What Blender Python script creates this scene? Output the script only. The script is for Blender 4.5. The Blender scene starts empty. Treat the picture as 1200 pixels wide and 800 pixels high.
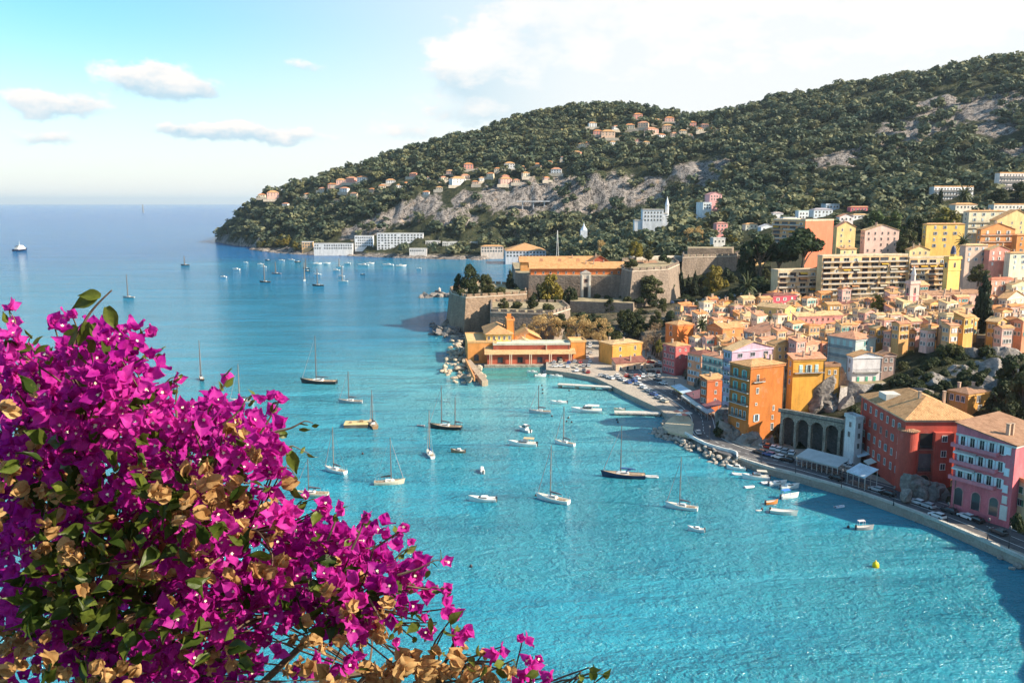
import bpy, math, random
import numpy as np
from mathutils import Vector, Matrix

R = math.radians
random.seed(7)
RNG = np.random.default_rng(7)
SC = bpy.context.scene
COL = SC.collection

# ------------------------------------------------------------------ camera
TH = math.atan(0.162)            # the camera looks 9.2 degrees down
CT, ST = math.cos(TH), math.sin(TH)
CZ = 80.0
cam_d = bpy.data.cameras.new("camera")
cam_d.sensor_width = 36.0
cam_d.lens = 30.0
cam_d.clip_start = 0.05
cam_d.clip_end = 90000.0
cam = bpy.data.objects.new("camera", cam_d)
cam.location = (0, 0, CZ)
cam.rotation_euler = (R(90) - TH, 0, 0)
COL.objects.link(cam)
SC.camera = cam

# ------------------------------------------------------------------ light
SUN_AZ, SUN_EL = R(106), R(34)    # azimuth from +Y towards +X
S = Vector((math.sin(SUN_AZ) * math.cos(SUN_EL), math.cos(SUN_AZ) * math.cos(SUN_EL), math.sin(SUN_EL)))
sun_d = bpy.data.lights.new("sun", 'SUN')
sun_d.energy = 5.0
sun_d.angle = R(0.5)
sun_d.color = (1.0, 0.87, 0.68)
sun = bpy.data.objects.new("sun", sun_d)
sun.rotation_euler = (-S).to_track_quat('-Z', 'Y').to_euler()
COL.objects.link(sun)

SC.view_settings.view_transform = 'Standard'
SC.view_settings.look = 'None'
SC.view_settings.gamma = 1.0
SC.view_settings.use_curve_mapping = False
SC.view_settings.exposure = 1.0
SC.render.engine = 'CYCLES'
SC.cycles.use_denoising = True
SC.cycles.max_bounces = 6
SC.cycles.diffuse_bounces = 3
SC.cycles.glossy_bounces = 2
SC.cycles.transmission_bounces = 4
SC.cycles.transparent_max_bounces = 6
SC.cycles.volume_bounces = 0
SC.cycles.caustics_reflective = False
SC.cycles.caustics_refractive = False
SC.cycles.sample_clamp_indirect = 4.0


def ray(px, py):
    """direction of the photo's pixel (1200 x 800), scaled so that Y = 1"""
    u = (px - 600) / 1000.0
    v = (400 - py) / 1000.0
    dy = CT + v * ST
    return Vector((u / dy, 1.0, (v * CT - ST) / dy))


def at(px, py, Y):
    d = ray(px, py)
    return Vector((d.x * Y, Y, CZ + d.z * Y))


def on(px, py, z=0.0):
    d = ray(px, py)
    Y = (z - CZ) / d.z
    return Vector((d.x * Y, Y, z))


def mpp(p):
    """metres per photo pixel at a point"""
    return (p[1] * CT - (p[2] - CZ) * ST) / 1000.0


def to_px(p):
    dep = p[1] * CT - (p[2] - CZ) * ST
    up = p[1] * ST + (p[2] - CZ) * CT
    return 600 + 1000 * p[0] / dep, 400 - 1000 * up / dep


# ------------------------------------------------------------------ node helpers
class NT:
    def __init__(self, tree):
        self.t = tree

    def n(self, typ, **kw):
        nd = self.t.nodes.new(typ)
        for k, v in kw.items():
            setattr(nd, k, v)
        return nd

    def put(self, sock, v):
        if isinstance(v, bpy.types.NodeSocket):
            self.t.links.new(v, sock)
        elif v is not None:
            if hasattr(sock.default_value, '__len__') and not hasattr(v, '__len__'):
                v = (v,) * len(sock.default_value)
            if hasattr(v, '__len__') and len(v) == 3 and len(sock.default_value) == 4:
                v = tuple(v) + (1,)
            sock.default_value = v

    def math(self, op, a, b=None, c=None, clamp=False):
        nd = self.n('ShaderNodeMath', operation=op, use_clamp=clamp)
        self.put(nd.inputs[0], a)
        self.put(nd.inputs[1], b)
        if c is not None:
            self.put(nd.inputs[2], c)
        return nd.outputs[0]

    def vmath(self, op, a, b=None):
        nd = self.n('ShaderNodeVectorMath', operation=op)
        self.put(nd.inputs[0], a)
        if b is not None:
            self.put(nd.inputs[1], b)
        return nd.outputs['Value'] if op in ('DOT_PRODUCT', 'LENGTH', 'DISTANCE') else nd.outputs['Vector']

    def mix(self, f, a, b, blend='MIX', clamp=False):
        nd = self.n('ShaderNodeMix', data_type='RGBA', blend_type=blend)
        nd.clamp_result = clamp
        self.put(nd.inputs[0], f)
        self.put(nd.inputs[6], a)
        self.put(nd.inputs[7], b)
        return nd.outputs[2]

    def noise(self, vec, scale, detail=4, rough=.55, dist=0.0, dim='3D'):
        nd = self.n('ShaderNodeTexNoise', noise_dimensions=dim)
        if vec is not None:
            self.put(nd.inputs['Vector'], vec)
        self.put(nd.inputs['Scale'], scale)
        self.put(nd.inputs['Detail'], detail)
        self.put(nd.inputs['Roughness'], rough)
        self.put(nd.inputs['Distortion'], dist)
        return nd.outputs[0]

    def map(self, v, a, b, c=0.0, d=1.0, smooth=True):
        nd = self.n('ShaderNodeMapRange', interpolation_type='SMOOTHSTEP' if smooth else 'LINEAR')
        for i, x in enumerate((v, a, b, c, d)):
            self.put(nd.inputs[i], x)
        return nd.outputs[0]

    def scale(self, vec, s):
        return self.vmath('MULTIPLY', vec, s)

    def bump(self, h, strength=.3, dist=.1, normal=None):
        nd = self.n('ShaderNodeBump')
        self.put(nd.inputs['Height'], h)
        self.put(nd.inputs['Strength'], strength)
        self.put(nd.inputs['Distance'], dist)
        if normal is not None:
            self.put(nd.inputs['Normal'], normal)
        return nd.outputs[0]


def new_mat(name):
    m = bpy.data.materials.new(name)
    m.use_nodes = True
    t = NT(m.node_tree)
    b = m.node_tree.nodes['Principled BSDF']
    return m, t, b


_mats = {}


def paint(c, rough=.75, var=.16, scale=.35, spec=.3, metal=0.0, bump=0.0, fine=0.0):
    """a plain painted or plastered surface with weathering that stays in world space"""
    key = ('p', tuple(round(x, 3) for x in c), rough, var, scale, metal, bump)
    if key in _mats:
        return _mats[key]
    m, t, b = new_mat("paint")
    pos = t.n('ShaderNodeNewGeometry').outputs['Position']
    n1 = t.noise(t.scale(pos, (1, 1, .45)), scale, 6, .65)
    n2 = t.noise(pos, scale * 7, 3, .6)
    f = t.math('ADD', t.math('MULTIPLY', n1, .7), t.math('MULTIPLY', n2, .3))
    f = t.map(f, .34, .66)
    hi = tuple(min(1, x * (1 + var) + var * .03) for x in c)
    lo = tuple(x * (1 - var * 1.3) for x in c)
    col = t.mix(f, lo, hi)
    t.put(b.inputs['Base Color'], col)
    b.inputs['Roughness'].default_value = rough
    b.inputs['Specular IOR Level'].default_value = spec
    b.inputs['Metallic'].default_value = metal
    if scale == .35 and rough >= .75:
        st = t.noise(t.scale(pos, (1.5, 1.5, .11)), 1.0, 5, .65)
        pa = t.noise(pos, .22, 5, .7)
        col = t.mix(t.map(st, .5, .72, 0, .42), col, tuple(x * .55 + .02 for x in c))
        col = t.mix(t.map(pa, .56, .66, 0, .3), col, tuple(min(.8, x * .8 + .14) for x in c))
        t.put(b.inputs['Base Color'], col)
    if bump:
        t.put(b.inputs['Normal'], t.bump(n2, .5, bump))
    _mats[key] = m
    return m


def tile(c):
    """terracotta tiles: courses from the face's own coordinates, u along the eave, v up the slope"""
    key = ('t', tuple(round(x, 3) for x in c))
    if key in _mats:
        return _mats[key]
    m, t, b = new_mat("roof tiles")
    uv = t.n('ShaderNodeUVMap').outputs[0]
    pos = t.n('ShaderNodeNewGeometry').outputs['Position']
    n1 = t.noise(pos, .5, 5, .65)
    n2 = t.noise(t.scale(uv, (3.3, .7, 1)), 1.0, 3, .6)
    n3 = t.noise(t.scale(uv, (4.0, 2.8, 1)), 1.3, 1, .5)
    w = t.n('ShaderNodeTexWave', wave_type='BANDS', bands_direction='X')
    t.put(w.inputs['Vector'], uv)
    w.inputs['Scale'].default_value = .7
    w.inputs['Distortion'].default_value = .6
    f = t.map(t.math('ADD', t.math('MULTIPLY', n1, .5), t.math('MULTIPLY', n2, .5)), .32, .68)
    lo = tuple(x * .5 for x in c)
    hi = tuple(min(.9, x * 1.28 + .02) for x in c)
    col = t.mix(f, lo, hi)
    col = t.mix(t.map(n3, .48, .72, 0, .7), col, (.30, .14, .08))
    col = t.mix(t.map(n1, .54, .74, 0, .6), col, (.15, .13, .10))
    t.put(b.inputs['Base Color'], col)
    b.inputs['Roughness'].default_value = .9
    b.inputs['Specular IOR Level'].default_value = .15
    t.put(b.inputs['Normal'], t.bump(w.outputs['Fac'], .6, .12))
    _mats[key] = m
    return m


def stone(c, scale=.5, contrast=.5, name="stone wall", brick=True):
    key = ('s', tuple(round(x, 3) for x in c), scale, brick)
    if key in _mats:
        return _mats[key]
    m, t, b = new_mat(name)
    pos = t.n('ShaderNodeNewGeometry').outputs['Position']
    n1 = t.noise(t.scale(pos, (1, 1, .35)), scale * .5, 6, .7)
    n2 = t.noise(pos, scale * 3, 5, .65)
    v = t.n('ShaderNodeTexVoronoi', feature='F1')
    t.put(v.inputs['Vector'], t.scale(pos, (1, 1, 1.8)))
    v.inputs['Scale'].default_value = scale * 2.2
    f = t.map(t.math('ADD', t.math('MULTIPLY', n1, .55), t.math('MULTIPLY', n2, .45)), .3, .7)
    col = t.mix(f, tuple(x * (1 - contrast) for x in c), tuple(min(.95, x * (1 + contrast * .6)) for x in c))
    if brick:
        sep = t.n('ShaderNodeSeparateColor')
        t.put(sep.inputs[0], v.outputs['Color'])
        col = t.mix(t.math('MULTIPLY', sep.outputs[0], .45), col, tuple(x * .55 for x in c))
    t.put(b.inputs['Base Color'], col)
    b.inputs['Roughness'].default_value = .92
    b.inputs['Specular IOR Level'].default_value = .15
    h = t.math('ADD', n2, t.math('MULTIPLY', v.outputs['Distance'], -.6))
    t.put(b.inputs['Normal'], t.bump(h, .8, .35))
    _mats[key] = m
    return m


def glass():
    if 'glass' in _mats:
        return _mats['glass']
    m, t, b = new_mat("window glass")
    oi = t.n('ShaderNodeObjectInfo').outputs['Random']
    t.put(b.inputs['Base Color'], t.mix(oi, (.012, .014, .018), (.07, .075, .085)))
    b.inputs['Roughness'].default_value = .08
    b.inputs['Specular IOR Level'].default_value = .6
    _mats['glass'] = m
    return m


def leafmat(c, name="leaves", trans=.35, var=.35, tint=None):
    key = ('l', tuple(round(x, 3) for x in c), trans)
    if key in _mats:
        return _mats[key]
    m, t, b = new_mat(name)
    at_ = t.n('ShaderNodeAttribute', attribute_name='tone')
    oi = t.n('ShaderNodeObjectInfo').outputs['Random']
    lo = tuple(x * (1 - var) for x in c)
    hi = tuple(min(1, x * (1 + var * 1.4)) for x in c)
    col = t.mix(at_.outputs['Fac'], lo, hi)
    col = t.mix(t.math('MULTIPLY', oi, .4), col, tint or (c[0] * 1.5, c[1] * 1.1, c[2] * .8))
    t.put(b.inputs['Base Color'], col)
    b.inputs['Roughness'].default_value = .6
    b.inputs['Specular IOR Level'].default_value = .25
    tr = t.n('ShaderNodeBsdfTranslucent')
    t.put(tr.inputs[0], col)
    mx = t.n('ShaderNodeMixShader')
    mx.inputs[0].default_value = trans
    t.t.links.new(b.outputs[0], mx.inputs[1])
    t.t.links.new(tr.outputs[0], mx.inputs[2])
    t.t.links.new(mx.outputs[0], t.t.nodes['Material Output'].inputs[0])
    _mats[key] = m
    return m


# ------------------------------------------------------------------ mesh builder
class MB:
    def __init__(self):
        self.v, self.f, self.mi = [], [], []
        self.cur = 0

    def add(self, vs, fs):
        o = len(self.v)
        self.v += [tuple(p) for p in vs]
        for f in fs:
            self.f.append(tuple(i + o for i in f))
            self.mi.append(self.cur)
        return self

    def quad(self, *p):
        return self.add(p, [tuple(range(len(p)))])

    def box(self, c, s, yaw=0.0):
        """centre c, full sizes s"""
        hx, hy, hz = s[0] / 2, s[1] / 2, s[2] / 2
        ca, sa = math.cos(yaw), math.sin(yaw)
        vs = []
        for z in (-hz, hz):
            for x, y in ((-hx, -hy), (hx, -hy), (hx, hy), (-hx, hy)):
                vs.append((c[0] + x * ca - y * sa, c[1] + x * sa + y * ca, c[2] + z))
        return self.add(vs, [(3, 2, 1, 0), (4, 5, 6, 7), (0, 1, 5, 4), (1, 2, 6, 5), (2, 3, 7, 6), (3, 0, 4, 7)])

    def prism(self, poly, z0, z1, top=None):
        """vertical prism over a plan polygon (counter-clockwise), optional tapered top polygon"""
        n = len(poly)
        top = top or poly
        z0s = z0 if hasattr(z0, '__len__') else [z0] * n
        z1s = z1 if hasattr(z1, '__len__') else [z1] * n
        vs = [(p[0], p[1], z) for p, z in zip(poly, z0s)] + [(p[0], p[1], z) for p, z in zip(top, z1s)]
        fs = [tuple(range(n - 1, -1, -1)), tuple(range(n, 2 * n))]
        fs += [(i, (i + 1) % n, n + (i + 1) % n, n + i) for i in range(n)]
        return self.add(vs, fs)

    def slab(self, poly3, th):
        """a planar polygon given thickness downwards"""
        n = len(poly3)
        vs = [tuple(p) for p in poly3] + [(p[0], p[1], p[2] - th) for p in poly3]
        fs = [tuple(range(n)), tuple(range(2 * n - 1, n - 1, -1))]
        fs += [((i + 1) % n, i, n + i, n + (i + 1) % n) for i in range(n)]
        return self.add(vs, fs)

    def tube(self, path, r, sides=6):
        path = [Vector(p) for p in path]
        rs = r if hasattr(r, '__len__') else [r] * len(path)
        vs, fs = [], []
        for i, p in enumerate(path):
            a = path[max(0, i - 1)]
            c = path[min(len(path) - 1, i + 1)]
            d = (c - a)
            d = d.normalized() if d.length > 1e-9 else Vector((0, 0, 1))
            ref = Vector((1, 0, 0)) if abs(d.x) < .8 else Vector((0, 1, 0))
            e1 = d.cross(ref).normalized()
            e2 = d.cross(e1)
            for k in range(sides):
                an = 2 * math.pi * k / sides
                vs.append(p + e1 * (rs[i] * math.cos(an)) + e2 * (rs[i] * math.sin(an)))
        for i in range(len(path) - 1):
            for k in range(sides):
                a, b2 = i * sides + k, i * sides + (k + 1) % sides
                fs.append((a, b2, b2 + sides, a + sides))
        fs.append(tuple(range(sides - 1, -1, -1)))
        fs.append(tuple(range((len(path) - 1) * sides, len(path) * sides)))
        return self.add(vs, fs)

    def lathe(self, prof, c=(0, 0, 0), sides=12):
        vs, fs = [], []
        for r, z in prof:
            for k in range(sides):
                an = 2 * math.pi * k / sides
                vs.append((c[0] + r * math.cos(an), c[1] + r * math.sin(an), c[2] + z))
        for i in range(len(prof) - 1):
            for k in range(sides):
                a, b2 = i * sides + k, i * sides + (k + 1) % sides
                fs.append((a, b2, b2 + sides, a + sides))
        fs.append(tuple(range(sides - 1, -1, -1)))
        fs.append(tuple(range((len(prof) - 1) * sides, len(prof) * sides)))
        return self.add(vs, fs)

    def mesh(self, name, mats, uv=False, smooth=False):
        me = bpy.data.meshes.new(name)
        me.from_pydata(self.v, [], self.f)
        for m in (mats if isinstance(mats, (list, tuple)) else [mats]):
            me.materials.append(m)
        if any(self.mi):
            me.polygons.foreach_set('material_index', self.mi)
        if smooth:
            me.polygons.foreach_set('use_smooth', [True] * len(self.f))
        if uv:
            l = me.uv_layers.new(name='UVMap')
            for p in me.polygons:
                nrm = p.normal
                t = Vector((-nrm.y, nrm.x, 0))
                t = t.normalized() if t.length > 1e-4 else Vector((1, 0, 0))
                s = nrm.cross(t)
                for li in p.loop_indices:
                    co = me.vertices[me.loops[li].vertex_index].co
                    l.data[li].uv = (co.dot(t), co.dot(s))
        me.update()
        return me


def link(name, me, parent=None, loc=None, yaw=None):
    o = bpy.data.objects.new(name, me)
    COL.objects.link(o)
    if parent is not None:
        o.parent = parent
    if loc is not None:
        o.location = loc
    if yaw is not None:
        o.rotation_euler = (0, 0, yaw)
    return o


def tag(o, label, cat, group=None, kind=None):
    if label:
        o['label'] = label
    if cat:
        o['category'] = cat
    if group:
        o['group'] = group
    if kind:
        o['kind'] = kind
    return o


def thing(name, label, cat, loc=(0, 0, 0), yaw=0.0, group=None):
    o = bpy.data.objects.new(name, None)
    o.empty_display_size = .5
    COL.objects.link(o)
    o.location = loc
    o.rotation_euler = (0, 0, yaw)
    return tag(o, label, cat, group)


def struct(name, me, label=None):
    o = link(name, me)
    o['kind'] = 'structure'
    if label:
        o['label'] = label
    return o


def copy_tree(o, parent=None):
    c = o.copy()
    COL.objects.link(c)
    if parent is not None:
        c.parent = parent
    for ch in list(KIDS.get(o.name, [])):
        copy_tree(ch, c)
    return c


KIDS = {}


def kids(root):
    """remember the children of a prototype so that copies need no search"""
    allk = {}
    for o in COL.objects:
        if o.parent is not None:
            allk.setdefault(o.parent.name, []).append(o)
    stack = [root]
    while stack:
        a = stack.pop()
        KIDS[a.name] = allk.get(a.name, [])
        stack += KIDS[a.name]


def np_mesh(name, V, F, mat, tone=None, smooth=False):
    """V (n,3), F (m,k) with k corners each"""
    me = bpy.data.meshes.new(name)
    n, m, k = len(V), len(F), F.shape[1]
    me.vertices.add(n)
    me.vertices.foreach_set('co', np.ascontiguousarray(V, dtype=np.float32).ravel())
    me.loops.add(m * k)
    me.loops.foreach_set('vertex_index', np.ascontiguousarray(F, dtype=np.int32).ravel())
    me.polygons.add(m)
    me.polygons.foreach_set('loop_start', np.arange(0, m * k, k, dtype=np.int32))
    me.polygons.foreach_set('loop_total', np.full(m, k, dtype=np.int32))
    if smooth:
        me.polygons.foreach_set('use_smooth', np.ones(m, dtype=bool))
    if tone is not None:
        a = me.attributes.new('tone', 'FLOAT', 'POINT')
        a.data.foreach_set('value', np.ascontiguousarray(tone, dtype=np.float32))
    me.materials.append(mat)
    me.update(calc_edges=True)
    me.validate()
    return me


# ------------------------------------------------------------------ sky
world = bpy.data.worlds.new("World")
SC.world = world
world.use_nodes = True
wt = NT(world.node_tree)
bg = world.node_tree.nodes['Background']
sky = wt.n('ShaderNodeTexSky', sky_type='NISHITA')
sky.sun_disc = False
sky.sun_elevation = SUN_EL
sky.sun_rotation = SUN_AZ
sky.altitude = 80
sky.air_density = 1.0
sky.dust_density = 1.2
sky.ozone_density = 1.5
dirv = wt.n('ShaderNodeTexCoord').outputs['Generated']
sepd = wt.n('ShaderNodeSeparateXYZ')
wt.put(sepd.inputs[0], dirv)
az = wt.math('ARCTAN2', sepd.outputs[0], sepd.outputs[1])
el = wt.math('ARCSINE', sepd.outputs[2])
warp1 = wt.noise(dirv, 9.0, 6, .62)
warp2 = wt.noise(wt.vmath('ADD', dirv, (3.1, 1.7, 5.2)), 9.0, 6, .62)
fbm = wt.noise(wt.scale(dirv, (1, 1, 2.0)), 22.0, 9, .62)
azw = wt.math('ADD', az, wt.math('MULTIPLY', wt.math('SUBTRACT', warp1, .5), .07))
elw = wt.math('ADD', el, wt.math('MULTIPLY', wt.math('SUBTRACT', warp2, .5), .045))
CLOUDS = [  # centre and half size in the photograph, strength
    (172, 88, 44, 18, 1.2), (222, 102, 40, 10, .8), (60, 122, 46, 13, 1.0), (58, 160, 34, 7, .75),
    (215, 154, 46, 7, .8), (300, 160, 70, 10, 1.0), (352, 80, 34, 8, .55), (475, 155, 34, 12, .55),
    (575, 75, 55, 26, 1.0), (690, 95, 130, 36, .9), (690, 15, 150, 30, .7), (850, 60, 150, 50, 1.0),
    (1000, 90, 130, 34, .9), (1190, 50, 120, 40, 1.0), (940, 8, 80, 22, .9), (1300, 30, 180, 60, 1.0), (560, 130, 90, 14, .5)]
den, shd = None, None
for (cx, cy, hw, hh, s) in CLOUDS:
    d0 = ray(cx, cy).normalized()
    a0, e0 = math.atan2(d0.x, d0.y), math.asin(d0.z)
    da = wt.math('DIVIDE', wt.math('SUBTRACT', azw, a0), hw / 1000.0 * 1.25)
    de = wt.math('DIVIDE', wt.math('SUBTRACT', elw, e0), hh / 1000.0 * 1.25)
    r2 = wt.math('ADD', wt.math('MULTIPLY', da, da), wt.math('MULTIPLY', de, de))
    g = wt.math('MULTIPLY', wt.math('EXPONENT', wt.math('MULTIPLY', r2, -1.3)), s)
    sg = wt.math('MULTIPLY', g, de)
    den = g if den is None else wt.math('ADD', den, g)
    shd = sg if shd is None else wt.math('ADD', shd, sg)
cov = wt.math('ADD', den, wt.math('MULTIPLY', wt.math('SUBTRACT', fbm, .5), 1.5))
cov = wt.math('MULTIPLY', wt.map(cov, .3, .72), wt.map(den, .06, .3))
cov = wt.math('MULTIPLY', cov, wt.map(az, -.12, .08, 1.0, .5))
shade = wt.math('DIVIDE', shd, wt.math('ADD', den, .05))
shade = wt.math('ADD', shade, wt.math('MULTIPLY', wt.math('SUBTRACT', fbm, .5), 2.2))
litc = wt.math('MAXIMUM', wt.map(shade, -.75, .45), wt.map(az, -.12, .1, 0, .62))
CL_HI, CL_LO = (5.1, 4.8, 4.55), (2.5, 3.5, 4.1)
cloudc = wt.mix(litc, CL_LO, CL_HI)
skyc = wt.mix(1.0, sky.outputs[0], (.62, 1.02, 1.08), 'MULTIPLY')
low = wt.map(el, .0, .2, 1.0, 0.0)
skyc = wt.mix(wt.math('MULTIPLY', low, .85), skyc, (5.3, 5.0, 4.6))
veil = wt.math('MULTIPLY', wt.map(az, -.5, .25), wt.map(el, .9, .25))
skyc = wt.mix(wt.math('MULTIPLY', veil, .9), skyc, (4.9, 4.85, 4.75))
skyc = wt.mix(cov, skyc, cloudc)
wt.put(bg.inputs['Color'], skyc)
bg.inputs['Strength'].default_value = 0.11

# ------------------------------------------------------------------ terrain
def vnoise(x, y, seed=0):
    xi, yi = np.floor(x).astype(np.int64), np.floor(y).astype(np.int64)
    xf, yf = x - xi, y - yi
    def h(a, b):
        n = (a * 374761393 + b * 668265263 + seed * 974711) & 0x7fffffff
        n = ((n ^ (n >> 13)) * 1274126177) & 0x7fffffff
        return ((n ^ (n >> 16)) & 0xffff) / 65535.0
    u, v = xf * xf * (3 - 2 * xf), yf * yf * (3 - 2 * yf)
    return (h(xi, yi) * (1 - u) + h(xi + 1, yi) * u) * (1 - v) + (h(xi, yi + 1) * (1 - u) + h(xi + 1, yi + 1) * u) * v


def fbm2(x, y, octs=5, seed=0):
    a, s, t = 0.5, 0.0, 0.0
    for i in range(octs):
        s = s + a * vnoise(x, y, seed + i * 17)
        t += a
        x, y, a = x * 2.03 + 11.3, y * 2.03 + 5.7, a * .5
    return s / t


# shoreline of the natural ground, seen from above, sea on its left hand side
def q(px, py, z=0.0):
    p = on(px, py, z)
    return (p.x, p.y)


COAST = [(-420, -120), (-180, -20), (-80, 30), (0, 55), (60, 85), (98, 118), (116, 150), (128, 185),
         q(1192, 640), q(1095, 600), q(1005, 566), q(935, 544), q(862, 530), q(835, 522), q(800, 500), q(790, 485),
         q(760, 455), q(725, 446), q(700, 436), q(655, 428), q(600, 420), q(556, 420), q(548, 410), q(528, 396), q(508, 392), q(512, 382), q(530, 374),
         (-36, 560), (-30, 590), (10, 640), (60, 760), (70, 900), (50, 1080),
         q(600, 301), q(560, 305), q(520, 304), q(480, 303), q(430, 301), q(380, 299), q(345, 298), q(318, 296.5), q(290, 292.5), q(296, 289.5),
         q(275, 288), q(252, 283.5), q(250, 280), (-700, 2100), (-600, 2700), (-300, 3300), (1500, 3600), (3200, 3000), (3200, -600), (-420, -600)]
CP = np.array(COAST)


def sdist(x, y, poly=CP):
    """signed distance to a polygon, positive inside"""
    x, y = np.asarray(x, float), np.asarray(y, float)
    dmin = np.full(x.shape, 1e18)
    ins = np.zeros(x.shape, bool)
    n = len(poly)
    for i in range(n):
        ax, ay = poly[i]
        bx, by = poly[(i + 1) % n]
        ex, ey = bx - ax, by - ay
        L = ex * ex + ey * ey
        t = np.clip(((x - ax) * ex + (y - ay) * ey) / L, 0, 1)
        dmin = np.minimum(dmin, (x - ax - t * ex) ** 2 + (y - ay - t * ey) ** 2)
        c = ((ay > y) != (by > y)) & (x < ex * (y - ay) / (by - ay + 1e-12) + ax)
        ins ^= c
    d = np.sqrt(dmin)
    return np.where(ins, d, -d)


CTRL = []
for px, py, z in [(1200, 636, 3), (1120, 600, 3), (1005, 530, 3), (960, 515, 3), (918, 503, 3), (850, 502, 3), (822, 470, 3), (795, 442, 3),
                  (765, 425, 3), (720, 412, 3), (690, 404, 4), (640, 398, 4), (600, 398, 4), (560, 398, 4)]:
    p = on(px, py, z)
    CTRL.append((p.x, p.y, z))
for px, py, Y in [  # visible ground at a known distance
        (1100, 545, 243), (1150, 520, 240), (1135, 492, 258), (1085, 468, 268), (1040, 480, 268), (1110, 408, 305), (1150, 392, 335), (1190, 415, 320), (1080, 415, 312),
        (1200, 480, 250), (1200, 430, 290), (1020, 452, 300), (1000, 494, 263), (960, 488, 271), (925, 484, 281), (915, 470, 315),
        (870, 440, 345), (850, 428, 362), (900, 425, 360), (940, 412, 380), (1000, 402, 385), (900, 392, 430), (960, 388, 440), (1050, 392, 392), (1100, 376, 430),
        (1000, 362, 470), (920, 356, 500), (1060, 352, 492), (1120, 340, 520), (1190, 345, 480), (1000, 305, 590), (1100, 298, 590), (1185, 302, 570),
        (950, 318, 560), (880, 352, 520), (820, 372, 470), (770, 398, 445), (800, 352, 590), (730, 366, 520), (690, 358, 570), (640, 360, 540), (600, 380, 495),
        (740, 395, 455), (690, 400, 440), (620, 312, 600), (730, 312, 600), (680, 306, 680), (760, 305, 640), (830, 318, 620), (860, 330, 600), (900, 325, 615),
        (550, 394, 505), (600, 392, 500), (590, 388, 520), (560, 380, 545), (600, 366, 560),
        (880, 292, 700), (790, 290, 800), (840, 280, 800), (920, 262, 760), (1005, 262, 750), (1100, 246, 820), (1190, 228, 850), (960, 256, 830), (1050, 250, 800),
        (700, 296, 1000), (640, 300, 1120), (745, 285, 960),
        (1200, 190, 1050), (1100, 215, 1000), (1000, 236, 950), (900, 243, 960), (830, 252, 1000), (765, 268, 1050), (700, 283, 1200), (620, 288, 1260), (560, 284, 1300), (500, 287, 1300),
        (440, 290, 1330), (330, 292, 1450), (275, 284, 1690),
        (560, 246, 1370), (620, 245, 1355), (700, 244, 1340), (790, 242, 1300), (555, 224, 1392), (620, 214, 1382), (700, 206, 1368), (800, 200, 1330), (480, 250, 1400), (480, 228, 1430),
        (420, 262, 1420), (400, 240, 1500), (340, 262, 1560), (300, 258, 1680), (280, 262, 1720),
        (800, 170, 1500), (700, 170, 1560), (620, 190, 1500), (540, 200, 1520), (460, 205, 1580),
        (900, 190, 1250), (900, 150, 1450), (1000, 180, 1200), (1000, 140, 1380), (1100, 150, 1230), (1100, 120, 1330), (1200, 110, 1260), (1300, 150, 1050), (1500, 160, 900)]:
    CTRL.append(tuple(at(px, py, Y)))
RIDGE = [(256, 268, 1770), (270, 256, 1760), (287, 243, 1750), (312, 232, 1730), (370, 214, 1720), (420, 199, 1720), (460, 185, 1730), (520, 170, 1740), (600, 147, 1750), (650, 133, 1760),
         (690, 127, 1770), (730, 128, 1770), (780, 136, 1750), (810, 142, 1730), (850, 142, 1720), (880, 133, 1700), (920, 118, 1680), (1000, 106, 1620), (1080, 93, 1560),
         (1140, 82, 1520), (1200, 72, 1500), (1300, 60, 1450), (1450, 50, 1400), (1700, 60, 1300)]
for px, py, Y in RIDGE:
    p = at(px, py, Y)
    CTRL.append(tuple(p))
    k = 1.0 if px > 320 else .5
    CTRL.append((p.x * 1.05, p.y + 260 * k, p.z - 45 * k))
    CTRL.append((p.x * 1.15, p.y + 800 * k, max(20, p.z - 190 * k)))
for px in (250, 300, 350, 420, 500, 560):
    p = on(px, {250: 283, 300: 292, 350: 297.5, 420: 300, 500: 302.5, 560: 303.5}[px])
    CTRL.append((p.x, p.y + 4, 2.0))
CTRL = np.array(CTRL)


def _fit(C):
    n = len(C)
    P = C[:, :2] / 100.0
    D = np.sqrt(((P[:, None] - P[None]) ** 2).sum(-1))
    A = np.zeros((n + 3, n + 3))
    A[:n, :n] = D + np.eye(n) * -0.02
    A[:n, n] = 1
    A[:n, n + 1:] = P
    A[n, :n] = 1
    A[n + 1:, :n] = P.T
    return P, np.linalg.solve(A, np.concatenate([C[:, 2], [0, 0, 0]]))


_P, _W = _fit(CTRL)


def sstep(x, a, b):
    t = np.clip((x - a) / (b - a), 0, 1)
    return t * t * (3 - 2 * t)


# the quay: a slab at 2.2 m whose seaward edge is known and whose landward edge lies under the houses
QZ = 2.2
SEA_EDGE = [(1260, 683), (1200, 655), (1100, 611), (1010, 578), (940, 558), (900, 548), (866, 537), (842, 527), (815, 514), (797, 503),
            (786, 490), (772, 478), (735, 461), (716, 451), (697, 442), (664, 436), (640, 433)]
LAND_EDGE = [(640, 398), (690, 397), (740, 400), (768, 418), (797, 436), (824, 464), (853, 498), (900, 510), (918, 519), (960, 526), (1002, 536), (1014, 552), (1062, 570), (1120, 592), (1200, 620), (1270, 645)]
QUAY = [q(a, b, QZ) for a, b in SEA_EDGE + LAND_EDGE][::-1]
QP = np.array(QUAY)


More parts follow.
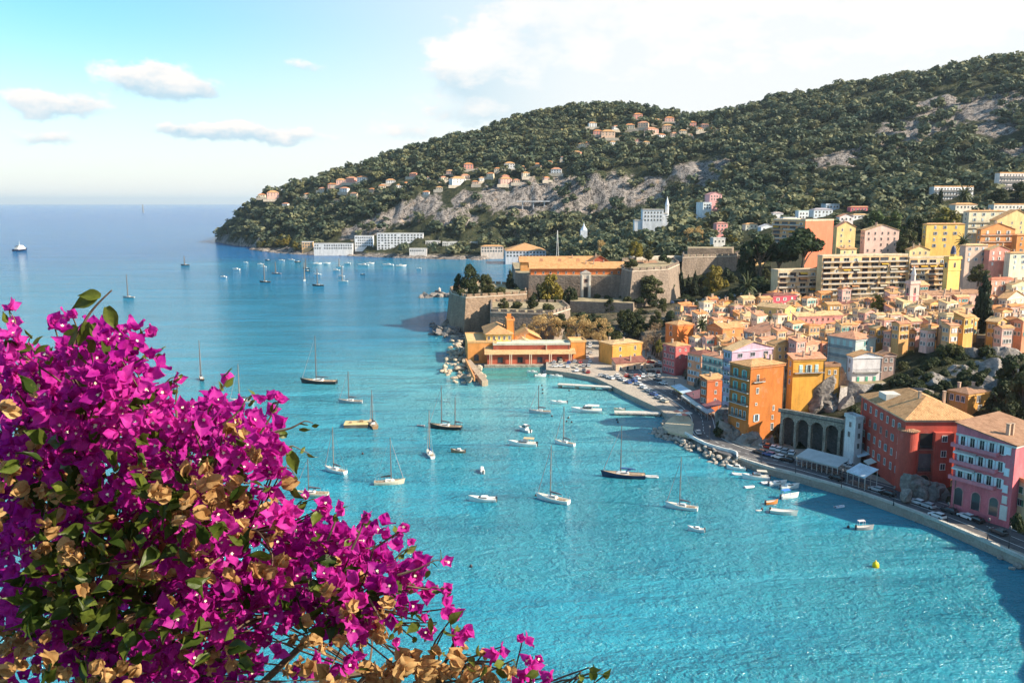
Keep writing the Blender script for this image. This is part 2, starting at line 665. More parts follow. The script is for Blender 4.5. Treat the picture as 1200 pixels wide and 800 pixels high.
def height(X, Y, rough=True):
    X, Y = np.asarray(X, float), np.asarray(Y, float)
    sh = X.shape
    x, y = X.ravel(), Y.ravel()
    z = np.zeros(len(x))
    for i in range(0, len(x), 20000):
        p = np.stack([x[i:i + 20000], y[i:i + 20000]], 1) / 100.0
        D = np.sqrt(((p[:, None] - _P[None]) ** 2).sum(-1))
        z[i:i + 20000] = D @ _W[:-3] + _W[-3] + p @ _W[-2:]
    sd = sdist(x, y)
    side = np.minimum(sd * (78.3 / SD0), 78.3 + np.minimum((sd - SD0) * .3, 25) * sstep(-y, -60, 30))
    side = np.minimum(side, 78.3 - np.maximum(48 * sstep(y, 10, 140), 54 * sstep(x, 12, 70)))  # unseen hill right of view, its height capped to shape its shadow
    u = x / np.maximum(y, 1)
    w = np.maximum(sstep(u, .61, .72), sstep(-y, -150, -120))
    z = z * (1 - w) + np.maximum(side, -6) * w
    far = sstep(y, 650, 950)
    z = np.where(sd > 0, np.maximum(z, 1.2), z)
    slope_lim = np.where(y > 900, 1.3, np.where(y > 480, 1.0, 4.0))
    z = np.minimum(z, -1.5 + sd * slope_lim + np.where(w > .5, 3, 0))
    if rough:
        n1 = fbm2(x / 55.0, y / 55.0, 5, 3) - .5
        n2 = fbm2(x / 9.0, y / 9.0, 3, 9) - .5
        ridg = np.abs(fbm2(x / 24.0, y / 60.0, 4, 21) - .5)
        fade = np.clip(sd / 12.0, 0, 1)
        z = z + (n1 * 14 + ridg * -26 + 4 + n2 * 4) * far * fade + n2 * .8 * (1 - far) * fade * sstep(np.hypot(x, y), 4, 30)
    z = np.where(sdist(x, y, QP) > 0, np.minimum(z, 1.6), z)
    return z.reshape(sh)


SD0 = float(sdist(np.array([0.0]), np.array([3.0]))[0])


def ground(x, y, rough=False):
    return float(height(np.array([x]), np.array([y]), rough)[0])


_ys = np.concatenate([np.arange(190, 700, 2.0), np.arange(700, 2400, 4.0)])


def hit(px, py, ymin=190, ymax=2400):
    """the point of the ground that a photo pixel shows"""
    d = ray(px, py)
    ys = _ys[(_ys >= ymin) & (_ys <= ymax)]
    zr = CZ + d.z * ys
    h = height(d.x * ys, ys)
    k = np.nonzero(h > zr)[0]
    if len(k) == 0:
        return None
    Y = float(ys[k[0]])
    return Vector((d.x * Y, Y, CZ + d.z * Y))


# rock exposures: bands along the hill, from what the photograph shows bare
ROCKS = [(545, 236, 16), (580, 232, 22), (615, 232, 26), (650, 228, 28), (690, 226, 30), (725, 222, 28), (760, 222, 22), (500, 242, 20), (470, 250, 20), (440, 262, 20), (415, 272, 16), (520, 255, 16), (550, 258, 12),
         (620, 240, 24), (660, 238, 22), (700, 234, 24), (740, 230, 20), (812, 200, 18), (830, 205, 14), (845, 195, 14), (905, 231, 20), (925, 228, 12), (960, 190, 12), (985, 182, 16), (1002, 178, 12), (1060, 152, 18), (1052, 165, 14), (1090, 148, 18), (1110, 135, 22), (1140, 128, 24), (1165, 122, 22), (1185, 130, 18), (1190, 178, 16), (1165, 150, 16), (1100, 122, 16), (1040, 158, 12), (300, 283, 12), (262, 281, 10), (340, 292, 10)]
RK = []
for px, py, r in ROCKS:
    p = hit(px, py, 800)
    if p is not None:
        RK.append((p.x, p.y, p.z, r * mpp(p) * (1.5 if px > 800 else 1.0)))
RK = np.array(RK)


def rockiness(x, y, z):
    f = np.zeros(x.shape)
    for rx, ry, rz, rr in RK:
        d = np.sqrt((x - rx) ** 2 + ((y - ry) * .7) ** 2 + ((z - rz) * 1.2) ** 2)
        f = np.maximum(f, 1 - d / (rr * 1.7))
    return np.clip(f, 0, 1)


def terrain_mesh(name, X, Y, lower=0.0):
    Z = height(X, Y) - lower
    ny, nx = X.shape
    V = np.stack([X, Y, Z], -1).reshape(-1, 3)
    idx = np.arange(nx * ny).reshape(ny, nx)
    F = np.stack([idx[:-1, :-1], idx[:-1, 1:], idx[1:, 1:], idx[1:, :-1]], -1).reshape(-1, 4)
    keep = V[F][:, :, 2].max(1) > -6
    F = F[keep]
    me = np_mesh(name, V, F, None, smooth=True)
    rk = rockiness(V[:, 0], V[:, 1], V[:, 2]) * (V[:, 1] > 700)
    a = me.attributes.new('rock', 'FLOAT', 'POINT')
    a.data.foreach_set('value', rk.astype(np.float32))
    return me


def terrain_mat():
    m, t, b = new_mat("hillside ground")
    geo = t.n('ShaderNodeNewGeometry')
    pos = geo.outputs['Position']
    sep = t.n('ShaderNodeSeparateXYZ')
    t.put(sep.inputs[0], geo.outputs['True Normal'])
    rk = t.n('ShaderNodeAttribute', attribute_name='rock').outputs['Fac']
    nA = t.noise(t.scale(pos, (1, 1, .35)), .045, 7, .68, .6)
    nB = t.noise(t.scale(pos, (1, 1, .3)), .16, 7, .75)
    nC = t.noise(pos, .5, 4, .6)
    scrub = t.mix(t.map(nB, .35, .65), (.022, .032, .016), (.075, .075, .04))
    scrub = t.mix(t.map(nA, .55, .72), scrub, (.14, .12, .08))
    rock = t.mix(t.map(t.math('ADD', t.math('MULTIPLY', nB, .6), t.math('MULTIPLY', nC, .4)), .41, .57), (.045, .04, .04), (.38, .33, .30))  # dark low spots put crevice shade into the rock colour
    rock = t.mix(t.map(nA, .56, .7, 0, .6), rock, (.5, .33, .2))
    rk2 = t.math('ADD', rk, t.math('MULTIPLY', t.math('SUBTRACT', nA, .5), 1.5))
    f = t.map(rk2, .3, .5)
    steep = t.map(sep.outputs[2], .62, .38)
    f = t.math('MAXIMUM', f, t.math('MULTIPLY', steep, t.map(nB, .42, .58)))
    sepp = t.n('ShaderNodeSeparateXYZ')
    t.put(sepp.inputs[0], pos)
    shore = t.math('MULTIPLY', t.map(sepp.outputs[2], 7.0, 2.5), t.map(sepp.outputs[1], 480, 500))
    f = t.math('MAXIMUM', f, shore)
    sepq = t.n('ShaderNodeSeparateXYZ'); t.put(sepq.inputs[0], pos)
    town = t.math('MULTIPLY', t.math('MULTIPLY', t.map(sepq.outputs[1], 315, 345), t.map(sepq.outputs[1], 560, 500)), t.map(sepq.outputs[0], 40, 75))
    earth = t.mix(t.map(nB, .35, .65), (.16, .12, .085), (.36, .28, .2))
    scrub = t.mix(t.math('MULTIPLY', town, t.map(nA, .42, .5)), scrub, earth)
    t.put(b.inputs['Base Color'], t.mix(f, scrub, rock))
    b.inputs['Roughness'].default_value = .95
    b.inputs['Specular IOR Level'].default_value = .1
    t.put(b.inputs['Normal'], t.bump(t.math('ADD', nB, t.math('MULTIPLY', nC, .4)), 1.0, 5.0))
    return m


TMAT = terrain_mat()
us = np.concatenate([np.linspace(-.9, -.42, 25)[:-1], np.linspace(-.42, .74, 420), np.linspace(.74, 1.6, 40)[1:]])
ysg = np.concatenate([np.arange(150, 420, 2.0), np.arange(420, 700, 3.0), np.arange(700, 1150, 5.0), np.arange(1150, 1850, 5.0), np.arange(1850, 3200, 60)])
UU, YY = np.meshgrid(us, ysg)
me = terrain_mesh("hills", UU * YY, YY)
me.materials.clear(); me.materials.append(TMAT)
struct("hills", me)
XX, YY = np.meshgrid(np.arange(-420, 520, 6.0), np.arange(-300, 330, 6.0))
XX = np.where(np.abs(YY) < 0, XX, XX)
keepm = terrain_mesh("hillside", XX, YY, .5)
keepm.materials.clear(); keepm.materials.append(TMAT)
struct("hillside", keepm)

# ------------------------------------------------------------------ sea
def sea_mat():
    m, t, b = new_mat("sea water")
    pos = t.n('ShaderNodeNewGeometry').outputs['Position']
    sep = t.n('ShaderNodeSeparateXYZ')
    t.put(sep.inputs[0], pos)
    y = sep.outputs[1]
    big = t.noise(t.scale(pos, (1, 1.6, 1)), .012, 4, .6, .5)
    mid = t.noise(t.scale(pos, (.45, 1.7, 1)), .045, 5, .65, .6)
    yy = t.math('ADD', y, t.math('MULTIPLY', t.math('SUBTRACT', big, .5), 260))
    # pale sandy bottom inside the harbour, deeper outside
    col = t.mix(t.map(yy, 240, 620), (.026, .27, .37), (.016, .20, .335))
    col = t.mix(t.map(yy, 500, 1500), col, (.006, .125, .36))
    col = t.mix(t.map(yy, 1500, 5000), col, (.004, .095, .34))
    hb = t.vmath('DISTANCE', pos, (30, 385, 0))
    col = t.mix(t.math('MULTIPLY', t.map(hb, 170, 20), .75), col, (.16, .47, .50))
    sh = t.vmath('DISTANCE', t.scale(pos, (.35, 1, 1)), (-120 * .35, 1130, 0))
    col = t.mix(t.math('MULTIPLY', t.map(sh, 170, 40), .6), col, (.03, .27, .40))
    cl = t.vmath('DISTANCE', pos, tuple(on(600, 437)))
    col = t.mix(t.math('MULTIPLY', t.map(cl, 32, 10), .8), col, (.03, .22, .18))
    col = t.mix(t.map(mid, .46, .66, 0, .5), col, (.008, .155, .25))
    t.put(b.inputs['Base Color'], col)
    b.inputs['Subsurface Weight'].default_value = .14
    b.inputs['Subsurface Radius'].default_value = (.4, 1.0, 1.1)
    b.inputs['Subsurface Scale'].default_value = 4.0
    b.inputs['Roughness'].default_value = .1
    b.inputs['IOR'].default_value = 1.33
    t.put(b.inputs['Specular IOR Level'], t.map(y, 250, 800, .75, .12))
    w1 = t.noise(t.scale(pos, (.75, 1.25, 1)), .48, 3, .6, .3)
    w2 = t.noise(t.scale(pos, (.85, 1.15, 1)), 1.5, 3, .6, .2)
    w3 = t.noise(t.scale(pos, (.4, 1.7, 1)), .05, 3, .55, .4)
    gust = t.map(t.noise(t.scale(pos, (.4, 1.8, 1)), .02, 4, .6, .8), .35, .65, .55, 1.3)
    h = t.math('ADD', t.math('MULTIPLY', w1, 1.0), t.math('MULTIPLY', w2, .5))
    h = t.math('MULTIPLY', t.math('MULTIPLY', h, gust), t.map(y, 380, 1500, 1.0, 3.0))
    h = t.math('ADD', h, t.math('MULTIPLY', w3, 2.0))
    t.put(b.inputs['Normal'], t.bump(h, 1.0, 2.0))
    return m


mb = MB()
mb.quad((-60000, -3000, 0), (60000, -3000, 0), (60000, 60000, 0), (-60000, 60000, 0))
struct("sea", mb.mesh("sea", sea_mat()))

# ------------------------------------------------------------------ haze
hm = bpy.data.materials.new("haze air")
hm.use_nodes = True
ht = NT(hm.node_tree)
hm.node_tree.nodes.clear()
vol = ht.n('ShaderNodeVolumePrincipled')
vol.inputs['Color'].default_value = (.72, .87, 1.0, 1)
vol.inputs['Density'].default_value = 0.000028
vol.inputs['Anisotropy'].default_value = .2
ho = ht.n('ShaderNodeOutputMaterial')
hm.node_tree.links.new(vol.outputs[0], ho.inputs['Volume'])
mb = MB()
mb.box((0, 28000, 195), (118000, 61000, 420))
hz = link("haze", mb.mesh("haze", hm))
hz['kind'] = 'stuff'
# ------------------------------------------------------------------ quay, road
CONC = stone((.40, .34, .28), .6, .25, "quay concrete", brick=False)
PALE = stone((.55, .52, .47), .8, .25, "pale kerb stone", brick=False)
ROUGHST = stone((.43, .38, .31), .9, .8)
GREYST = stone((.36, .34, .33), .35, .45)


def asphalt():
    m, t, b = new_mat("asphalt")
    pos = t.n('ShaderNodeNewGeometry').outputs['Position']
    n = t.noise(pos, .4, 5, .65)
    n2 = t.noise(pos, 3.0, 2, .6)
    t.put(b.inputs['Base Color'], t.mix(t.map(t.math('ADD', t.math('MULTIPLY', n, .7), t.math('MULTIPLY', n2, .3)), .35, .65), (.06, .058, .062), (.115, .11, .115)))
    b.inputs['Roughness'].default_value = .85
    return m


ASPH = asphalt()
WHITEP = paint((.75, .74, .7), .6, .1)


def poly_area(p):
    return sum(p[i][0] * p[(i + 1) % len(p)][1] - p[(i + 1) % len(p)][0] * p[i][1] for i in range(len(p))) / 2


if poly_area(QUAY) < 0:
    QUAY = QUAY[::-1]
mb = MB()
mb.prism(QUAY, -2.5, QZ)
struct("quay", mb.mesh("quay", CONC))


def smooth_path(pts, n=8):
    out = []
    P = [Vector(p) for p in pts]
    P = [P[0] * 2 - P[1]] + P + [P[-1] * 2 - P[-2]]
    for i in range(1, len(P) - 2):
        for k in range(n):
            t = k / n
            a, b2, c, d = P[i - 1], P[i], P[i + 1], P[i + 2]
            out.append(.5 * ((2 * b2) + (c - a) * t + (2 * a - 5 * b2 + 4 * c - d) * t * t + (3 * b2 - a - 3 * c + d) * t ** 3))
    out.append(P[-2])
    return out


def ribbon(path, off0, off1, z, mbx, thick=0):
    """a strip beside a path between two lateral offsets"""
    L, Rr = [], []
    for i, p in enumerate(path):
        a, c = path[max(0, i - 1)], path[min(len(path) - 1, i + 1)]
        d = (c - a); d.z = 0; d.normalize()
        nrm = Vector((-d.y, d.x, 0))
        L.append(p + nrm * off1); Rr.append(p + nrm * off0)
    for i in range(len(path) - 1):
        a, b2, c, d = Rr[i], Rr[i + 1], L[i + 1], L[i]
        if thick:
            mbx.prism([(a.x, a.y), (b2.x, b2.y), (c.x, c.y), (d.x, d.y)], z - thick, z)
        else:
            mbx.quad((a.x, a.y, z), (b2.x, b2.y, z), (c.x, c.y, z), (d.x, d.y, z))


ROAD_PX = [(1290, 670), (1200, 634), (1110, 598), (1010, 566), (940, 546), (900, 537), (868, 529), (842, 519), (826, 508), (824, 498), (820, 486), (804, 472), (780, 458), (757, 446), (742, 436), (735, 426)]
ROAD = smooth_path([on(a, b, QZ) for a, b in ROAD_PX], 6)
mb = MB(); ribbon(ROAD, -5.4, 6.4, QZ + .006, mb)
struct("road", mb.mesh("road", ASPH))
mb = MB()
ribbon(ROAD, -4.0, -3.8, QZ + .012, mb); ribbon(ROAD, 3.55, 3.75, QZ + .012, mb)
for i in range(0, len(ROAD) - 1, 2):
    ribbon(ROAD[i:i + 2], -.08, .08, QZ + .012, mb)
struct("road_markings", mb.mesh("road_markings", WHITEP))
EDGE = smooth_path([on(a, b, QZ) for a, b in SEA_EDGE[:6]] + [on(866, 537, QZ)], 5)
mb = MB(); ribbon(EDGE, .25, -.55, QZ + .55, mb, .75)
o = struct("kerb", mb.mesh("kerb", PALE))
# white walled bend above the riprap
BEND = smooth_path([on(a, b, QZ) for a, b in [(864, 538), (862, 531.5), (845, 527), (826, 521), (812, 514), (803, 509)]], 5)
mb = MB(); ribbon(BEND, -.2, .2, QZ + .95, mb, .95)
tag(link("parapet_wall", mb.mesh("parapet_wall", paint((.78, .76, .72), .7))), "low white parapet wall round the road bend above the riprap boulders", "wall")
# sun terrace
TERR = [q(a, b, QZ) for a, b in [(812, 513), (797, 509), (784, 506), (776, 500), (783, 492), (790, 487), (800, 486), (808, 489), (813, 497), (812, 505)]]
if poly_area(TERR) < 0:
    TERR = TERR[::-1]
mb = MB(); mb.prism(TERR, QZ - .6, QZ + .15)
struct("terrace", mb.mesh("terrace", stone((.62, .5, .34), .5, .2, "sandy terrace", brick=False)))

# jetties: thin slabs on piers
def jetty(pxs, z, th, label, w, piles=True):
    a, b2 = on(*pxs[0], z), on(*pxs[1], z)
    d = (b2 - a); L = d.length; yaw = math.atan2(d.y, d.x)
    root = thing("jetty", label, "jetty", (a + b2) / 2 * 1.0, yaw)
    root.location.z = 0
    mb = MB(); mb.box((0, 0, z - th / 2), (L, w, th))
    link("deck", mb.mesh("deck", PALE), root)
    for k in range(4):
        mb = MB(); mb.box((-L / 2 + 1 + k * (L - 2) / 3, 0, (z - th) / 2 - .6), (1.3, w * .85, z - th + 1.2))
        link("pier", mb.mesh("pier", ROUGHST), root)
    return root


jetty([(654, 449.5), (718, 453)], 1.7, .5, "pale concrete jetty on short piers reaching from the quay below the yellow house", 3.2)
jetty([(720, 482), (774, 483)], 1.3, .55, "narrow floating jetty with dark hull sides and beds, beside the sun terrace", 3.4)

# ------------------------------------------------------------------ building helpers
_wm = {}


def M_(name, builder, mats, uv=False, smooth=False):
    if name not in _wm:
        mb = MB(); builder(mb)
        _wm[name] = mb.mesh(name.split('|')[0], mats, uv, smooth)
    return _wm[name]


C_WHITE = (.74, .72, .68)
C_TEAL = (.16, .42, .40)
C_AQUA = (.30, .55, .60)
C_GREEN = (.10, .42, .28)
C_BLUEG = (.45, .55, .62)
C_BROWN = (.10, .055, .035)
C_GREY = (.30, .32, .35)


def win_mesh(w, h, fc, arch=False):
    def bld(mb):
        mb.cur = 1
        if arch:
            pts = [(-w / 2, -.03, -h / 2), (w / 2, -.03, -h / 2)]
            for k in range(9):
                a = math.pi * k / 8
                pts.append((w / 2 * math.cos(a), -.03, h / 2 - w / 2 + w / 2 * math.sin(a)))
            mb.quad(*pts)
            mb.cur = 0
            for k in range(8):
                a0, a1 = math.pi * k / 8, math.pi * (k + 1) / 8
                r0, r1 = w / 2, w / 2 + .2
                c = h / 2 - w / 2
                mb.quad((r0 * math.cos(a0), -.1, c + r0 * math.sin(a0)), (r1 * math.cos(a0), -.1, c + r1 * math.sin(a0)),
                        (r1 * math.cos(a1), -.1, c + r1 * math.sin(a1)), (r0 * math.cos(a1), -.1, c + r0 * math.sin(a1)))
            hh = h - w / 2
            mb.box((-w / 2 - .1, -.05, -h / 2 + hh / 2), (.2, .1, hh)); mb.box((w / 2 + .1, -.05, -h / 2 + hh / 2), (.2, .1, hh))
        else:
            mb.quad((-w / 2, -.03, -h / 2), (w / 2, -.03, -h / 2), (w / 2, -.03, h / 2), (-w / 2, -.03, h / 2))
            mb.cur = 0
            f = .13
            mb.box((-w / 2 - f / 2, -.05, 0), (f, .1, h)); mb.box((w / 2 + f / 2, -.05, 0), (f, .1, h))
            mb.box((0, -.05, h / 2 + f / 2), (w + 2 * f, .1, f)); mb.box((0, -.09, -h / 2 - f / 2), (w + 2.6 * f, .18, f))
            mb.box((0, -.035, 0), (.07, .05, h))
    return M_("window|%s|%s|%s|%s" % (w, h, fc, arch), bld, [paint(fc, .6), glass()])


def shut_mesh(w, h, c):
    def bld(mb):
        mb.box((0, -.1, 0), (w, .07, h))
        for k in range(3):
            mb.box((0, -.14, -h / 2 + h * (k + .5) / 3), (w - .12, .03, h / 3 - .1))
    return M_("shutter|%s|%s|%s" % (w, h, c), bld, [paint(c, .55, .1)])


class Face:
    """one wall: p0 its left end seen from outside, d along it, n outward, in the coordinates of its house"""
    def __init__(s, p0, d, width, ztop, root):
        s.p0, s.d, s.w, s.zt, s.root = Vector(p0), Vector(d), width, ztop, root
        s.n = Vector((d[1], -d[0], 0))
        s.yaw = math.atan2(d[1], d[0])

    def pt(s, x, drop, out=0.0):
        p = s.p0 + s.d * x + s.n * out
        return Vector((p.x, p.y, s.zt - drop))

    def window(s, x, drop, w=1.0, h=1.6, frame=C_WHITE, shut=None, closed=False, arch=False, part="window"):
        o = link(part, win_mesh(w, h, frame, arch), s.root, s.pt(x, drop), s.yaw)
        if shut:
            sw = w / 2 + .02
            for sg in (-1, 1):
                link("shutter", shut_mesh(sw, h, shut), o, (sg * (w / 4 if closed else w / 2 + sw / 2 + .02), -.02, 0), 0)
        return o

    def grid(s, cols, rows, first=1.9, step=3.1, margin=.6, skip=(), **kw):
        rnd = random.Random(int(s.w * 1000) + cols * 7 + rows)
        for r in range(rows):
            for c in range(cols):
                if (c, r) in skip:
                    continue
                if rows * cols > 4 and rnd.random() < .08:
                    continue
                x = margin + (s.w - 2 * margin) * (c + .5 + rnd.uniform(-.07, .07)) / cols
                k = dict(kw)
                if k.get('shut') and rnd.random() < .35:
                    k['closed'] = True
                s.window(x, first + r * step, **k)

    def box(s, part, x, drop, size, mat, out=0.0, parent=None):
        """a box on the wall: size (along, out, up), centre at x / drop, its back on the wall"""
        mb = MB(); mb.box((0, -(size[1] / 2 + out), 0), size)
        return link(part, mb.mesh(part, mat), parent or s.root, s.pt(x, drop), s.yaw)

    def balcony(s, x0, x1, drop, depth=1.1, slab=(.6, .58, .55), rail=(.05, .05, .06), solid=False, h=1.0):
        """slab at floor level and a railing"""
        L = x1 - x0
        mb = MB(); mb.box((0, -depth / 2 - .01, 0), (L, depth, .2))
        b = link("balcony", mb.mesh("balcony", paint(slab)), s.root, s.pt((x0 + x1) / 2, drop), s.yaw)
        mb = MB()
        if solid:
            mb.box((0, -depth + .06, h / 2 + .1), (L, .12, h)); mb.box((-L / 2 + .06, -depth / 2 - .01, h / 2 + .1), (.12, depth - .25, h)); mb.box((L / 2 - .06, -depth / 2 - .01, h / 2 + .1), (.12, depth - .25, h))
        else:
            for zz in (.16, h + .1):
                mb.box((0, -depth + .05, zz), (L, .07, .07))
                for sx in (-1, 1):
                    mb.box((sx * (L / 2 - .04), -depth / 2, zz), (.07, depth - .1, .06))
            n = max(3, int(L / .28))
            for k in range(n + 1):
                mb.box((-L / 2 + .04 + (L - .08) * k / n, -depth + .05, h / 2 + .1), (.045, .045, h))
        link("railing", mb.mesh("railing", paint(rail, .5)), b)
        return b

    def awning(s, x0, x1, drop, depth, fall, c, part="awning"):
        L = x1 - x0
        mb = MB()
        mb.slab([(-L / 2, -.05, 0), (-L / 2, -depth, -fall), (L / 2, -depth, -fall), (L / 2, -.05, 0)], .08)
        mb.box((0, -depth - .02, -fall - .18), (L, .04, .36))
        return link(part, mb.mesh(part, paint(c, .8, .08)), s.root, s.pt((x0 + x1) / 2, drop), s.yaw)


FOOT = []      # plan centres and radii of everything built, so that no tree grows in it


def building(name, label, cat, x0, xl, xr, ye, Y, vp, wall, roof=('hip', (.5, .27, .14), .32), H=None, group=None, over=.45, wallmat=None, depth_min=4, base=None, chim=0, z=None, cornice=None):
    """x0: photo x of the near corner, xl / xr of the left and right ends, ye: photo y of the eave at the near corner, Y: distance, vp: vanishing x of the receding left face"""
    C = at(x0, ye, Y)
    dL = Vector(((vp - 600) / 1000.0, 1.013, 0)).normalized()
    dR = Vector((dL.y, -dL.x, 0))
    zt = C.z

    def ext(d, px):
        u = (px - 600) / 1000.0
        w = (C.x - u * (C.y * CT - (zt - CZ) * ST)) / (u * d.y * CT - d.x)
        return w
    wl = ext(dL, xl) if xl is not None else 8.0
    wr = ext(dR, xr) if xr is not None else 8.0
    if not (0 < wl < 60): wl = 10.0
    if not (0 < wr < 90): wr = 10.0
    wl, wr = max(wl, depth_min), max(wr, 2.5)
    P = [C, C + dR * wr, C + dR * wr + dL * wl, C + dL * wl]
    if base is None:
        gs = [ground(p.x, p.y) for p in P]
        base = min(gs) - 1.0
        if H is not None:
            base = min(base, zt - H) if zt - H > min(gs) + 1 else zt - H
        base = min(base, zt - 2.6)
    mid = (P[0] + P[2]) / 2
    root = thing(name, label, cat, (mid.x, mid.y, base), 0.0, group)
    loc = Vector((mid.x, mid.y, base))
    pl = [(p.x - loc.x, p.y - loc.y) for p in P]
    ht = zt - base
    FOOT.append((mid.x, mid.y, .6 * math.hypot(wl, wr)))
    wm = wallmat or paint(wall, .85, .14)
    w = MB()
    kind, rc, pitch = roof
    w.prism(pl, 0, ht)
    r = MB()
    A = [Vector((p[0], p[1], ht)) for p in pl]

    def pt(a, b2):   # a along dR 0..1, b along dL 0..1, with overhang handled in metres
        return A[0] + dR * a + dL * b2
    o_ = over
    rm = tile(rc) if kind != 'flat' else paint(rc, .85)
    th = .22
    top = ht
    if kind == 'hip':
        m_ = min(wl, wr) / 2
        h = m_ * pitch
        dz = -o_ * pitch
        e = [pt(-o_, -o_), pt(wr + o_, -o_), pt(wr + o_, wl + o_), pt(-o_, wl + o_)]
        for v in e: v.z += dz + th
        if wr >= wl:
            k1, k2 = pt(m_, m_), pt(wr - m_, m_)
        else:
            k1, k2 = pt(m_, m_), pt(m_, wl - m_)
        k1.z += h + th; k2.z += h + th
        if wr >= wl:
            fs = [[e[0], e[1], k2, k1], [e[1], e[2], k2], [e[2], e[3], k1, k2], [e[3], e[0], k1]]
        else:
            fs = [[e[0], e[1], k1], [e[1], e[2], k2, k1], [e[2], e[3], k2], [e[3], e[0], k1, k2]]
        vs = e + [k1, k2]
        idx = {id(v): i for i, v in enumerate(vs)}
        faces = [tuple(idx[id(v)] for v in f) for f in fs] + [(3, 2, 1, 0)]
        r.add(vs, faces)
        top = ht + h
    elif kind in ('gl', 'gr'):
        # gl: ridge runs along dL, gables on the right face; gr: ridge runs along dR, gables on the left face
        span = wr if kind == 'gl' else wl
        h = span / 2 * pitch
        if kind == 'gl':
            f = lambda s_, t_: pt(s_, t_)
            ln = wl
        else:
            f = lambda s_, t_: pt(t_, s_)
            ln = wr
        for t_ in (0, ln):
            a, b2, c = f(0, t_), f(span, t_), f(span / 2, t_)
            c.z += h - .02
            ins = dL * (.15 if t_ == 0 else -.15) if kind == 'gl' else dR * (.15 if t_ == 0 else -.15)
            w.add([a, b2, c, a + ins, b2 + ins, c + ins], [(0, 1, 2), (5, 4, 3), (0, 2, 5, 3), (1, 4, 5, 2)])
        for sg in (0, 1):
            s0 = -o_ if sg == 0 else span + o_
            a, b2, c, d = f(s0, -o_), f(s0, ln + o_), f(span / 2, ln + o_), f(span / 2, -o_)
            a.z += th - o_ * pitch; b2.z += th - o_ * pitch; c.z += h + th; d.z += h + th
            poly = [a, b2, c, d]
            nrm = (b2 - a).cross(c - a)
            if nrm.z < 0: poly = poly[::-1]
            r.slab(poly, th)
        top = ht + h
    elif kind in ('sl', 'sr'):
        # sl: low along the right face, rising away along dL; sr: low along the left face, rising along dR
        if kind == 'sl':
            h = wl * pitch
            poly = [pt(-o_, -o_), pt(wr + o_, -o_), pt(wr + o_, wl + o_), pt(-o_, wl + o_)]
            hs = [-o_ * pitch, -o_ * pitch, h + o_ * pitch, h + o_ * pitch]
            w.add([A[0], A[1], A[2], A[3], A[3] + Vector((0, 0, h)), A[2] + Vector((0, 0, h))], [(0, 3, 4), (1, 5, 2), (3, 2, 5, 4), (0, 4, 5, 1)])
        else:
            h = wr * pitch
            poly = [pt(-o_, -o_), pt(wr + o_, -o_), pt(wr + o_, wl + o_), pt(-o_, wl + o_)]
            hs = [-o_ * pitch, h + o_ * pitch, h + o_ * pitch, -o_ * pitch]
            w.add([A[0], A[1], A[2], A[3], A[1] + Vector((0, 0, h)), A[2] + Vector((0, 0, h))], [(0, 4, 1), (3, 2, 5), (1, 4, 5, 2), (0, 3, 5, 4)])
        for v, x in zip(poly, hs): v.z += x + th
        nrm = (poly[1] - poly[0]).cross(poly[2] - poly[0])
        r.slab(poly if nrm.z > 0 else poly[::-1], th)
        top = ht + h
    else:
        b4 = [pt(-.15, -.15), pt(wr + .15, -.15), pt(wr + .15, wl + .15), pt(-.15, wl + .15)]
        r.prism([(v.x, v.y) for v in b4], ht, ht + .35)
        for a_, b_, L_, y_ in ((wr / 2, 0, wr, 0), (wr / 2, wl, wr, 0), (0, wl / 2, wl, 1), (wr, wl / 2, wl, 1)):
            c_ = pt(a_, b_)
            yw = math.atan2(dR.y, dR.x) if y_ == 0 else math.atan2(dL.y, dL.x)
            r.box((c_.x, c_.y, ht + .35 + .35), (L_ + .28 if y_ == 0 else L_ - .3, .25, .7), yw)
        top = ht + 1
    link("wall", w.mesh("wall", wm), root)
    ro = link("roof", r.mesh("roof", rm, uv=True), root)
    rnd = random.Random(int(x0 * 13 + ye))
    if not chim and kind != 'flat' and Y < 620:
        chim = rnd.choice((1, 1, 2, 2, 3))
    for k in range(chim):
        a_, b_ = wr * (.2 + .6 * rnd.random()), wl * (.25 + .5 * rnd.random())
        c_ = pt(a_, b_)
        mb = MB(); mb.box((c_.x, c_.y, (ht + top + 1.1) / 2), (.6, .8, top - ht + 1.3), math.atan2(dR.y, dR.x))
        mb.box((c_.x, c_.y, top + 1.35), (.8, 1.0, .2), math.atan2(dR.y, dR.x))
        link("chimney", mb.mesh("chimney", paint((.5, .36, .26), .9)), ro)
    if not cornice and 200 < Y < 480 and kind != 'flat' and ht > 5: cornice = tuple(min(.8, x * 1.1 + .05) for x in wall)
    if Y < 480 and ht > 6:
        for a_, b_ in ((wr * .985, -.1), (-.1, wl * .94)):
            mb = MB(); c_ = pt(a_, b_); mb.tube([(c_.x, c_.y, .5), (c_.x, c_.y, ht - .1)], .09, 5)
            link("drainpipe", mb.mesh("drainpipe", paint((.22, .17, .14), .6)), root)
    if cornice:
        mb = MB()
        for a_, b_, L_, d_, n_ in ((wr / 2, -.12, wr + .48, dR, 0), (-.12, wl / 2, wl, dL, 1)):
            c_ = pt(a_, b_)
            mb.box((c_.x, c_.y, ht - .45), (L_ if n_ == 0 else L_ - .02, .24, .5), math.atan2(d_.y, d_.x))
        link("cornice", mb.mesh("cornice", paint(cornice)), root)
    right = Face(A[0], dR, wr, ht, root)
    left = Face(A[3], -dL, wl, ht, root)
    return dict(root=root, right=right, left=left, A=A, dL=dL, dR=dR, wl=wl, wr=wr, ht=ht, loc=loc, roof=ro, pt=pt, top=top)
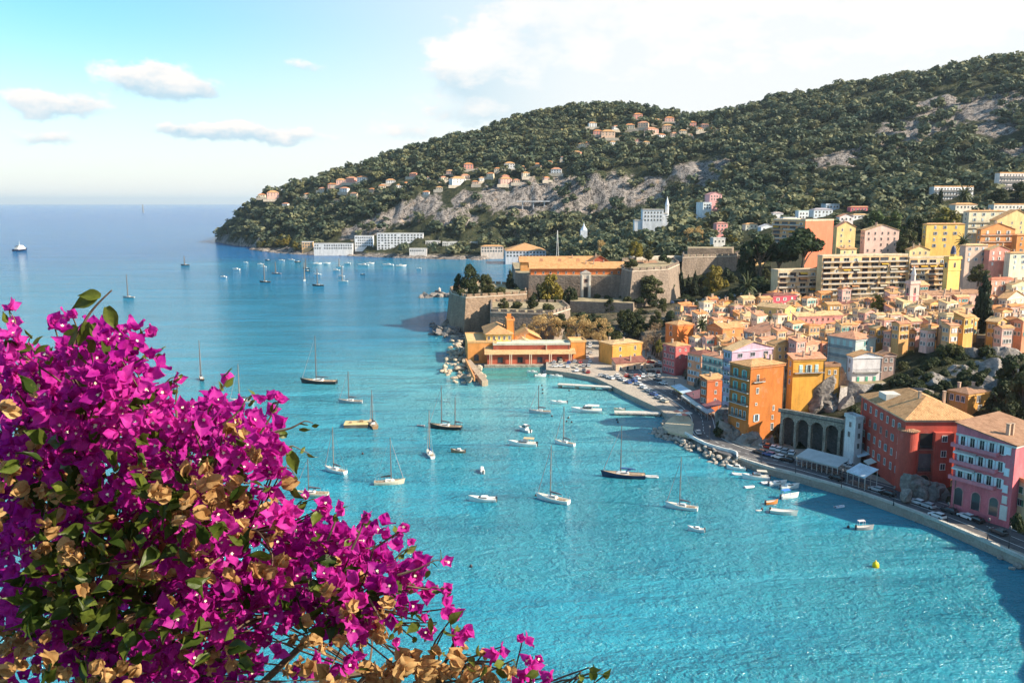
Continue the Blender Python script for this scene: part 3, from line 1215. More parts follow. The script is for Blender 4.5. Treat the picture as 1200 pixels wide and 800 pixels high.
# ------------------------------------------------------------------ the town
ORANGE, TOWER, YELLOW, PINK, RED = (.66, .22, .055), (.52, .165, .035), (.70, .40, .085), (.72, .30, .26), (.50, .085, .06)
CRIM, CREAM, LAV, SALM, WHITE = (.52, .06, .085), (.74, .56, .33), (.50, .36, .46), (.74, .33, .19), (.76, .74, .71)
TEALG, MAG, OCHRE, PEACH, GREYP = (.42, .48, .46), (.55, .13, .27), (.60, .34, .10), (.75, .47, .28), (.45, .43, .42)
T_TAN, T_OR, T_PINK, T_MAR, T_BR, T_CR = (.58, .32, .14), (.62, .25, .09), (.58, .27, .16), (.22, .08, .065), (.36, .2, .12), (.64, .43, .22)
OLD = "houses of the old town"
VIL = "villas above the old town"

# red waterfront building with the rounded corner
b = building("apartment_house", "large red waterfront building with rounded corner, loggia and arches under a tan hipped roof", "building",
             1062, 1010, 1146, 491, 224, 610, RED, ('hip', T_TAN, .42), H=22.5, over=.7, chim=2, cornice=(.62, .45, .3))
F = b['left']
for r_ in range(4):
    for c_ in range(7):
        F.window(1.6 + (F.w - 3.2) * (c_ + .5) / 7, 3.0 + r_ * 4.1, .95, 1.8, C_WHITE if r_ != 1 else (.55, .35, .3), C_GREY if (c_ + r_) % 3 == 0 else None)
F = b['right']
w_ = F.w
# rounded corner bastion and loggia
cA = b['A'][0]
mb = MB()
prof = []
ang0 = math.atan2(F.n.y, F.n.x)
cyl = MB(); cyl.lathe([(2.6, -2.0), (2.6, b['ht'] - 3.4)], (cA.x + 1.6, cA.y + 1.4, 0), 28)
link("corner_turret", cyl.mesh("corner_turret", paint(RED, .85, .14), smooth=False), b['root'])
cyl = MB(); cyl.lathe([(2.9, b['ht'] - 3.4), (2.9, b['ht'] - 3.2), (.4, b['ht'] - 2.2)], (cA.x + 1.6, cA.y + 1.4, 0), 28)
link("turret_roof", cyl.mesh("turret_roof", tile(T_BR), uv=True), b['root'])
# projecting wing on the right and loggias as flat panels, their recess shade painted dark
F.box("wing", w_ * .52, 3.4 + (b['ht'] - 3.4) / 2, (w_ * .26, 1.5, b['ht'] - 3.4), paint(RED, .85, .14))
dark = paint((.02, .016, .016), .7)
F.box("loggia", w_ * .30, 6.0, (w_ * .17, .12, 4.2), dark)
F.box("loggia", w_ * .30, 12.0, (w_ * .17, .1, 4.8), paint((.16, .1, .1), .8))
F.balcony(w_ * .21, w_ * .39, 8.4, .6, (.6, .2, .15)); F.balcony(w_ * .21, w_ * .39, 14.6, .6, (.5, .12, .09))
F.window(w_ * .30, 18.4, 3.2, 5.6, (.55, .2, .14), arch=True)
F.window(w_ * .74, 19.0, 2.6, 4.6, (.55, .2, .14), arch=True)
for dr in (5.0, 9.2, 12.8):
    F.window(w_ * .52, dr, 1.2, 1.6)
    b['root'].children
F.window(w_ * .9, 4.6, 1.5, 1.6); F.window(w_ * .8, 9.5, 1.1, 1.6)
# move the windows of the wing onto its front
for o in b['root'].children:
    if o.name.startswith('window') and abs((o.location - F.pt(w_ * .52, 0)).xy.length) < .3:
        o.location += F.n * 1.5
mb = MB(); c_ = b['pt'](b['wr'] * .25, b['wl'] * .66)
mb.box((c_.x, c_.y, b['ht'] + 1.5), (6, 5, 2.6)); link("roof_terrace", mb.mesh("roof_terrace", paint((.6, .55, .48))), b['roof'])
F0 = b['left']
F0.awning(2, 9, 16.2, 3.2, .9, (.62, .66, .7)); F0.awning(10, 14, 17.0, 2.2, .8, (.7, .68, .62))

# pink apartment house
b = building("apartment_house", "pink waterfront apartment house with three rows of balconies and white shutters", "building",
             1191, 1121, 1240, 522, 197, -40, (.66, .165, .2), ('sl', T_BR, .16), H=19.5, over=.5, cornice=(.62, .58, .55))
F = b['left']
for k, dr in enumerate((1.7, 5.9, 10.1)):
    for c_ in range(5):
        F.window(1.4 + (F.w - 4.6) * (c_ + .2) / 4.2, dr + .1, 1.1, 2.3, C_WHITE, (.72, .76, .8) if c_ % 2 == 0 else (.72, .76, .8))
    F.window(F.w - 1.6, dr + 1.1 if k else dr, 1.0, 1.7, C_WHITE, (.75, .79, .84), closed=True)
    F.balcony(-.3, F.w - 3.6, dr + 1.7, 1.7, (.66, .2, .24), (.64, .2, .24), solid=True, h=.75)
    if k:
        F.awning(.3, 5.6, dr - 1.5, 1.4, .35, (.72, .7, .66))
for c_ in range(3):
    F.window(1.9 + c_ * (F.w - 5.4) / 2.1, 16.4, 2.1, 4.6, (.6, .26, .26), arch=True)
F.window(F.w - 1.5, 17.2, 1.5, 3.4, C_WHITE, C_WHITE, closed=True); F.window(F.w - 1.5, 13.9, 1.0, 1.7, C_WHITE, C_WHITE, closed=True)

# orange tower house
b = building("tower_house", "tall burnt orange waterfront house with turquoise shutters and tiled pyramid roof", "building",
             880, 856, 920, 430, 272, 100, TOWER, ('hip', T_TAN, .28), H=27.5, over=.5, chim=2)
F = b['left']
for r_ in range(3):
    for c_ in range(2):
        F.window(F.w * (.3 + .42 * c_), 2.9 + r_ * 4.3, 1.15, 2.5, C_WHITE, C_TEAL)
    F.balcony(.5, F.w - .3, 4.5 + r_ * 4.3, .9)
for c_ in range(4):
    F.window(F.w * (.2 + .2 * c_), 16.3, .9, 2.2, (.6, .62, .62))
F.balcony(F.w * .1, F.w * .9, 17.8, .7)
F.window(F.w * .5, 20.4, 1.0, 1.3); F.window(F.w * .78, 24.3, 1.2, 2.6, C_WHITE, arch=True)
F = b['right']
for (fx, dr, w__, h__) in ((.22, 4.0, .8, 2.2), (.22, 8.2, .9, 1.7), (.2, 12.6, .6, .7), (.22, 17.3, 1.2, 2.3), (.72, 14.7, .6, 1.5), (.7, 17.8, .6, 1.3), (.7, 21.0, 1.0, 2.2), (.24, 22.6, .5, .8)):
    F.window(F.w * fx, dr, w__, h__, C_WHITE, C_BLUEG if h__ > 2.15 and fx < .5 and dr > 10 else None)
F.balcony(F.w * .08, F.w * .4, 5.2, .7)

ROWS = []


def house(name, label, *a, left=None, right=None, lb=None, rb=None, **k):
    k.setdefault('group', OLD)
    bb = building(name, label, "house" if 'house' in name else ("villa" if 'villa' in name else "building"), *a, **k)
    for fc, g in ((bb['left'], left), (bb['right'], right)):
        if g:
            c, r, kw = g
            c = min(c, max(1, int(fc.w / 1.7)))
            fc.grid(c, min(r, max(1, int((bb['ht'] - .6) / kw.get('step', 3.1)))), **kw)
    for fc, g in ((bb['left'], lb), (bb['right'], rb)):
        for dr in (g or ()):
            fc.balcony(.4, fc.w - .4, dr, .9)
    return bb


S = dict
house("town_house", "narrow lavender house behind the orange tower with pink side and tan roof", 858, 848, 906, 411, 291, 100, LAV, ('gl', T_CR, .28), H=30,
      left=(2, 6, S(frame=(.6, .6, .66), shut=(.55, .55, .66))), right=(3, 1, S(w=2.0, h=1.3, frame=(.5, .52, .6))), lb=(4.6, 7.7, 10.8))
house("town_house", "narrow rust red house with blank gable in front of the brown awnings", 829, 826, 849, 445, 312, 120, (.52, .14, .05), ('sl', T_TAN, .22), H=15.5, left=(2, 3, S()), right=(1, 3, S(w=.8, h=1.2)), chim=1)
house("town_house", "house with pink window front and dark red flank at the road bend", 792, 777, 809, 406, 382, 60, (.50, .12, .12), ('hip', T_TAN, .3), H=14, left=(4, 4, S(h=1.7, frame=(.7, .6, .6), step=3.2)), right=(2, 2, S(w=.7, h=1.0)))
house("town_house", "orange house with maroon tiled roof between the red flank and the teal balconies", 822, 806, 846, 417, 356, 60, SALM, ('hip', T_MAR, .34), H=15, left=(4, 4, S(shut=C_BLUEG)), right=(2, 2, S()))
house("town_house", "pale cream house with teal shutters and balconies below the maroon roof", 848, 823, 866, 421, 333, 60, (.62, .62, .52), ('hip', T_PINK, .3), H=16, left=(4, 4, S(shut=C_TEAL)), lb=(3.2, 6.3), right=(2, 3, S()))
house("town_house", "bright orange house with arched window at the seaward end of the old town", 794, 780, 813, 381, 420, 40, (.74, .21, .05), ('hip', T_TAN, .34), H=15, left=(1, 2, S(w=1.6, h=2.2, arch=True)), right=(0, 0, S()), chim=1)
house("town_house", "orange gabled house with pink flank beside the palm tree", 847, 829, 872, 385, 390, 40, (.74, .25, .09), ('gr', T_TAN, .36), H=15, left=(4, 3, S(w=.8, h=1.4, first=3)), right=(1, 3, S(w=1, h=1.1)))
house("town_house", "weathered brown gabled house with pale blue end wall amid the roofs", 889, 872, 938, 392, 366, 300, (.36, .24, .2), ('gl', T_PINK, .34), H=12, left=(3, 2, S(shut=C_BLUEG, w=1.2)), right=(4, 2, S(shut=C_WHITE)))
house("town_house", "long yellow house with sloping cream roof below the crimson house", 920, 887, 933, 362, 432, -250, (.74, .5, .19), ('gl', T_CR, .34), H=12, left=(3, 2, S(first=2.4)), right=(1, 2, S(w=.7)))
house("town_house", "crimson house with dark maroon hipped roof and white shutters", 906, 894, 934, 347, 463, 200, (.56, .08, .12), ('hip', T_MAR, .3), H=10, left=(3, 2, S(frame=C_WHITE)), right=(3, 2, S(shut=C_WHITE)))
house("town_house", "small magenta annex house beside the crimson house", 934, 928, 952, 359, 460, 200, MAG, ('sl', T_MAR, .2), H=8, right=(2, 1, S(w=1.2)), left=(1, 1, S()), chim=1)
house("town_house", "long pink house with two rows of small dark windows and a cream roof", 934, 930, 988, 371, 417, 300, PINK, ('sl', T_CR, .3), H=10, right=(8, 3, S(w=.9, h=1.2, frame=(.6, .3, .25), step=2.8)), left=(2, 2, S()))
house("town_house", "long low house with bright orange tiled roof behind the yellow shuttered house", 946, 940, 988, 391, 395, -300, (.72, .38, .2), ('sl', T_OR, .42), H=8, right=(5, 1, S(w=.8, h=1)))
house("town_house", "yellow house with pale turquoise shutters and a long balcony above the stone arches", 930, 926, 967, 421, 289, 420, (.72, .36, .06), ('sl', T_PINK, .3), H=19, right=(3, 1, S(w=1.1, h=2.5, first=3.4, shut=(.5, .68, .7), margin=1.6)), left=(1, 3, S(w=.7)), rb=(4.8,))
bb = house("town_house", "ochre end house in shade between the yellow house and the rock", 967, 964, 985, 430, 291, 420, (.55, .28, .06), ('flat', T_BR, 0), H=12, right=(2, 2, S(w=.7, h=1.3)))
house("town_house", "teal grey house with oval shuttered windows and long blue balcony under a pink hipped roof", 1003, 971, 1027, 398, 318, 0, TEALG, ('hip', T_PINK, .34), H=12, left=(4, 1, S(w=1.2, h=2.0, frame=(.5, .6, .58), shut=(.4, .62, .6), closed=True)), lb=(4.2, 7.6), right=(3, 2, S(shut=C_TEAL)), cornice=(.4, .42, .42))
for k in range(4):
    bb['right'].root
house("town_house", "white house with green shutters standing on the rough stone wall", 1000, 997, 1034, 418, 299, 450, (.70, .66, .66), ('gl', T_TAN, .3), H=10.5, right=(3, 1, S(w=.9, h=1.8, first=8.2, shut=C_GREEN, closed=True)), left=(1, 2, S()), rb=(5.6,))
bb = house("town_house", "small brown annex house on the right of the white house with green shutters", 1034, 1030, 1050, 416, 301, 450, (.36, .24, .2), ('gl', T_BR, .34), H=8, right=(2, 2, S(w=.8, h=1.2)), chim=1)
house("town_house", "pale lilac and yellow house with teal door and washing line balcony", 1048, 1030, 1083, 385, 348, 200, (.66, .58, .36), ('hip', T_CR, .28), H=12, right=(3, 3, S(shut=C_TEAL)), left=(2, 3, S(w=.9, frame=(.6, .55, .6))), rb=(6.6,))
house("town_house", "peach house with steep red tiled roof behind the lilac and yellow house", 1084, 1072, 1108, 386, 362, 0, (.70, .42, .28), ('gr', (.5, .17, .1), .5), H=10, right=(2, 2, S(w=.8)), left=(2, 2, S()))
house("town_house", "orange fronted house under a broad cream roof behind the teal grey house", 1040, 1034, 1072, 372, 395, 300, (.72, .3, .13), ('gl', T_CR, .3), H=11, right=(4, 2, S(w=.8, h=1.2)), left=(1, 2, S()))
house("town_house", "low grey gabled house with slate coloured shadowed wall left of the orange front", 1012, 1000, 1040, 372, 412, 100, (.46, .4, .4), ('gr', T_BR, .4), H=9, right=(3, 2, S(w=.8)), left=(2, 2, S()))
house("town_house", "long house with wide maroon roof below the balcony block", 966, 960, 1022, 357, 455, 300, (.62, .36, .22), ('hip', T_MAR, .34), H=8, right=(6, 1, S(w=.8, h=1.2)))
house("town_house", "pale cream house with tan gable between the long pink house and the maroon roof", 990, 982, 1014, 368, 432, 250, CREAM, ('gl', T_TAN, .34), H=9, right=(3, 2, S(w=.8)))
house("town_house", "salmon house with two small square windows left of the church tower", 1044, 1036, 1062, 350, 432, 250, SALM, ('gr', T_PINK, .36), H=12, right=(2, 3, S(w=.9)), left=(2, 2, S()))
house("church", "church nave with pale pink wall and long brown tiled roof between its two towers", 1080, 1074, 1150, 346, 442, 300, (.70, .42, .34), ('sl', T_BR, .36), H=15, right=(3, 1, S(w=2.2, h=2.2, first=5, arch=True, frame=(.5, .3, .25))), group=None, chim=0)
house("town_house", "orange and white house with arched openings in front of the church nave", 1104, 1094, 1132, 358, 412, 200, (.74, .34, .16), ('hip', T_OR, .34), H=12, right=(3, 3, S(w=1, h=1.5, arch=True)), left=(2, 2, S()))
house("town_house", "pink house with cream roof in front of the church nave beside the cypress", 1134, 1124, 1150, 362, 400, 200, (.72, .40, .34), ('gl', T_CR, .36), H=11, right=(2, 3, S(w=.8)), left=(2, 2, S()))
house("town_house", "low ochre stone house with long cream eave below the church square", 1104, 1098, 1140, 382, 362, 300, (.56, .42, .24), ('hip', T_CR, .3), H=8, right=(5, 1, S(w=1, h=1.4)), left=(1, 1, S()))
house("town_house", "wide house with bright red and tan hipped roof right of the cypress", 1164, 1152, 1212, 362, 392, 250, (.62, .46, .34), ('hip', T_OR, .42), H=9, right=(5, 2, S(w=.9)), left=(2, 2, S()))
house("town_house", "pale grey stone house with crenellated parapet on the cliff top", 1176, 1171, 1206, 374, 336, 420, (.46, .43, .40), ('flat', (.5, .47, .44), 0), H=13, right=(2, 2, S(w=1.3, h=1.4, shut=C_BLUEG, first=2.6, step=4)), wallmat=GREYST)
house("town_house", "salmon house with red pyramid roof right of the clock tower", 1162, 1159, 1190, 328, 455, 300, (.72, .36, .26), ('hip', (.52, .17, .1), .5), H=11, right=(3, 2, S(shut=C_WHITE)))
house("town_house", "small white and yellow house at the edge behind the red pyramid roof", 1186, 1180, 1212, 334, 452, 300, (.74, .66, .42), ('gl', T_CR, .3), H=10, right=(3, 2, S(w=1.1, shut=C_BLUEG)))
house("town_house", "ochre house with dark brown roof and white window frames behind the red waterfront building", 1135, 1111, 1162, 462, 258, 100, (.58, .30, .07), ('hip', T_BR, .34), H=9, left=(3, 1, S(w=1.1, h=1.8, frame=C_WHITE)), right=(1, 2, S(w=1.5, h=2)), chim=2)
house("town_house", "narrow white house squeezed between the stone arches and the red waterfront building", 1003, 1000, 1012, 492, 247, 300, (.72, .72, .72), ('flat', (.6, .6, .6), 0), H=14, right=(1, 3, S(w=.8, h=1.6)), left=(1, 2, S()), depth_min=5)
house("town_house", "cream house edge with dark green shutters beyond the pink apartment house", 1206, 1197, 1240, 568, 196, 300, (.66, .52, .3), ('flat', T_TAN, 0), H=10, right=(2, 2, S(shut=(.05, .15, .1))), left=(1, 2, S(shut=(.05, .15, .1))))
# roofs filling the middle of the old town
FILL = [(868, 378, 404, 20, 'gl', T_TAN, PEACH, "peach house with flat tan gable right of the orange gabled house"),
        (900, 381, 408, 26, 'hip', T_CR, (.72, .5, .3), "cream house with pale hipped roof behind the weathered brown house"),
        (878, 371, 430, 22, 'sl', T_CR, (.7, .52, .33), "low cream house with bleached roof near the pines' foot"),
        (850, 375, 432, 24, 'gl', T_OR, (.72, .32, .18), "salmon house with orange gable behind the palm tree"),
        (826, 378, 440, 22, 'sl', (.55, .2, .12), (.62, .3, .22), "low house with brick red roof left of the palm tree"),
        (806, 371, 447, 24, 'hip', T_PINK, (.66, .36, .28), "rose house with pink hipped roof behind the bright orange house"),
        (916, 404, 342, 34, 'gl', T_TAN, (.72, .44, .18), "amber house with broad tan gable above the orange tower"),
        (950, 404, 345, 28, 'sl', T_PINK, (.7, .4, .28), "peach house with rosy roof left of the teal grey house"),
        (936, 398, 362, 30, 'gl', T_CR, (.72, .5, .26), "straw coloured house with cream gable below the bright orange roof"),
        (968, 402, 350, 22, 'hip', T_OR, (.72, .3, .2), "coral house with orange hipped roof left of the teal grey house"),
        (898, 398, 352, 24, 'gr', T_PINK, (.7, .42, .3), "apricot house with rose gable behind the lavender house"),
        (985, 385, 400, 26, 'gl', T_PINK, (.68, .38, .3), "dusty rose house with pink gable behind the orange long roof"),
        (1022, 388, 372, 24, 'hip', T_BR, (.56, .4, .34), "mauve brown house with dark hipped roof above the teal grey house"),
        (1066, 372, 398, 28, 'gl', T_OR, (.72, .36, .2), "tangerine house with orange gable in front of the church tower"),
        (1090, 376, 385, 24, 'sl', T_CR, (.7, .5, .38), "sand coloured house with cream roof below the church nave"),
        (1118, 374, 384, 26, 'hip', T_PINK, (.7, .45, .36), "blush house with pink hipped roof below the church nave"),
        (1010, 352, 470, 26, 'hip', T_TAN, (.7, .5, .3), "buff house with tan hipped roof just under the balcony block"),
        (1160, 350, 425, 26, 'gl', T_OR, (.7, .4, .26), "clay coloured house with orange gable right of the cypress top"),
        (1186, 350, 420, 30, 'gl', T_TAN, (.7, .55, .4), "ivory house with tan gable at the right edge above the grey stone house"),
        (1140, 345, 452, 24, 'sl', T_TAN, (.7, .44, .3), "biscuit coloured house with tan lean-to roof behind the cypress"),
        (1052, 398, 352, 20, 'flat', (.55, .5, .48), (.5, .44, .4), "small flat roofed house below the lilac and yellow house"),
        (884, 410, 333, 22, 'sl', T_PINK, (.68, .3, .28), "pink house with rose lean-to roof right behind the orange tower")]
for (cx, ye, Y, wd, rk, rc, wc, lab) in FILL:
    house("town_house", lab, cx - wd * .2, cx - wd / 2, cx + wd / 2, ye, Y, RNG.choice([-150, 50, 200, 300]), wc, (rk, rc, .34), H=9, left=(2, 2, S(w=.8, h=1.3)), right=(3, 2, S(w=.8, h=1.3)))

ZONES = [("below the balcony block", 905, 1060, 345, 372), ("around the church", 1060, 1125, 345, 380), ("in the middle of the old town", 930, 1075, 372, 405), ("above the waterfront row", 812, 935, 372, 425), ("at the old town's upper left corner", 800, 900, 362, 385), ("along the cliff edge below the church", 1072, 1200, 378, 400)]
CLN = [("peach", (.76, .42, .2)), ("pale pink", (.74, .45, .38)), ("ochre", OCHRE), ("cream", CREAM), ("terracotta", (.66, .28, .16)), ("apricot", (.76, .4, .15)), ("dull rose", (.6, .32, .27)), ("ivory", (.7, .62, .48))]
RFN = [("tan", T_TAN), ("orange", T_OR), ("rosy", T_PINK), ("bleached", T_CR)]
KFN = [("hipped", 'hip'), ("gabled", 'gl'), ("lean-to", 'sl'), ("cross gabled", 'gr')]
seen = set()
rz = random.Random(21)
for zi, (zn, xa, xb, ya, yb) in enumerate(ZONES):
    for t_ in range(150):
        px, py = rz.uniform(xa, xb), rz.uniform(ya, yb)
        p = hit(px, py + 14, 280, 540)
        if p is None or (1136 < px < 1168 and py > 360): continue
        wd = rz.uniform(14, 23); wm_ = wd * mpp(p)
        if any((p.x - a) ** 2 + (p.y - b2) ** 2 < (r_ * .62 + wm_ * .45) ** 2 for a, b2, r_ in FOOT): continue
        hgt = rz.uniform(7.5, 13)
        tx, ty = to_px((p.x, p.y, p.z + hgt))
        (cn, cc), (rn, rc), (kn, kk) = rz.choice(CLN), rz.choice(RFN), rz.choice(KFN)
        lab = "%s house with %s %s roof %s" % (cn, rn, kn, zn)
        if lab in seen: continue
        seen.add(lab)
        house("town_house", lab, tx - wd * .15, tx - wd * .5, tx + wd * .5, ty, p.y - 2, rz.choice([-100, 100, 250, 330]), cc, (kk, rc, rz.uniform(.28, .42)), H=hgt, left=(2, 2, S(w=.8, h=1.3)), right=(3, 2, S(w=.9, h=1.4, shut=rz.choice([None, C_TEAL, C_WHITE, C_BROWN]))))
print("old town filler houses", len(seen))
# church towers
def church_tower(label, cx, ytop, ye, yb, Y, wpx, wall, domed):
    bb = building("bell_tower", label, "tower", cx - wpx * .25, cx - wpx / 2, cx + wpx / 2, ye, Y, 150, wall, ('flat', wall, 0), H=(yb - ye) * Y / 1000, over=.2, chim=0, depth_min=3)
    A, ht, pt = bb['A'], bb['ht'], bb['pt']
    c = pt(bb['wr'] / 2, bb['wl'] / 2)
    rr = min(bb['wr'], bb['wl']) / 2
    hc = (ye - ytop) * Y / 1000
    mb = MB()
    if domed:
        mb.lathe([(rr * .98, .3), (rr * .98, hc * .3)], (c.x, c.y, ht), 8)
        link("drum", mb.mesh("drum", paint(wall)), bb['root'])
        mb = MB()
        mb.lathe([(rr * 1.02, 0)] + [(rr * .95 * math.cos(a), hc * .62 * math.sin(a)) for a in [k * math.pi / 16 for k in range(8)]], (c.x, c.y, ht + hc * .31), 16)
        link("dome", mb.mesh("dome", paint((.08, .09, .16), .4), smooth=True), bb['root'])
    else:
        mb.lathe([(rr * .8, .2), (rr * .8, hc * .45), (rr * .95, hc * .47), (rr * .1, hc)], (c.x, c.y, ht), 8)
        link("lantern", mb.mesh("lantern", paint((.62, .56, .52))), bb['root'])
    for f in (bb['left'], bb['right']):
        f.window(f.w / 2, 3.6, 1.3, 2.8, (.62, .5, .4), arch=True, part="belfry_opening")
        f.box("string_course", f.w / 2, 6.2, (f.w + .3, .25, .35), paint(tuple(min(.85, x * 1.15) for x in wall)))
        f.box("string_course", f.w / 2, .2, (f.w + .5, .4, .4), paint(tuple(min(.85, x * 1.15) for x in wall)))
    return bb


bb = church_tower("slender white and pink church bell tower rising in front of the balcony block", 1071, 312, 332, 362, 418, 15, (.60, .43, .38), False)
bb['left'].box("clock_panel", bb['left'].w / 2, 7.2, (1.6, .08, 4.2), paint((.6, .16, .18)))
bb['right'].box("clock_panel", bb['right'].w / 2, 7.2, (1.6, .08, 4.2), paint((.6, .16, .18)))
church_tower("sunlit yellow bell tower with small dark blue dome beside the balcony block", 1117, 287, 303, 340, 455, 20, (.78, .52, .16), True)

# apartment blocks with rows of balconies
def block(label, x0, xl, xr, ye, Y, vp, H, floors, step, wall, bands=4, group="apartment blocks above the old town", rooft=('flat', (.62, .5, .36), 0), sides=('right',), solid=True):
    bb = building("apartment_block", label, "apartment block", x0, xl, xr, ye, Y, vp, wall, rooft, H=H, group=group, over=.9, chim=0)
    rnd = random.Random(int(x0))
    for sn in sides:
        f = bb[sn]
        n = max(2, int(f.w / 6.4))
        for r_ in range(floors):
            dr = .55 + r_ * step
            if dr + step > bb['ht']: break
            for k in range(n):
                xm = f.w * (k + .5) / n
                wd = f.w / n
                if (k + r_ * (k % 2)) % bands == bands - 1:
                    f.window(xm, dr + 1.5, 1.2, 1.5, C_WHITE, rnd.choice([C_WHITE, C_BROWN, C_BLUEG]))
                else:
                    f.window(xm, dr + 1.5, round(wd * rnd.choice((.55, .72, .84)), 1), 2.3, (.34, .12, .06) if rnd.random() < .6 else C_WHITE)
                    if rnd.random() < .22: f.awning(xm - wd * .36, xm + wd * .36, dr + .25, 1.3, .7, rnd.choice(((.72, .42, .06), (.66, .58, .46), (.6, .3, .14))))
            x = .2
            while x < f.w - 3:
                L = min(rnd.choice((9.5, 14, 20)), f.w - .3 - x)
                f.balcony(x, x + L, dr + step - .25, 1.5, tuple(w * .95 for w in wall), solid=solid and rnd.random() < .75, h=.85, rail=(.5, .45, .4))
                x += L + rnd.choice((.6, 2.6))
    return bb


BLK = (.72, .52, .28)
block("long yellow apartment block with stacked dark loggias and balconies behind the church", 964, 958, 1064, 301, 500, 350, 26, 7, 3.2, BLK)
block("lower left wing of the yellow balcony block stepping down beside the pines", 912, 904, 959, 318, 505, 350, 20, 6, 3.2, (.70, .52, .32))
block("right wing of the yellow balcony block between the two church towers", 1066, 1064, 1142, 303, 512, 350, 22, 6, 3.2, (.72, .5, .26))
bb = block("tall orange apartment block with blank red flank rising behind the big pines", 944, 906, 977, 259, 590, -60, 30, 6, 3.1, (.70, .40, .18), sides=('left',))
bb['right'].box("painted_flank", bb['right'].w / 2, bb['ht'] / 2, (bb['right'].w - .2, .1, bb['ht'] - .3), paint((.68, .2, .11), .85, .08))

V = dict(group=VIL)
house("villa", "golden yellow four storey villa with hipped tan roof and blue grey shutters", 1086, 1082, 1131, 263, 565, 420, (.76, .50, .14), ('hip', T_TAN, .36), H=17, right=(3, 4, S(w=1.3, h=1.9, shut=(.3, .33, .42), step=4, margin=2.5)), left=(1, 3, S()), **V)
house("villa", "pale pink villa with low gable and rows of small shutters", 1014, 1009, 1054, 270, 570, 420, (.76, .52, .44), ('gl', T_CR, .3), H=17, right=(5, 4, S(w=1, h=1.6, frame=(.6, .45, .4), step=3.8)), left=(2, 3, S()), **V)
house("villa", "tall yellow house with dark dormer roof beside the orange block", 981, 977, 1003, 266, 568, 380, (.76, .54, .24), ('gl', T_PINK, .5), H=17, right=(2, 4, S(w=1, h=1.5, step=3.7)), **V)
house("villa", "tall cream apartment villa with tan roof and pale green balconies above the orange villa", 1136, 1129, 1180, 248, 592, 400, (.70, .62, .46), ('hip', T_TAN, .3), H=22, right=(4, 5, S(w=1.2, h=1.8, shut=C_BLUEG, step=3.7)), left=(1, 4, S()), rb=(7.5, 11.2, 15), **V)
house("villa", "orange villa with white balustraded balconies in front of the cream apartment villa", 1150, 1146, 1190, 269, 545, 400, (.76, .32, .12), ('gl', T_TAN, .32), H=17, right=(3, 3, S(w=1.4, h=2, shut=C_WHITE, step=4.2)), left=(1, 3, S()), rb=(3.7, 7.9), **V)
house("villa", "ochre villa at the right edge with broad roof behind the orange villa", 1168, 1160, 1215, 258, 575, 300, (.70, .5, .24), ('gl', T_TAN, .4), H=16, right=(4, 3, S()), **V)
house("villa", "burnt orange house at the right edge beside the orange villa", 1192, 1188, 1222, 276, 540, 380, (.70, .27, .08), ('hip', T_OR, .36), H=15, right=(3, 3, S(step=3.6)), **V)
house("villa", "small tan roofed house with grey windows below the orange villa", 1132, 1125, 1158, 288, 500, 350, (.62, .45, .36), ('hip', T_CR, .4), H=12, right=(3, 3, S(shut=C_BLUEG)), **V)
house("villa", "rosy house with tall windows under the orange villa's right side", 1160, 1156, 1184, 293, 498, 350, (.70, .3, .24), ('gl', T_CR, .34), H=13, right=(3, 3, S(shut=C_WHITE)), **V)
house("villa", "white and cream house at the right edge below the burnt orange house", 1184, 1180, 1215, 297, 492, 350, (.74, .66, .5), ('hip', T_TAN, .36), H=12, right=(3, 3, S(shut=C_BLUEG)), **V)
house("villa", "low yellow pavilion with tan gable on the terrace below the golden villa", 1066, 1061, 1090, 293, 530, 380, (.74, .55, .28), ('gl', T_TAN, .36), H=8, right=(3, 1, S()), **V)
house("villa", "small cream house with yellow awning left of the balcony block's roof", 985, 980, 1004, 292, 535, 300, (.74, .58, .3), ('sl', T_TAN, .24), H=8, right=(2, 1, S()), **V)
house("villa", "ochre house with tan roof half hidden left of the big pines", 880, 876, 898, 284, 640, 300, (.70, .46, .22), ('hip', T_TAN, .4), H=9, right=(2, 1, S()), **V)
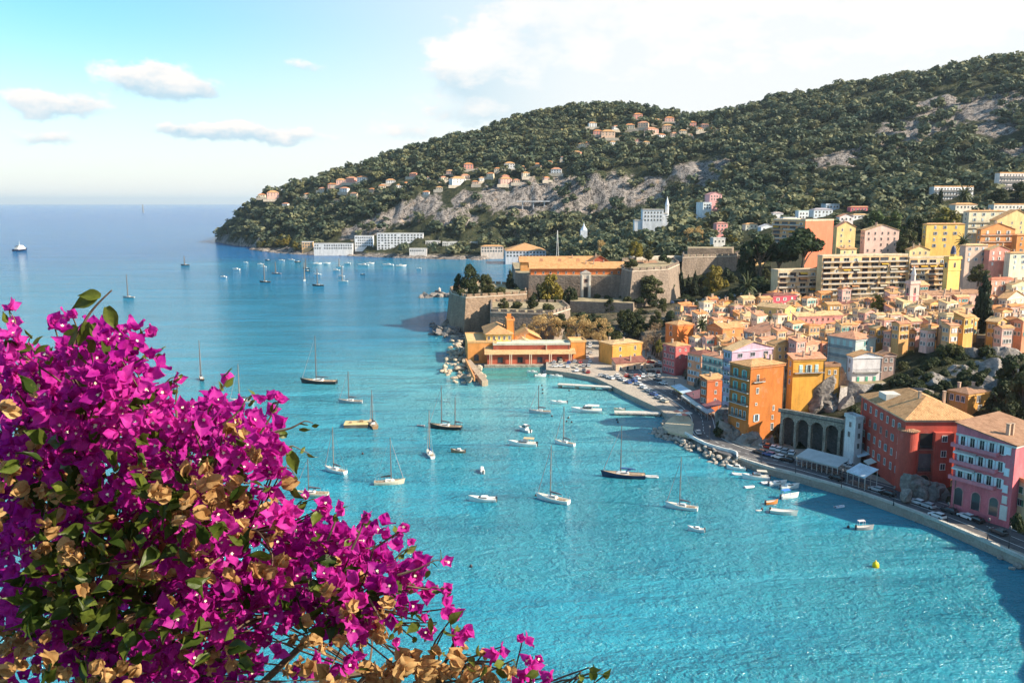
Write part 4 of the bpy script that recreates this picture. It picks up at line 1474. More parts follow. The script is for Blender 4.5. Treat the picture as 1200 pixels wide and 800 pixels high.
# houses on the slopes further back: a low part count, each its own thing
WH = (.74, .74, .76)
FAR = [(1095, 1089, 1141, 219, 850, WH, 'flat', T_TAN, 26, 5, "wide white apartment block with stepped balconies high on the right"),
       (1172, 1166, 1204, 203, 860, (.72, .62, .58), 'flat', T_TAN, 24, 5, "pinkish white terraced apartment block at the upper right edge"),
       (1120, 1112, 1146, 240, 760, (.74, .66, .56), 'hip', T_TAN, 9, 1, "white villa with tan roof below the wide white apartment block"),
       (1165, 1158, 1204, 240, 740, (.7, .66, .6), 'flat', T_TAN, 8, 1, "low flat pale house above the cream apartment villa"),
       (997, 993, 1021, 243, 830, (.62, .14, .18), 'hip', T_PINK, 12, 2, "crimson pink villa with white storey and pale roof"),
       (1000, 996, 1018, 252, 770, WH, 'hip', T_CR, 9, 2, "white villa below the crimson pink villa"),
       (984, 980, 1000, 254, 745, (.72, .66, .66), 'gl', T_PINK, 8, 1, "pale rose house left of the white villa"),
       (954, 948, 976, 246, 830, (.6, .66, .72), 'hip', (.4, .38, .42), 8, 2, "grey blue villa with slate hipped roof"),
       (936, 932, 948, 248, 820, (.66, .7, .72), 'flat', (.5, .6, .6), 8, 2, "pale aqua cube villa left of the slate roofed villa"),
       (918, 914, 934, 256, 780, (.72, .7, .68), 'flat', (.6, .6, .6), 8, 2, "white flat roofed house in front of the aqua cube villa"),
       (906, 902, 918, 250, 830, (.7, .7, .72), 'hip', (.45, .4, .4), 7, 2, "white house with grey roof above the orange block"),
       (892, 888, 908, 266, 760, (.66, .7, .76), 'gl', (.6, .6, .64), 8, 2, "bluish white gabled house left of the orange block"),
       (874, 870, 888, 263, 800, (.66, .62, .5), 'hip', T_TAN, 11, 3, "beige tower villa among the trees left of the bluish gable"),
       (840, 836, 853, 262, 800, (.68, .3, .28), 'hip', (.5, .24, .2), 15, 3, "pink tower house with pyramid roof in the trees"),
       (836, 832, 850, 280, 720, (.6, .58, .55), 'flat', (.5, .5, .5), 6, 1, "grey annex below the pink tower house"),
       (832, 826, 846, 228, 1000, (.70, .36, .36), 'gl', (.6, .3, .3), 13, 2, "pink gabled house high in the blue slope"),
       (824, 816, 834, 238, 985, (.62, .68, .72), 'flat', (.6, .64, .68), 9, 2, "white blue house with terrace left of the pink gabled house"),
       (968, 962, 984, 240, 860, (.56, .64, .72), 'flat', (.5, .56, .62), 7, 1, "bluish flat house right of the slate roofed villa"),
       (1060, 1052, 1078, 246, 840, (.62, .6, .58), 'hip', T_BR, 6, 1, "low grey house behind the green hedge trees")]
for (x0, xl, xr, ye, Y, wc, rk, rc, H_, nf, lab) in FAR:
    bb = building("hillside_house", lab, "house", x0, xl, xr, ye, Y, 380, wc, (rk, rc, .36), H=H_, group="houses on the slope behind the town", chim=0)
    f = bb['right']
    n = max(2, int(f.w / 3.4))
    f.grid(n, nf, first=2.0, step=3.3 if nf < 5 else 4.4, w=1.5, h=1.7)
    if nf == 5:
        for r_ in range(5):
            f.balcony(.2, f.w - .2, 4.2 + r_ * 4.4, 1.6, (.74, .7, .68), solid=True, h=.9)

# white castle-like villa with a turret
p = at(764, 262, 1000)
root = thing("castle_villa", "white castle-like villa with slim turret on the wooded lower slope", "villa", (p.x, p.y, ground(p.x, p.y) - 3))
z0 = root.location.z
hh = at(764, 246, 1000).z - z0
cw = paint((.66, .68, .72))
for nm, dx, w_, hk in (("wall", 0, 24, hh), ("wing", -15, 12, hh * .6), ("wing", 13, 8, hh * .85)):
    mb = MB(); mb.box((dx, 0, hk / 2), (w_, 14 if dx == 0 else 11, hk)); link(nm, mb.mesh(nm, cw), root)
    mb = MB(); mb.box((dx, 0, hk + .5), (w_ + .8, 15 if dx == 0 else 12, 1)); link("roof", mb.mesh("roof", paint((.6, .55, .5))), root)
mb = MB(); mb.lathe([(2.2, 0), (2.2, hh * 1.15), (2.6, hh * 1.17), (.12, hh * 1.5)], (17, 0, 0), 10); link("turret", mb.mesh("turret", cw), root)
for k in range(6):
    for r_ in range(3):
        link("window", win_mesh(1.5, 2.0, C_WHITE), root, (-9 + k * 3.6, -7.02, hh - 3 - r_ * 4.2), 0)
FOOT.append((p.x, p.y, 26))
# white dome pavilion on the slope
p = at(684, 278, 1150)
root = thing("garden_pavilion", "small white domed pavilion among the trees of the lower slope", "pavilion", (p.x, p.y, ground(p.x, p.y) - 2))
zz = at(684, 270, 1150).z - root.location.z
mb = MB(); mb.box((0, 0, zz / 2), (9, 9, zz)); link("wall", mb.mesh("wall", paint((.68, .7, .74))), root)
mb = MB(); mb.lathe([(4.8, 0), (4.4, 1.2), (1.4, 6), (.1, 10)], (0, 0, zz), 10); link("roof", mb.mesh("roof", paint((.6, .64, .7))), root)
# far shore: hotels along the water
SHO = [(440, 496, 274, 1315, WH, 7, 6, 'flat', "long white seafront hotel block with rows of balconies on the far shore"),
       (414, 437, 277, 1330, WH, 4, 4, 'flat', "smaller white block left of the long seafront hotel"),
       (366, 413, 286, 1320, (.7, .68, .66), 8, 2, 'flat', "low white arcaded shore building left of the hotels"),
       (497, 516, 283, 1300, (.62, .58, .54), 3, 3, 'flat', "beige shore block right of the long hotel"),
       (517, 536, 284, 1292, (.68, .66, .62), 4, 3, 'flat', "pale shore block second right of the long hotel"),
       (537, 560, 284, 1288, (.64, .56, .46), 5, 3, 'flat', "sand coloured shore block third right of the long hotel"),
       (562, 590, 289, 1240, (.74, .6, .5), 4, 2, 'hip', "cream shore villa with tan roof right of the blocks"),
       (591, 640, 294, 1130, (.66, .64, .66), 6, 2, 'hip', "long white house with terracotta roof behind the fort barracks"),
       (352, 366, 284, 1360, (.7, .42, .2), 2, 2, 'flat', "small orange house at the water on the cape"),
       (478, 500, 292, 1262, (.66, .62, .6), 4, 1, 'flat', "low white beach pavilion in front of the hotels")]
for (xl, xr, ye, Y, wc, nc, nf, rk, lab) in SHO:
    bb = building("shore_building", lab, "building", xl + 1.5, xl, xr, ye, Y, 560, wc, (rk, T_TAN if rk == 'hip' else (.6, .58, .56), .34), group="buildings along the far shore", chim=0, depth_min=12)
    f = bb['right']
    st = min(4.2, max(2.9, (bb['ht'] - 3) / nf))
    f.grid(nc * 2, nf, first=2.2, step=st, w=f.w / nc / 2 * .55, h=st * .55)
# villas on the hill, placed on the ground the photograph shows there
HILL = [("pink", (.74, .42, .34)), ("white", (.75, .73, .72)), ("peach", (.74, .5, .36)), ("coral", (.70, .30, .24)), ("cream", (.74, .62, .45))]
SPOTS = [(528, 202, 14, 0), (549, 196, 12, 3), (562, 198, 10, 1), (597, 196, 16, 1), (629, 194, 15, 2), (592, 207, 12, 3), (592, 214, 16, 0), (557, 214, 12, 2), (652, 201, 16, 1), (536, 215, 20, 1), (575, 205, 10, 4), (520, 209, 12, 4),
         (694, 147, 13, 1), (747, 138, 12, 3), (754, 148, 14, 2), (770, 143, 13, 4), (784, 141, 12, 0), (797, 142, 13, 1), (712, 160, 20, 2), (738, 150, 14, 4), (763, 155, 16, 0), (782, 150, 14, 2), (810, 147, 13, 3), (826, 148, 14, 0), (840, 142, 12, 2), (700, 156, 11, 3), (722, 150, 11, 1), (800, 155, 14, 4), (835, 155, 14, 2), (668, 174, 10, 2), (682, 170, 8, 4),
         (425, 211, 14, 1), (412, 212, 14, 3), (400, 215, 14, 0), (390, 219, 12, 0), (378, 221, 12, 2), (458, 213, 14, 1), (476, 214, 8, 4), (404, 223, 12, 1), (320, 231, 16, 0), (307, 229, 12, 4), (351, 216, 10, 3), (368, 246, 6, 1), (448, 219, 12, 4), (545, 208, 12, 2), (565, 210, 9, 1), (583, 198, 9, 4), (605, 212, 11, 2), (612, 196, 10, 3), (644, 190, 9, 0), (660, 185, 10, 1), (676, 180, 12, 3), (690, 168, 9, 2), (705, 164, 10, 4), (718, 168, 12, 1), (729, 160, 9, 2), (745, 164, 10, 3), (757, 168, 11, 4), (775, 160, 9, 1), (790, 158, 12, 2), (808, 158, 9, 0), (820, 152, 10, 4), (485, 205, 10, 3), (468, 218, 11, 1), (436, 222, 9, 2), (415, 228, 10, 4), (395, 234, 8, 2), (360, 228, 9, 4), (335, 240, 8, 1), (515, 220, 12, 4), (500, 226, 9, 1), (500, 208, 8, 1), (616, 205, 12, 4), (640, 209, 10, 0)]


def where(px, py):
    if py > 225: return "on the seaward end of the cape"
    if px < 450: return "on the cape's ridge"
    if px < 520: return "in the trees halfway along the cape"
    if px < 665 and py > 190: return "on the shelf above the pale cliffs"
    if px < 700: return "in the woods under the hilltop"
    if px < 760: return "on the hilltop's near slope"
    return "in the saddle right of the hilltop"


SIZES = ["tiny", "small", "medium sized", "broad"]
used = {}
for i, (px, py, wp, ci) in enumerate(SPOTS):
    p = hit(px, py + 3, 800)
    if p is None:
        continue
    w_ = max(8, wp * mpp(p) * RNG.uniform(.6, .9)); h_ = w_ * RNG.uniform(.42, .62)
    nm, cc = HILL[ci]
    lab = "%s %s villa with tiled roof %s" % (SIZES[0 if wp < 10 else 1 if wp < 13 else 2 if wp < 15 else 3], nm, where(px, py))
    k_ = used.get(lab, 0); used[lab] = k_ + 1
    if k_ == 1: lab = lab.replace(" villa with tiled roof", " villa, second of two alike,")
    if k_ == 2: lab = lab.replace(" villa with tiled roof", " villa, apart from its twins,")
    yaw = R(RNG.uniform(-25, 25))
    root = thing("hillside_villa", lab, "villa", (p.x, p.y, p.z - 2), yaw, "villas scattered on the wooded hill")
    mb = MB(); mb.box((0, 0, (h_ + 2) / 2), (w_, w_ * .7, h_ + 2)); link("wall", mb.mesh("wall", paint(cc)), root)
    mb = MB()
    a, b_ = w_ / 2 + .6, w_ * .35 + .6
    mb.add([(-a, -b_, h_ + 2), (a, -b_, h_ + 2), (a, b_, h_ + 2), (-a, b_, h_ + 2), (-a * .35, 0, h_ + 2 + b_ * .45), (a * .35, 0, h_ + 2 + b_ * .45)], [(0, 1, 5, 4), (1, 2, 5), (2, 3, 4, 5), (3, 0, 4), (3, 2, 1, 0)])
    link("roof", mb.mesh("roof", tile([T_TAN, T_OR, T_PINK][i % 3]), uv=True), root)
    mb = MB(); mb.box((RNG.uniform(-2, 2), -w_ * .35 - 4.5, .6), (w_ * RNG.uniform(1.3, 2.0), .6, 5.0)); link("garden_wall", mb.mesh("garden_wall", paint((.46, .40, .33))), root)
    n_ = 3 if wp < 14 else 4
    for c_ in range(n_):
        for r_ in range(2 if h_ > 6.5 else 1):
            link("window", win_mesh(1.5, 1.9, C_WHITE), root, (-w_ / 2 + w_ * (c_ + .5) / n_, -w_ * .35 - .01, h_ + 2 - 2.2 - r_ * 3.4), 0)
    FOOT.append((p.x, p.y - 4, w_ * .8 + 3))
# viaduct road cut on the cliff
pa, pb = hit(610, 236, 900), hit(640, 236, 900)
if pa and pb:
    root = thing("road_viaduct", "pale road viaduct on slender piers along the foot of the cliff band", "viaduct", (pa + pb) / 2 + Vector((0, -12, -6)))
    L = (pb - pa).length * 1.25
    mb = MB(); mb.box((0, 0, 6), (L, 8, 1.6)); link("deck", mb.mesh("deck", paint((.5, .5, .52))), root)
    for k in range(3):
        mb = MB(); mb.box((-L / 3 + k * L / 3, 0, -8), (2, 4, 26)); link("pier", mb.mesh("pier", paint((.42, .42, .44))), root)
# ------------------------------------------------------------------ citadel
CIT = stone((.34, .235, .165), .3, .5, "citadel stone")
CITG = stone((.29, .225, .18), .3, .5, "citadel grey stone")
CORD = paint((.62, .52, .42), .9, .2)


def plan(pts, z):
    out = []
    for px, Y in pts:
        dep = Y * CT - (z - CZ) * ST
        out.append((((px - 600) / 1000.0) * dep, Y))
    return out


def fort(name, label, cat, pts, ztop, zbot, batter=1.5, mat_=None, parapet=True, group="walls of the citadel"):
    P = plan(pts, ztop)
    if poly_area(P) < 0: P = P[::-1]
    cx, cy = sum(p[0] for p in P) / len(P), sum(p[1] for p in P) / len(P)
    root = thing(name, label, cat, (cx, cy, zbot), 0, group)
    T = [(p[0] - cx, p[1] - cy) for p in P]
    B = []
    n = len(T)
    for i in range(n):
        a, b2, c = Vector(T[i - 1]), Vector(T[i]), Vector(T[(i + 1) % n])
        n1 = Vector(((b2 - a).y, -(b2 - a).x)).normalized(); n2 = Vector(((c - b2).y, -(c - b2).x)).normalized()
        m_ = (n1 + n2); m_ = m_.normalized() * (batter / max(.4, m_.normalized().dot(n1)))
        B.append((b2.x + m_.x, b2.y + m_.y))
    mb = MB(); mb.prism(B, 0, ztop - zbot, top=T)
    link("wall", mb.mesh("wall", mat_ or CIT), root)
    mb = MB(); mb.quad(*[(t_[0] * .985, t_[1] * .985, ztop - zbot + .03) for t_ in T])
    link("walkway", mb.mesh("walkway", paint((.30, .235, .14), .95, .35, .2)), root)
    if parapet:
        mb, mc = MB(), MB()
        for i in range(n):
            a, b2 = Vector(T[i]), Vector(T[(i + 1) % n])
            d = b2 - a; L = d.length; yw = math.atan2(d.y, d.x); nn = Vector((d.y, -d.x)).normalized()
            k = max(1, int(L / 5.0))
            for j in range(k):
                c = a + d * ((j + .5) / k) - nn * .55
                mb.box((c.x, c.y, ztop - zbot + .75), (L / k * .72, 1.0, 1.5), yw)
            c = (a + b2) / 2 + nn * .12
            mc.box((c.x, c.y, ztop - zbot - .5), (L + .2, .4, .4), yw)
        link("parapet", mb.mesh("parapet", mat_ or CIT), root)
        link("string_course", mc.mesh("string_course", CORD), root)
    return root


zA = at(545, 348, 523).z
fort("bastion", "sea bastion of the citadel, tall brown stone wall standing on the shore rocks", "bastion", [(527, 575), (530, 548), (546, 524), (617, 545), (617, 600), (560, 620)], zA, 0, 2.6)
fort("terrace_wall", "lower stone terrace wall in front of the sea bastion behind the custom house", "wall", [(575, 484), (648, 476), (668, 500), (660, 530), (575, 535)], at(610, 366, 480).z, 1, .8, CITG)
zP = at(690, 323, 562).z
fort("curtain_wall", "grey curtain wall of the citadel carrying the orange barracks", "wall", [(604, 590), (620, 566), (727, 560), (735, 640), (600, 690)], zP, at(690, 356, 560).z - 4, .8, CITG, False)
fort("bastion", "large sloping grey stone bastion right of the citadel gate", "bastion", [(729, 560), (741, 538), (782, 553), (796, 600), (790, 650), (729, 640)], at(742, 317, 538).z, at(742, 358, 536).z - 5, 4.0, CITG)
fort("rampart", "long grey rampart with blocky top behind the cypresses", "wall", [(800, 612), (862, 628), (868, 660), (800, 660)], at(830, 300, 622).z, at(830, 345, 600).z - 6, 1.5, CITG)
fort("rampart", "higher grey stone block of the citadel above the rampart", "wall", [(806, 642), (858, 640), (860, 662), (806, 664)], at(830, 291, 640).z, at(830, 315, 640).z - 4, .3, CITG, False)
fort("ramp_wall", "low stone wall of the ramp leading up to the citadel gate", "wall", [(668, 532), (742, 520), (748, 545), (668, 556)], at(705, 353, 530).z, at(705, 372, 526).z - 4, .5, CITG, False)
fort("road_wall", "pale low wall along the road under the cypresses", "wall", [(752, 556), (800, 566), (800, 567), (752, 557)], at(775, 352, 560).z, at(775, 362, 560).z - 3, .2, paint((.6, .57, .54)), False, None)
# gatehouse
p = at(686, 352, 556)
root = thing("gatehouse", "narrow pale stone gatehouse with pediment in the grey curtain wall", "gate", (p.x, p.y - 1.6, p.z - 2))
hz_ = at(686, 320, 556).z - root.location.z
mb = MB(); mb.box((0, 1, hz_ / 2), (6.6, 3.4, hz_)); mb.add([(-3.7, -.9, hz_), (3.7, -.9, hz_), (0, -.9, hz_ + 2), (-3.7, 3, hz_), (3.7, 3, hz_), (0, 3, hz_ + 2)], [(0, 1, 2), (5, 4, 3), (0, 2, 5, 3), (1, 4, 5, 2)])
link("wall", mb.mesh("wall", paint((.58, .5, .42), .9, .2)), root)
for sx in (-1, 1):
    mb = MB(); mb.box((sx * 2.3, -.95, hz_ / 2 - .5), (1, .4, hz_ - 1)); link("pilaster", mb.mesh("pilaster", paint((.7, .62, .52))), root)
mb = MB(); mb.box((0, -.78, hz_ * .3), (2.6, .1, hz_ * .52)); link("doorway", mb.mesh("doorway", paint((.04, .035, .03))), root)
link("window", win_mesh(2.0, 2.2, (.6, .3, .2)), root, (0, -.72, hz_ * .76), 0)
mb = MB()
for k in range(8): mb.box((0, -1.5 - k * .9, 1.8 - k * .45), (4.6, .95, 1.2))
link("steps", mb.mesh("steps", paint((.62, .52, .38))), root)
BA = dict(group="buildings inside the citadel")
bb = building("barracks", "long orange barracks with tan roof on the citadel platform", "barracks", 622, 601, 731, 314, 568, 560, (.68, .19, .055), ('gr', (.62, .32, .13), .5), H=9.5, chim=0, over=1.2, depth_min=14, **BA)
bb['right'].grid(12, 1, first=3.2, w=1.0, h=1.5)
for k in range(3):
    c_ = bb['pt'](bb['wr'] * (.12 + .2 * k), bb['wl'] * .55)
    mb = MB(); mb.box((c_.x, c_.y, bb['top'] + .4), (2.2, 1.4, 3.6)); link("chimney", mb.mesh("chimney", paint((.6, .3, .16))), bb['roof'])
bb = building("barracks", "second barracks with tan roof and dark gable end behind the long one", "barracks", 610, 600, 704, 306.5, 602, 560, (.62, .3, .1), ('gr', (.62, .32, .13), .45), H=9, chim=1, over=1.0, depth_min=14, **BA)
building("barracks", "barracks block with shade-darkened red gable rising behind the long orange roof", "barracks", 690, 686, 716, 308, 596, 400, (.40, .09, .05), ('gl', (.55, .25, .11), .6), H=9, chim=0, over=.8, **BA)  # the gable's shade is put into the wall colour
building("barracks", "low brown roofed range at the right end of the citadel", "barracks", 735, 731, 772, 310, 600, 300, (.5, .4, .33), ('sl', T_BR, .3), H=6, chim=0, **BA)
building("barracks", "flat pale range on the citadel's rear right corner", "barracks", 745, 738, 800, 303, 640, 300, (.56, .48, .42), ('flat', (.55, .48, .4), 0), H=6, chim=0, **BA)
# flag mast on the fort
p = at(653, 303, 650)
root = thing("flag_mast", "tall pale lattice mast behind the orange barracks", "mast", (p.x, p.y, p.z - 12))
mb = MB()
hm_ = at(653, 270, 650).z - p.z + 12
for s_ in range(3):
    a = s_ * 2.094
    mb.tube([(1.6 * math.cos(a), 1.6 * math.sin(a), 0), (.15 * math.cos(a), .15 * math.sin(a), hm_)], .16, 5)
link("mast", mb.mesh("mast", paint((.7, .7, .7))), root)

# custom house by the water
CU = dict(group="custom house by the harbour")
DARKRED = (.50, .11, .06)
bb = building("custom_house", "long low dark red harbour hall with pale columns and tan veranda roof at the water", "hall", 571, 566, 672, 414.5, 416, 560, DARKRED, ('sl', (.66, .42, .2), .2), H=6.5, chim=0, over=1.3, depth_min=3.4, **CU)
f = bb['right']
for k in range(5):
    for s_ in (-.45, .45):
        mb = MB(); mb.box((0, -1.25, 0), (.42, .42, 5.0)); link("column", mb.mesh("column", paint((.74, .56, .4))), bb['root'], f.pt(f.w * (.04 + .23 * k) + s_, 2.6), f.yaw)
for k in range(4): f.window(f.w * (.15 + .23 * k), 3.2, 2.4, 2.8, (.2, .05, .04))
f.box("quay_step", f.w / 2, 5.9, (f.w + 3, 3.0, 1.4), ROUGHST)
bb = building("custom_house", "upper storey of the harbour hall with long flat pale roof", "hall", 578, 575, 668, 404.5, 421, 560, (.34, .08, .05), ('flat', (.56, .56, .46), 0), H=7, chim=0, depth_min=7, **CU)
bb = building("custom_house", "sunny yellow harbour house with tan hipped roof beside the chimney tower", "house", 570, 566, 600, 391, 430, 500, (.74, .46, .13), ('hip', T_TAN, .5), H=12, over=.9, chim=0, depth_min=8, **CU)
for k in range(5):
    bb['right'].window(bb['right'].w * (.1 + .2 * k), 2.3, 1.0, 1.8, C_WHITE)
bb['left'].grid(2, 1)
bb = building("custom_house", "orange harbour annex with arched opening at the left end of the hall", "house", 548, 545, 582, 402, 424, 500, (.72, .30, .08), ('flat', (.66, .4, .18), 0), H=9.5, chim=0, depth_min=8, **CU)
bb['right'].window(bb['right'].w * .3, 7.4, 2.2, 3.4, (.4, .12, .06), arch=True)
bb['right'].window(bb['right'].w * .7, 3, 1.3, 1.8); bb['right'].window(bb['right'].w * .9, 3, 1.3, 1.8)
bb = building("custom_house", "slim orange chimney-like tower with bell opening above the harbour houses", "tower", 594, 592, 603, 376, 436, 500, (.72, .26, .06), ('flat', (.72, .3, .1), 0), H=16, over=.2, chim=0, depth_min=3, **CU)
mb = MB(); c_ = bb['pt'](bb['wr'] * .4, bb['wl'] * .5); mb.box((c_.x, c_.y, bb['ht'] + 1.7), (2.2, 1.8, 3.0)); link("bell_cote", mb.mesh("bell_cote", paint((.72, .28, .07))), bb['root'])
building("custom_house", "orange gabled hall behind the harbour colonnade", "house", 606, 601, 634, 397, 440, 500, (.72, .28, .08), ('gl', (.66, .4, .16), .5), H=10, chim=0, **CU)
building("custom_house", "small cream gabled porch in front of the orange gabled hall", "house", 604, 602, 622, 401, 432, 500, (.66, .24, .08), ('gl', (.70, .5, .26), .46), H=8, chim=0, **CU)
building("custom_house", "bright orange block at the right end of the harbour colonnade", "house", 669, 665, 687, 401, 424, 500, (.74, .30, .07), ('flat', (.72, .45, .2), 0), H=9.5, chim=0, **CU)
bb = building("harbour_house", "deep yellow harbour house with flat cream roof between the plane trees and the quay", "house", 718, 702, 753, 404, 408, 60, (.72, .33, .07), ('hip', T_CR, .18), H=13, chim=2, **CU)
bb['right'].grid(2, 2, first=2.4, w=1.0, h=1.9, step=4)
bb = building("harbour_house", "pale pink annex with dark brown roof at the foot of the deep yellow house", "house", 722, 717, 757, 426, 394, 200, (.74, .46, .3), ('sl', T_MAR, .4), H=6.0, chim=0, **CU)
bb['right'].grid(4, 1, first=2.6, w=1.2, h=2.0, arch=True)
bb['left'].grid(1, 1, w=1.2, h=2.0, arch=True)

# ------------------------------------------------------------------ arcade and retaining walls
pA, pB = at(915, 483, 269), at(1001, 498, 252)
pB.z = pA.z = (pA.z + pB.z) / 2
d = pB - pA; L = d.length; yaw = math.atan2(d.y, d.x)
root = thing("arcade_viaduct", "rough grey stone viaduct with tall arches carrying the upper street", "viaduct", (pA.x, pA.y, QZ), yaw)
zt_ = pA.z - QZ
mb = MB(); N = 5; bay = L / N
for k in range(N):
    mb.box((k * bay + bay * .09, .6, zt_ / 2), (bay * .18, 1.4, zt_))
    aw = bay * .82; x0_ = k * bay + bay * .18
    for j in range(10):
        xa = x0_ + aw * j / 10; xm = aw * (j + .5) / 10 - aw / 2
        zi = zt_ - 1.2 - aw / 2 + math.sqrt(max(0, (aw / 2) ** 2 - xm ** 2))
        mb.box((xa + aw / 20, .6, (zi + zt_) / 2), (aw / 10, 1.4, zt_ - zi))
mb.box((L + .4, .6, zt_ / 2), (.8, 1.4, zt_))
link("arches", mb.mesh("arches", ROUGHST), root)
mb = MB(); mb.box((L / 2, 3.2, zt_ / 2 - .6), (L + 1.6, 1.0, zt_ - 1.2)); link("rear_wall", mb.mesh("rear_wall", stone((.12, .115, .11), .6)), root)  # dark stone colour carries the shade inside the arches
mb = MB(); mb.box((L / 2, 2.1, zt_ + .12), (L + 1.6, 5.0, .24)); link("deck", mb.mesh("deck", ASPH), root)
mb = MB(); mb.box((L / 2, -.05, zt_ + .72), (L + 1.6, .35, .95)); link("parapet", mb.mesh("parapet", ROUGHST), root)
fort("retaining_wall", "rough grey retaining wall below the white house with green shutters", "wall", [(985, 288), (1000, 293), (1042, 297), (1066, 305), (1066, 320), (985, 315)], at(1015, 449, 296).z, at(1015, 492, 286).z - 3, 1.6, stone((.42, .38, .36), .6, .55), False, "retaining walls")
fort("retaining_wall", "dark garden terrace wall right of the small brown annex", "wall", [(1040, 305), (1085, 312), (1085, 322), (1040, 322)], at(1060, 436, 308).z, at(1060, 470, 300).z - 3, .8, stone((.30, .27, .26), .6, .55), False, "retaining walls")
fort("retaining_wall", "pale rounded stone wall under the lilac and yellow house", "wall", [(1062, 326), (1090, 330), (1104, 342), (1062, 345)], at(1080, 412, 330).z, at(1080, 440, 322).z - 3, .8, stone((.44, .43, .45), .6, .5), False, "retaining walls")
fort("retaining_wall", "long pale wall on the cliff top between the cypress and the grey stone house", "wall", [(1120, 336), (1172, 330), (1172, 344), (1120, 346)], at(1145, 393, 334).z, at(1145, 412, 328).z - 4, .5, stone((.46, .45, .45), .6, .4), False, "retaining walls")

# ------------------------------------------------------------------ restaurants on the quay
def shelter(label, fa, fb, zf, back, zb, c, mats, posts=5, front=None, cat="awning", legs=True):
    """a sloping roof between a front edge (two photo pixels at height zf) and a rear edge 'back' metres behind"""
    A_, B_ = on(*fa, zf), on(*fb, zf)
    d = B_ - A_; n = Vector((-d.y, d.x, 0)).normalized()
    mid = (A_ + B_) / 2
    root = thing("awning_terrace", label, cat, (mid.x, mid.y, QZ), math.atan2(d.y, d.x), "restaurant terraces on the quay")
    L = d.length
    mb = MB()
    mb.slab([(-L / 2, 0, zf - QZ), (L / 2, 0, zf - QZ), (L / 2, back, zb - QZ), (-L / 2, back, zb - QZ)], .12)
    link("canopy", mb.mesh("canopy", mats), root)
    mb = MB(); mb.box((0, -.03, zf - QZ - .22), (L, .05, .4)); link("valance", mb.mesh("valance", front or mats), root)
    for k in range(posts):
        for yy in ((.25,) if back < 3 else (.25, back - .3)):
            mb = MB(); hh_ = (zf - QZ) + (zb - zf) * yy / back - .1
            mb.box((0, 0, hh_ / 2), (.14, .14, hh_)); link("post", mb.mesh("post", paint((.5, .48, .46))), root, (-L / 2 + .2 + (L - .4) * k / (posts - 1), yy, 0))
    mb = MB()
    rnd = random.Random(int(fa[0]))
    for k in range(int(L / 1.6)):
        x = -L / 2 + .8 + k * 1.6
        for yy in (1.2, 2.6):
            if yy > back - .6: continue
            mb.box((x, yy, .74), (.75, .75, .05)); mb.box((x, yy, .37), (.08, .08, .72))
            for sx in (-.6, .6): mb.box((x + sx, yy, .45), (.4, .42, .05)); mb.box((x + sx * 1.3, yy, .7), (.05, .42, .5)); mb.box((x + sx, yy, .22), (.3, .3, .42))
    link("seating", mb.mesh("seating", paint((.3, .2, .16))), root)
    return root


PLUM = paint((.20, .085, .10), .8, .15)
shelter("long plum coloured terrace roof in front of the teal balconies", (803, 460), (829, 478), 5.6, 6.5, 7.0, None, PLUM, 6)
shelter("row of off-white awnings in front of the plum terrace roof", (798, 463), (826, 482), 4.6, 3.0, 5.4, None, paint((.66, .62, .56)), 6)
shelter("pale blue awning with yellow edge at the seaward end of the terraces", (786, 452), (800, 461), 5.0, 4.0, 5.8, None, paint((.5, .6, .68)), 3, paint((.7, .55, .15)))
shelter("grey awning at the landward end of the plum terrace", (815, 474), (829, 484), 4.8, 2.8, 5.6, None, paint((.42, .42, .43)), 3)
shelter("grey green glazed pavilion roof with many posts before the stone arches", (933, 534), (982, 547), 5.2, 6.0, 6.6, None, paint((.40, .43, .43), .5, .1), 9)
shelter("blue white awning on tall posts beside the red waterfront building", (992, 551), (1014, 559), 6.0, 5.0, 7.6, None, paint((.56, .62, .68)), 4)

# ------------------------------------------------------------------ rocks
import bmesh


def rock_mesh(seed, sub=3, amp=.35, mat_=None, flat=True):
    bm = bmesh.new()
    bmesh.ops.create_icosphere(bm, subdivisions=sub, radius=.5)
    r = np.random.default_rng(seed)
    off = r.uniform(0, 50, 3)
    pl = [(Vector(r.normal(size=3)).normalized(), r.uniform(.24, .42)) for _ in range(9)]
    for v in bm.verts:
        c = v.co
        k = 1 + amp * (float(fbm2(np.array([c.x * 3 + off[0] + c.z * 2]), np.array([c.y * 3 + off[1] - c.z * 2]), 3, seed)[0]) - .5) * 2
        v.co = c * k
        for n_, h_ in pl:
            s_ = v.co.dot(n_) - h_
            if s_ > 0: v.co -= n_ * s_ * .85
    me = bpy.data.meshes.new("boulder")
    bm.to_mesh(me); bm.free()
    me.materials.append(mat_)
    return me


ROCKM = stone((.42, .37, .32), 1.2, .5, "boulder stone", brick=False)
ROCKW = stone((.50, .40, .30), 1.0, .5, "warm boulder stone", brick=False)
ROCKC = stone((.25, .22, .20), .35, .6, "cliff rock", brick=False)
RMS = [rock_mesh(i, 2, .3, ROCKM) for i in range(5)]
RMW = [rock_mesh(i + 20, 2, .3, ROCKW) for i in range(5)]
RMC = [rock_mesh(i + 40, 4, .7, ROCKC) for i in range(5)]


def boulder(me, loc, s, label, group):
    o = link("boulder", me, None, loc)
    o.scale = (s * RNG.uniform(.8, 1.3), s * RNG.uniform(.8, 1.3), s * RNG.uniform(.6, .95))
    o.rotation_euler = (RNG.uniform(-.4, .4), RNG.uniform(-.4, .4), RNG.uniform(0, 6.28))
    tag(o, label, "boulder", group)


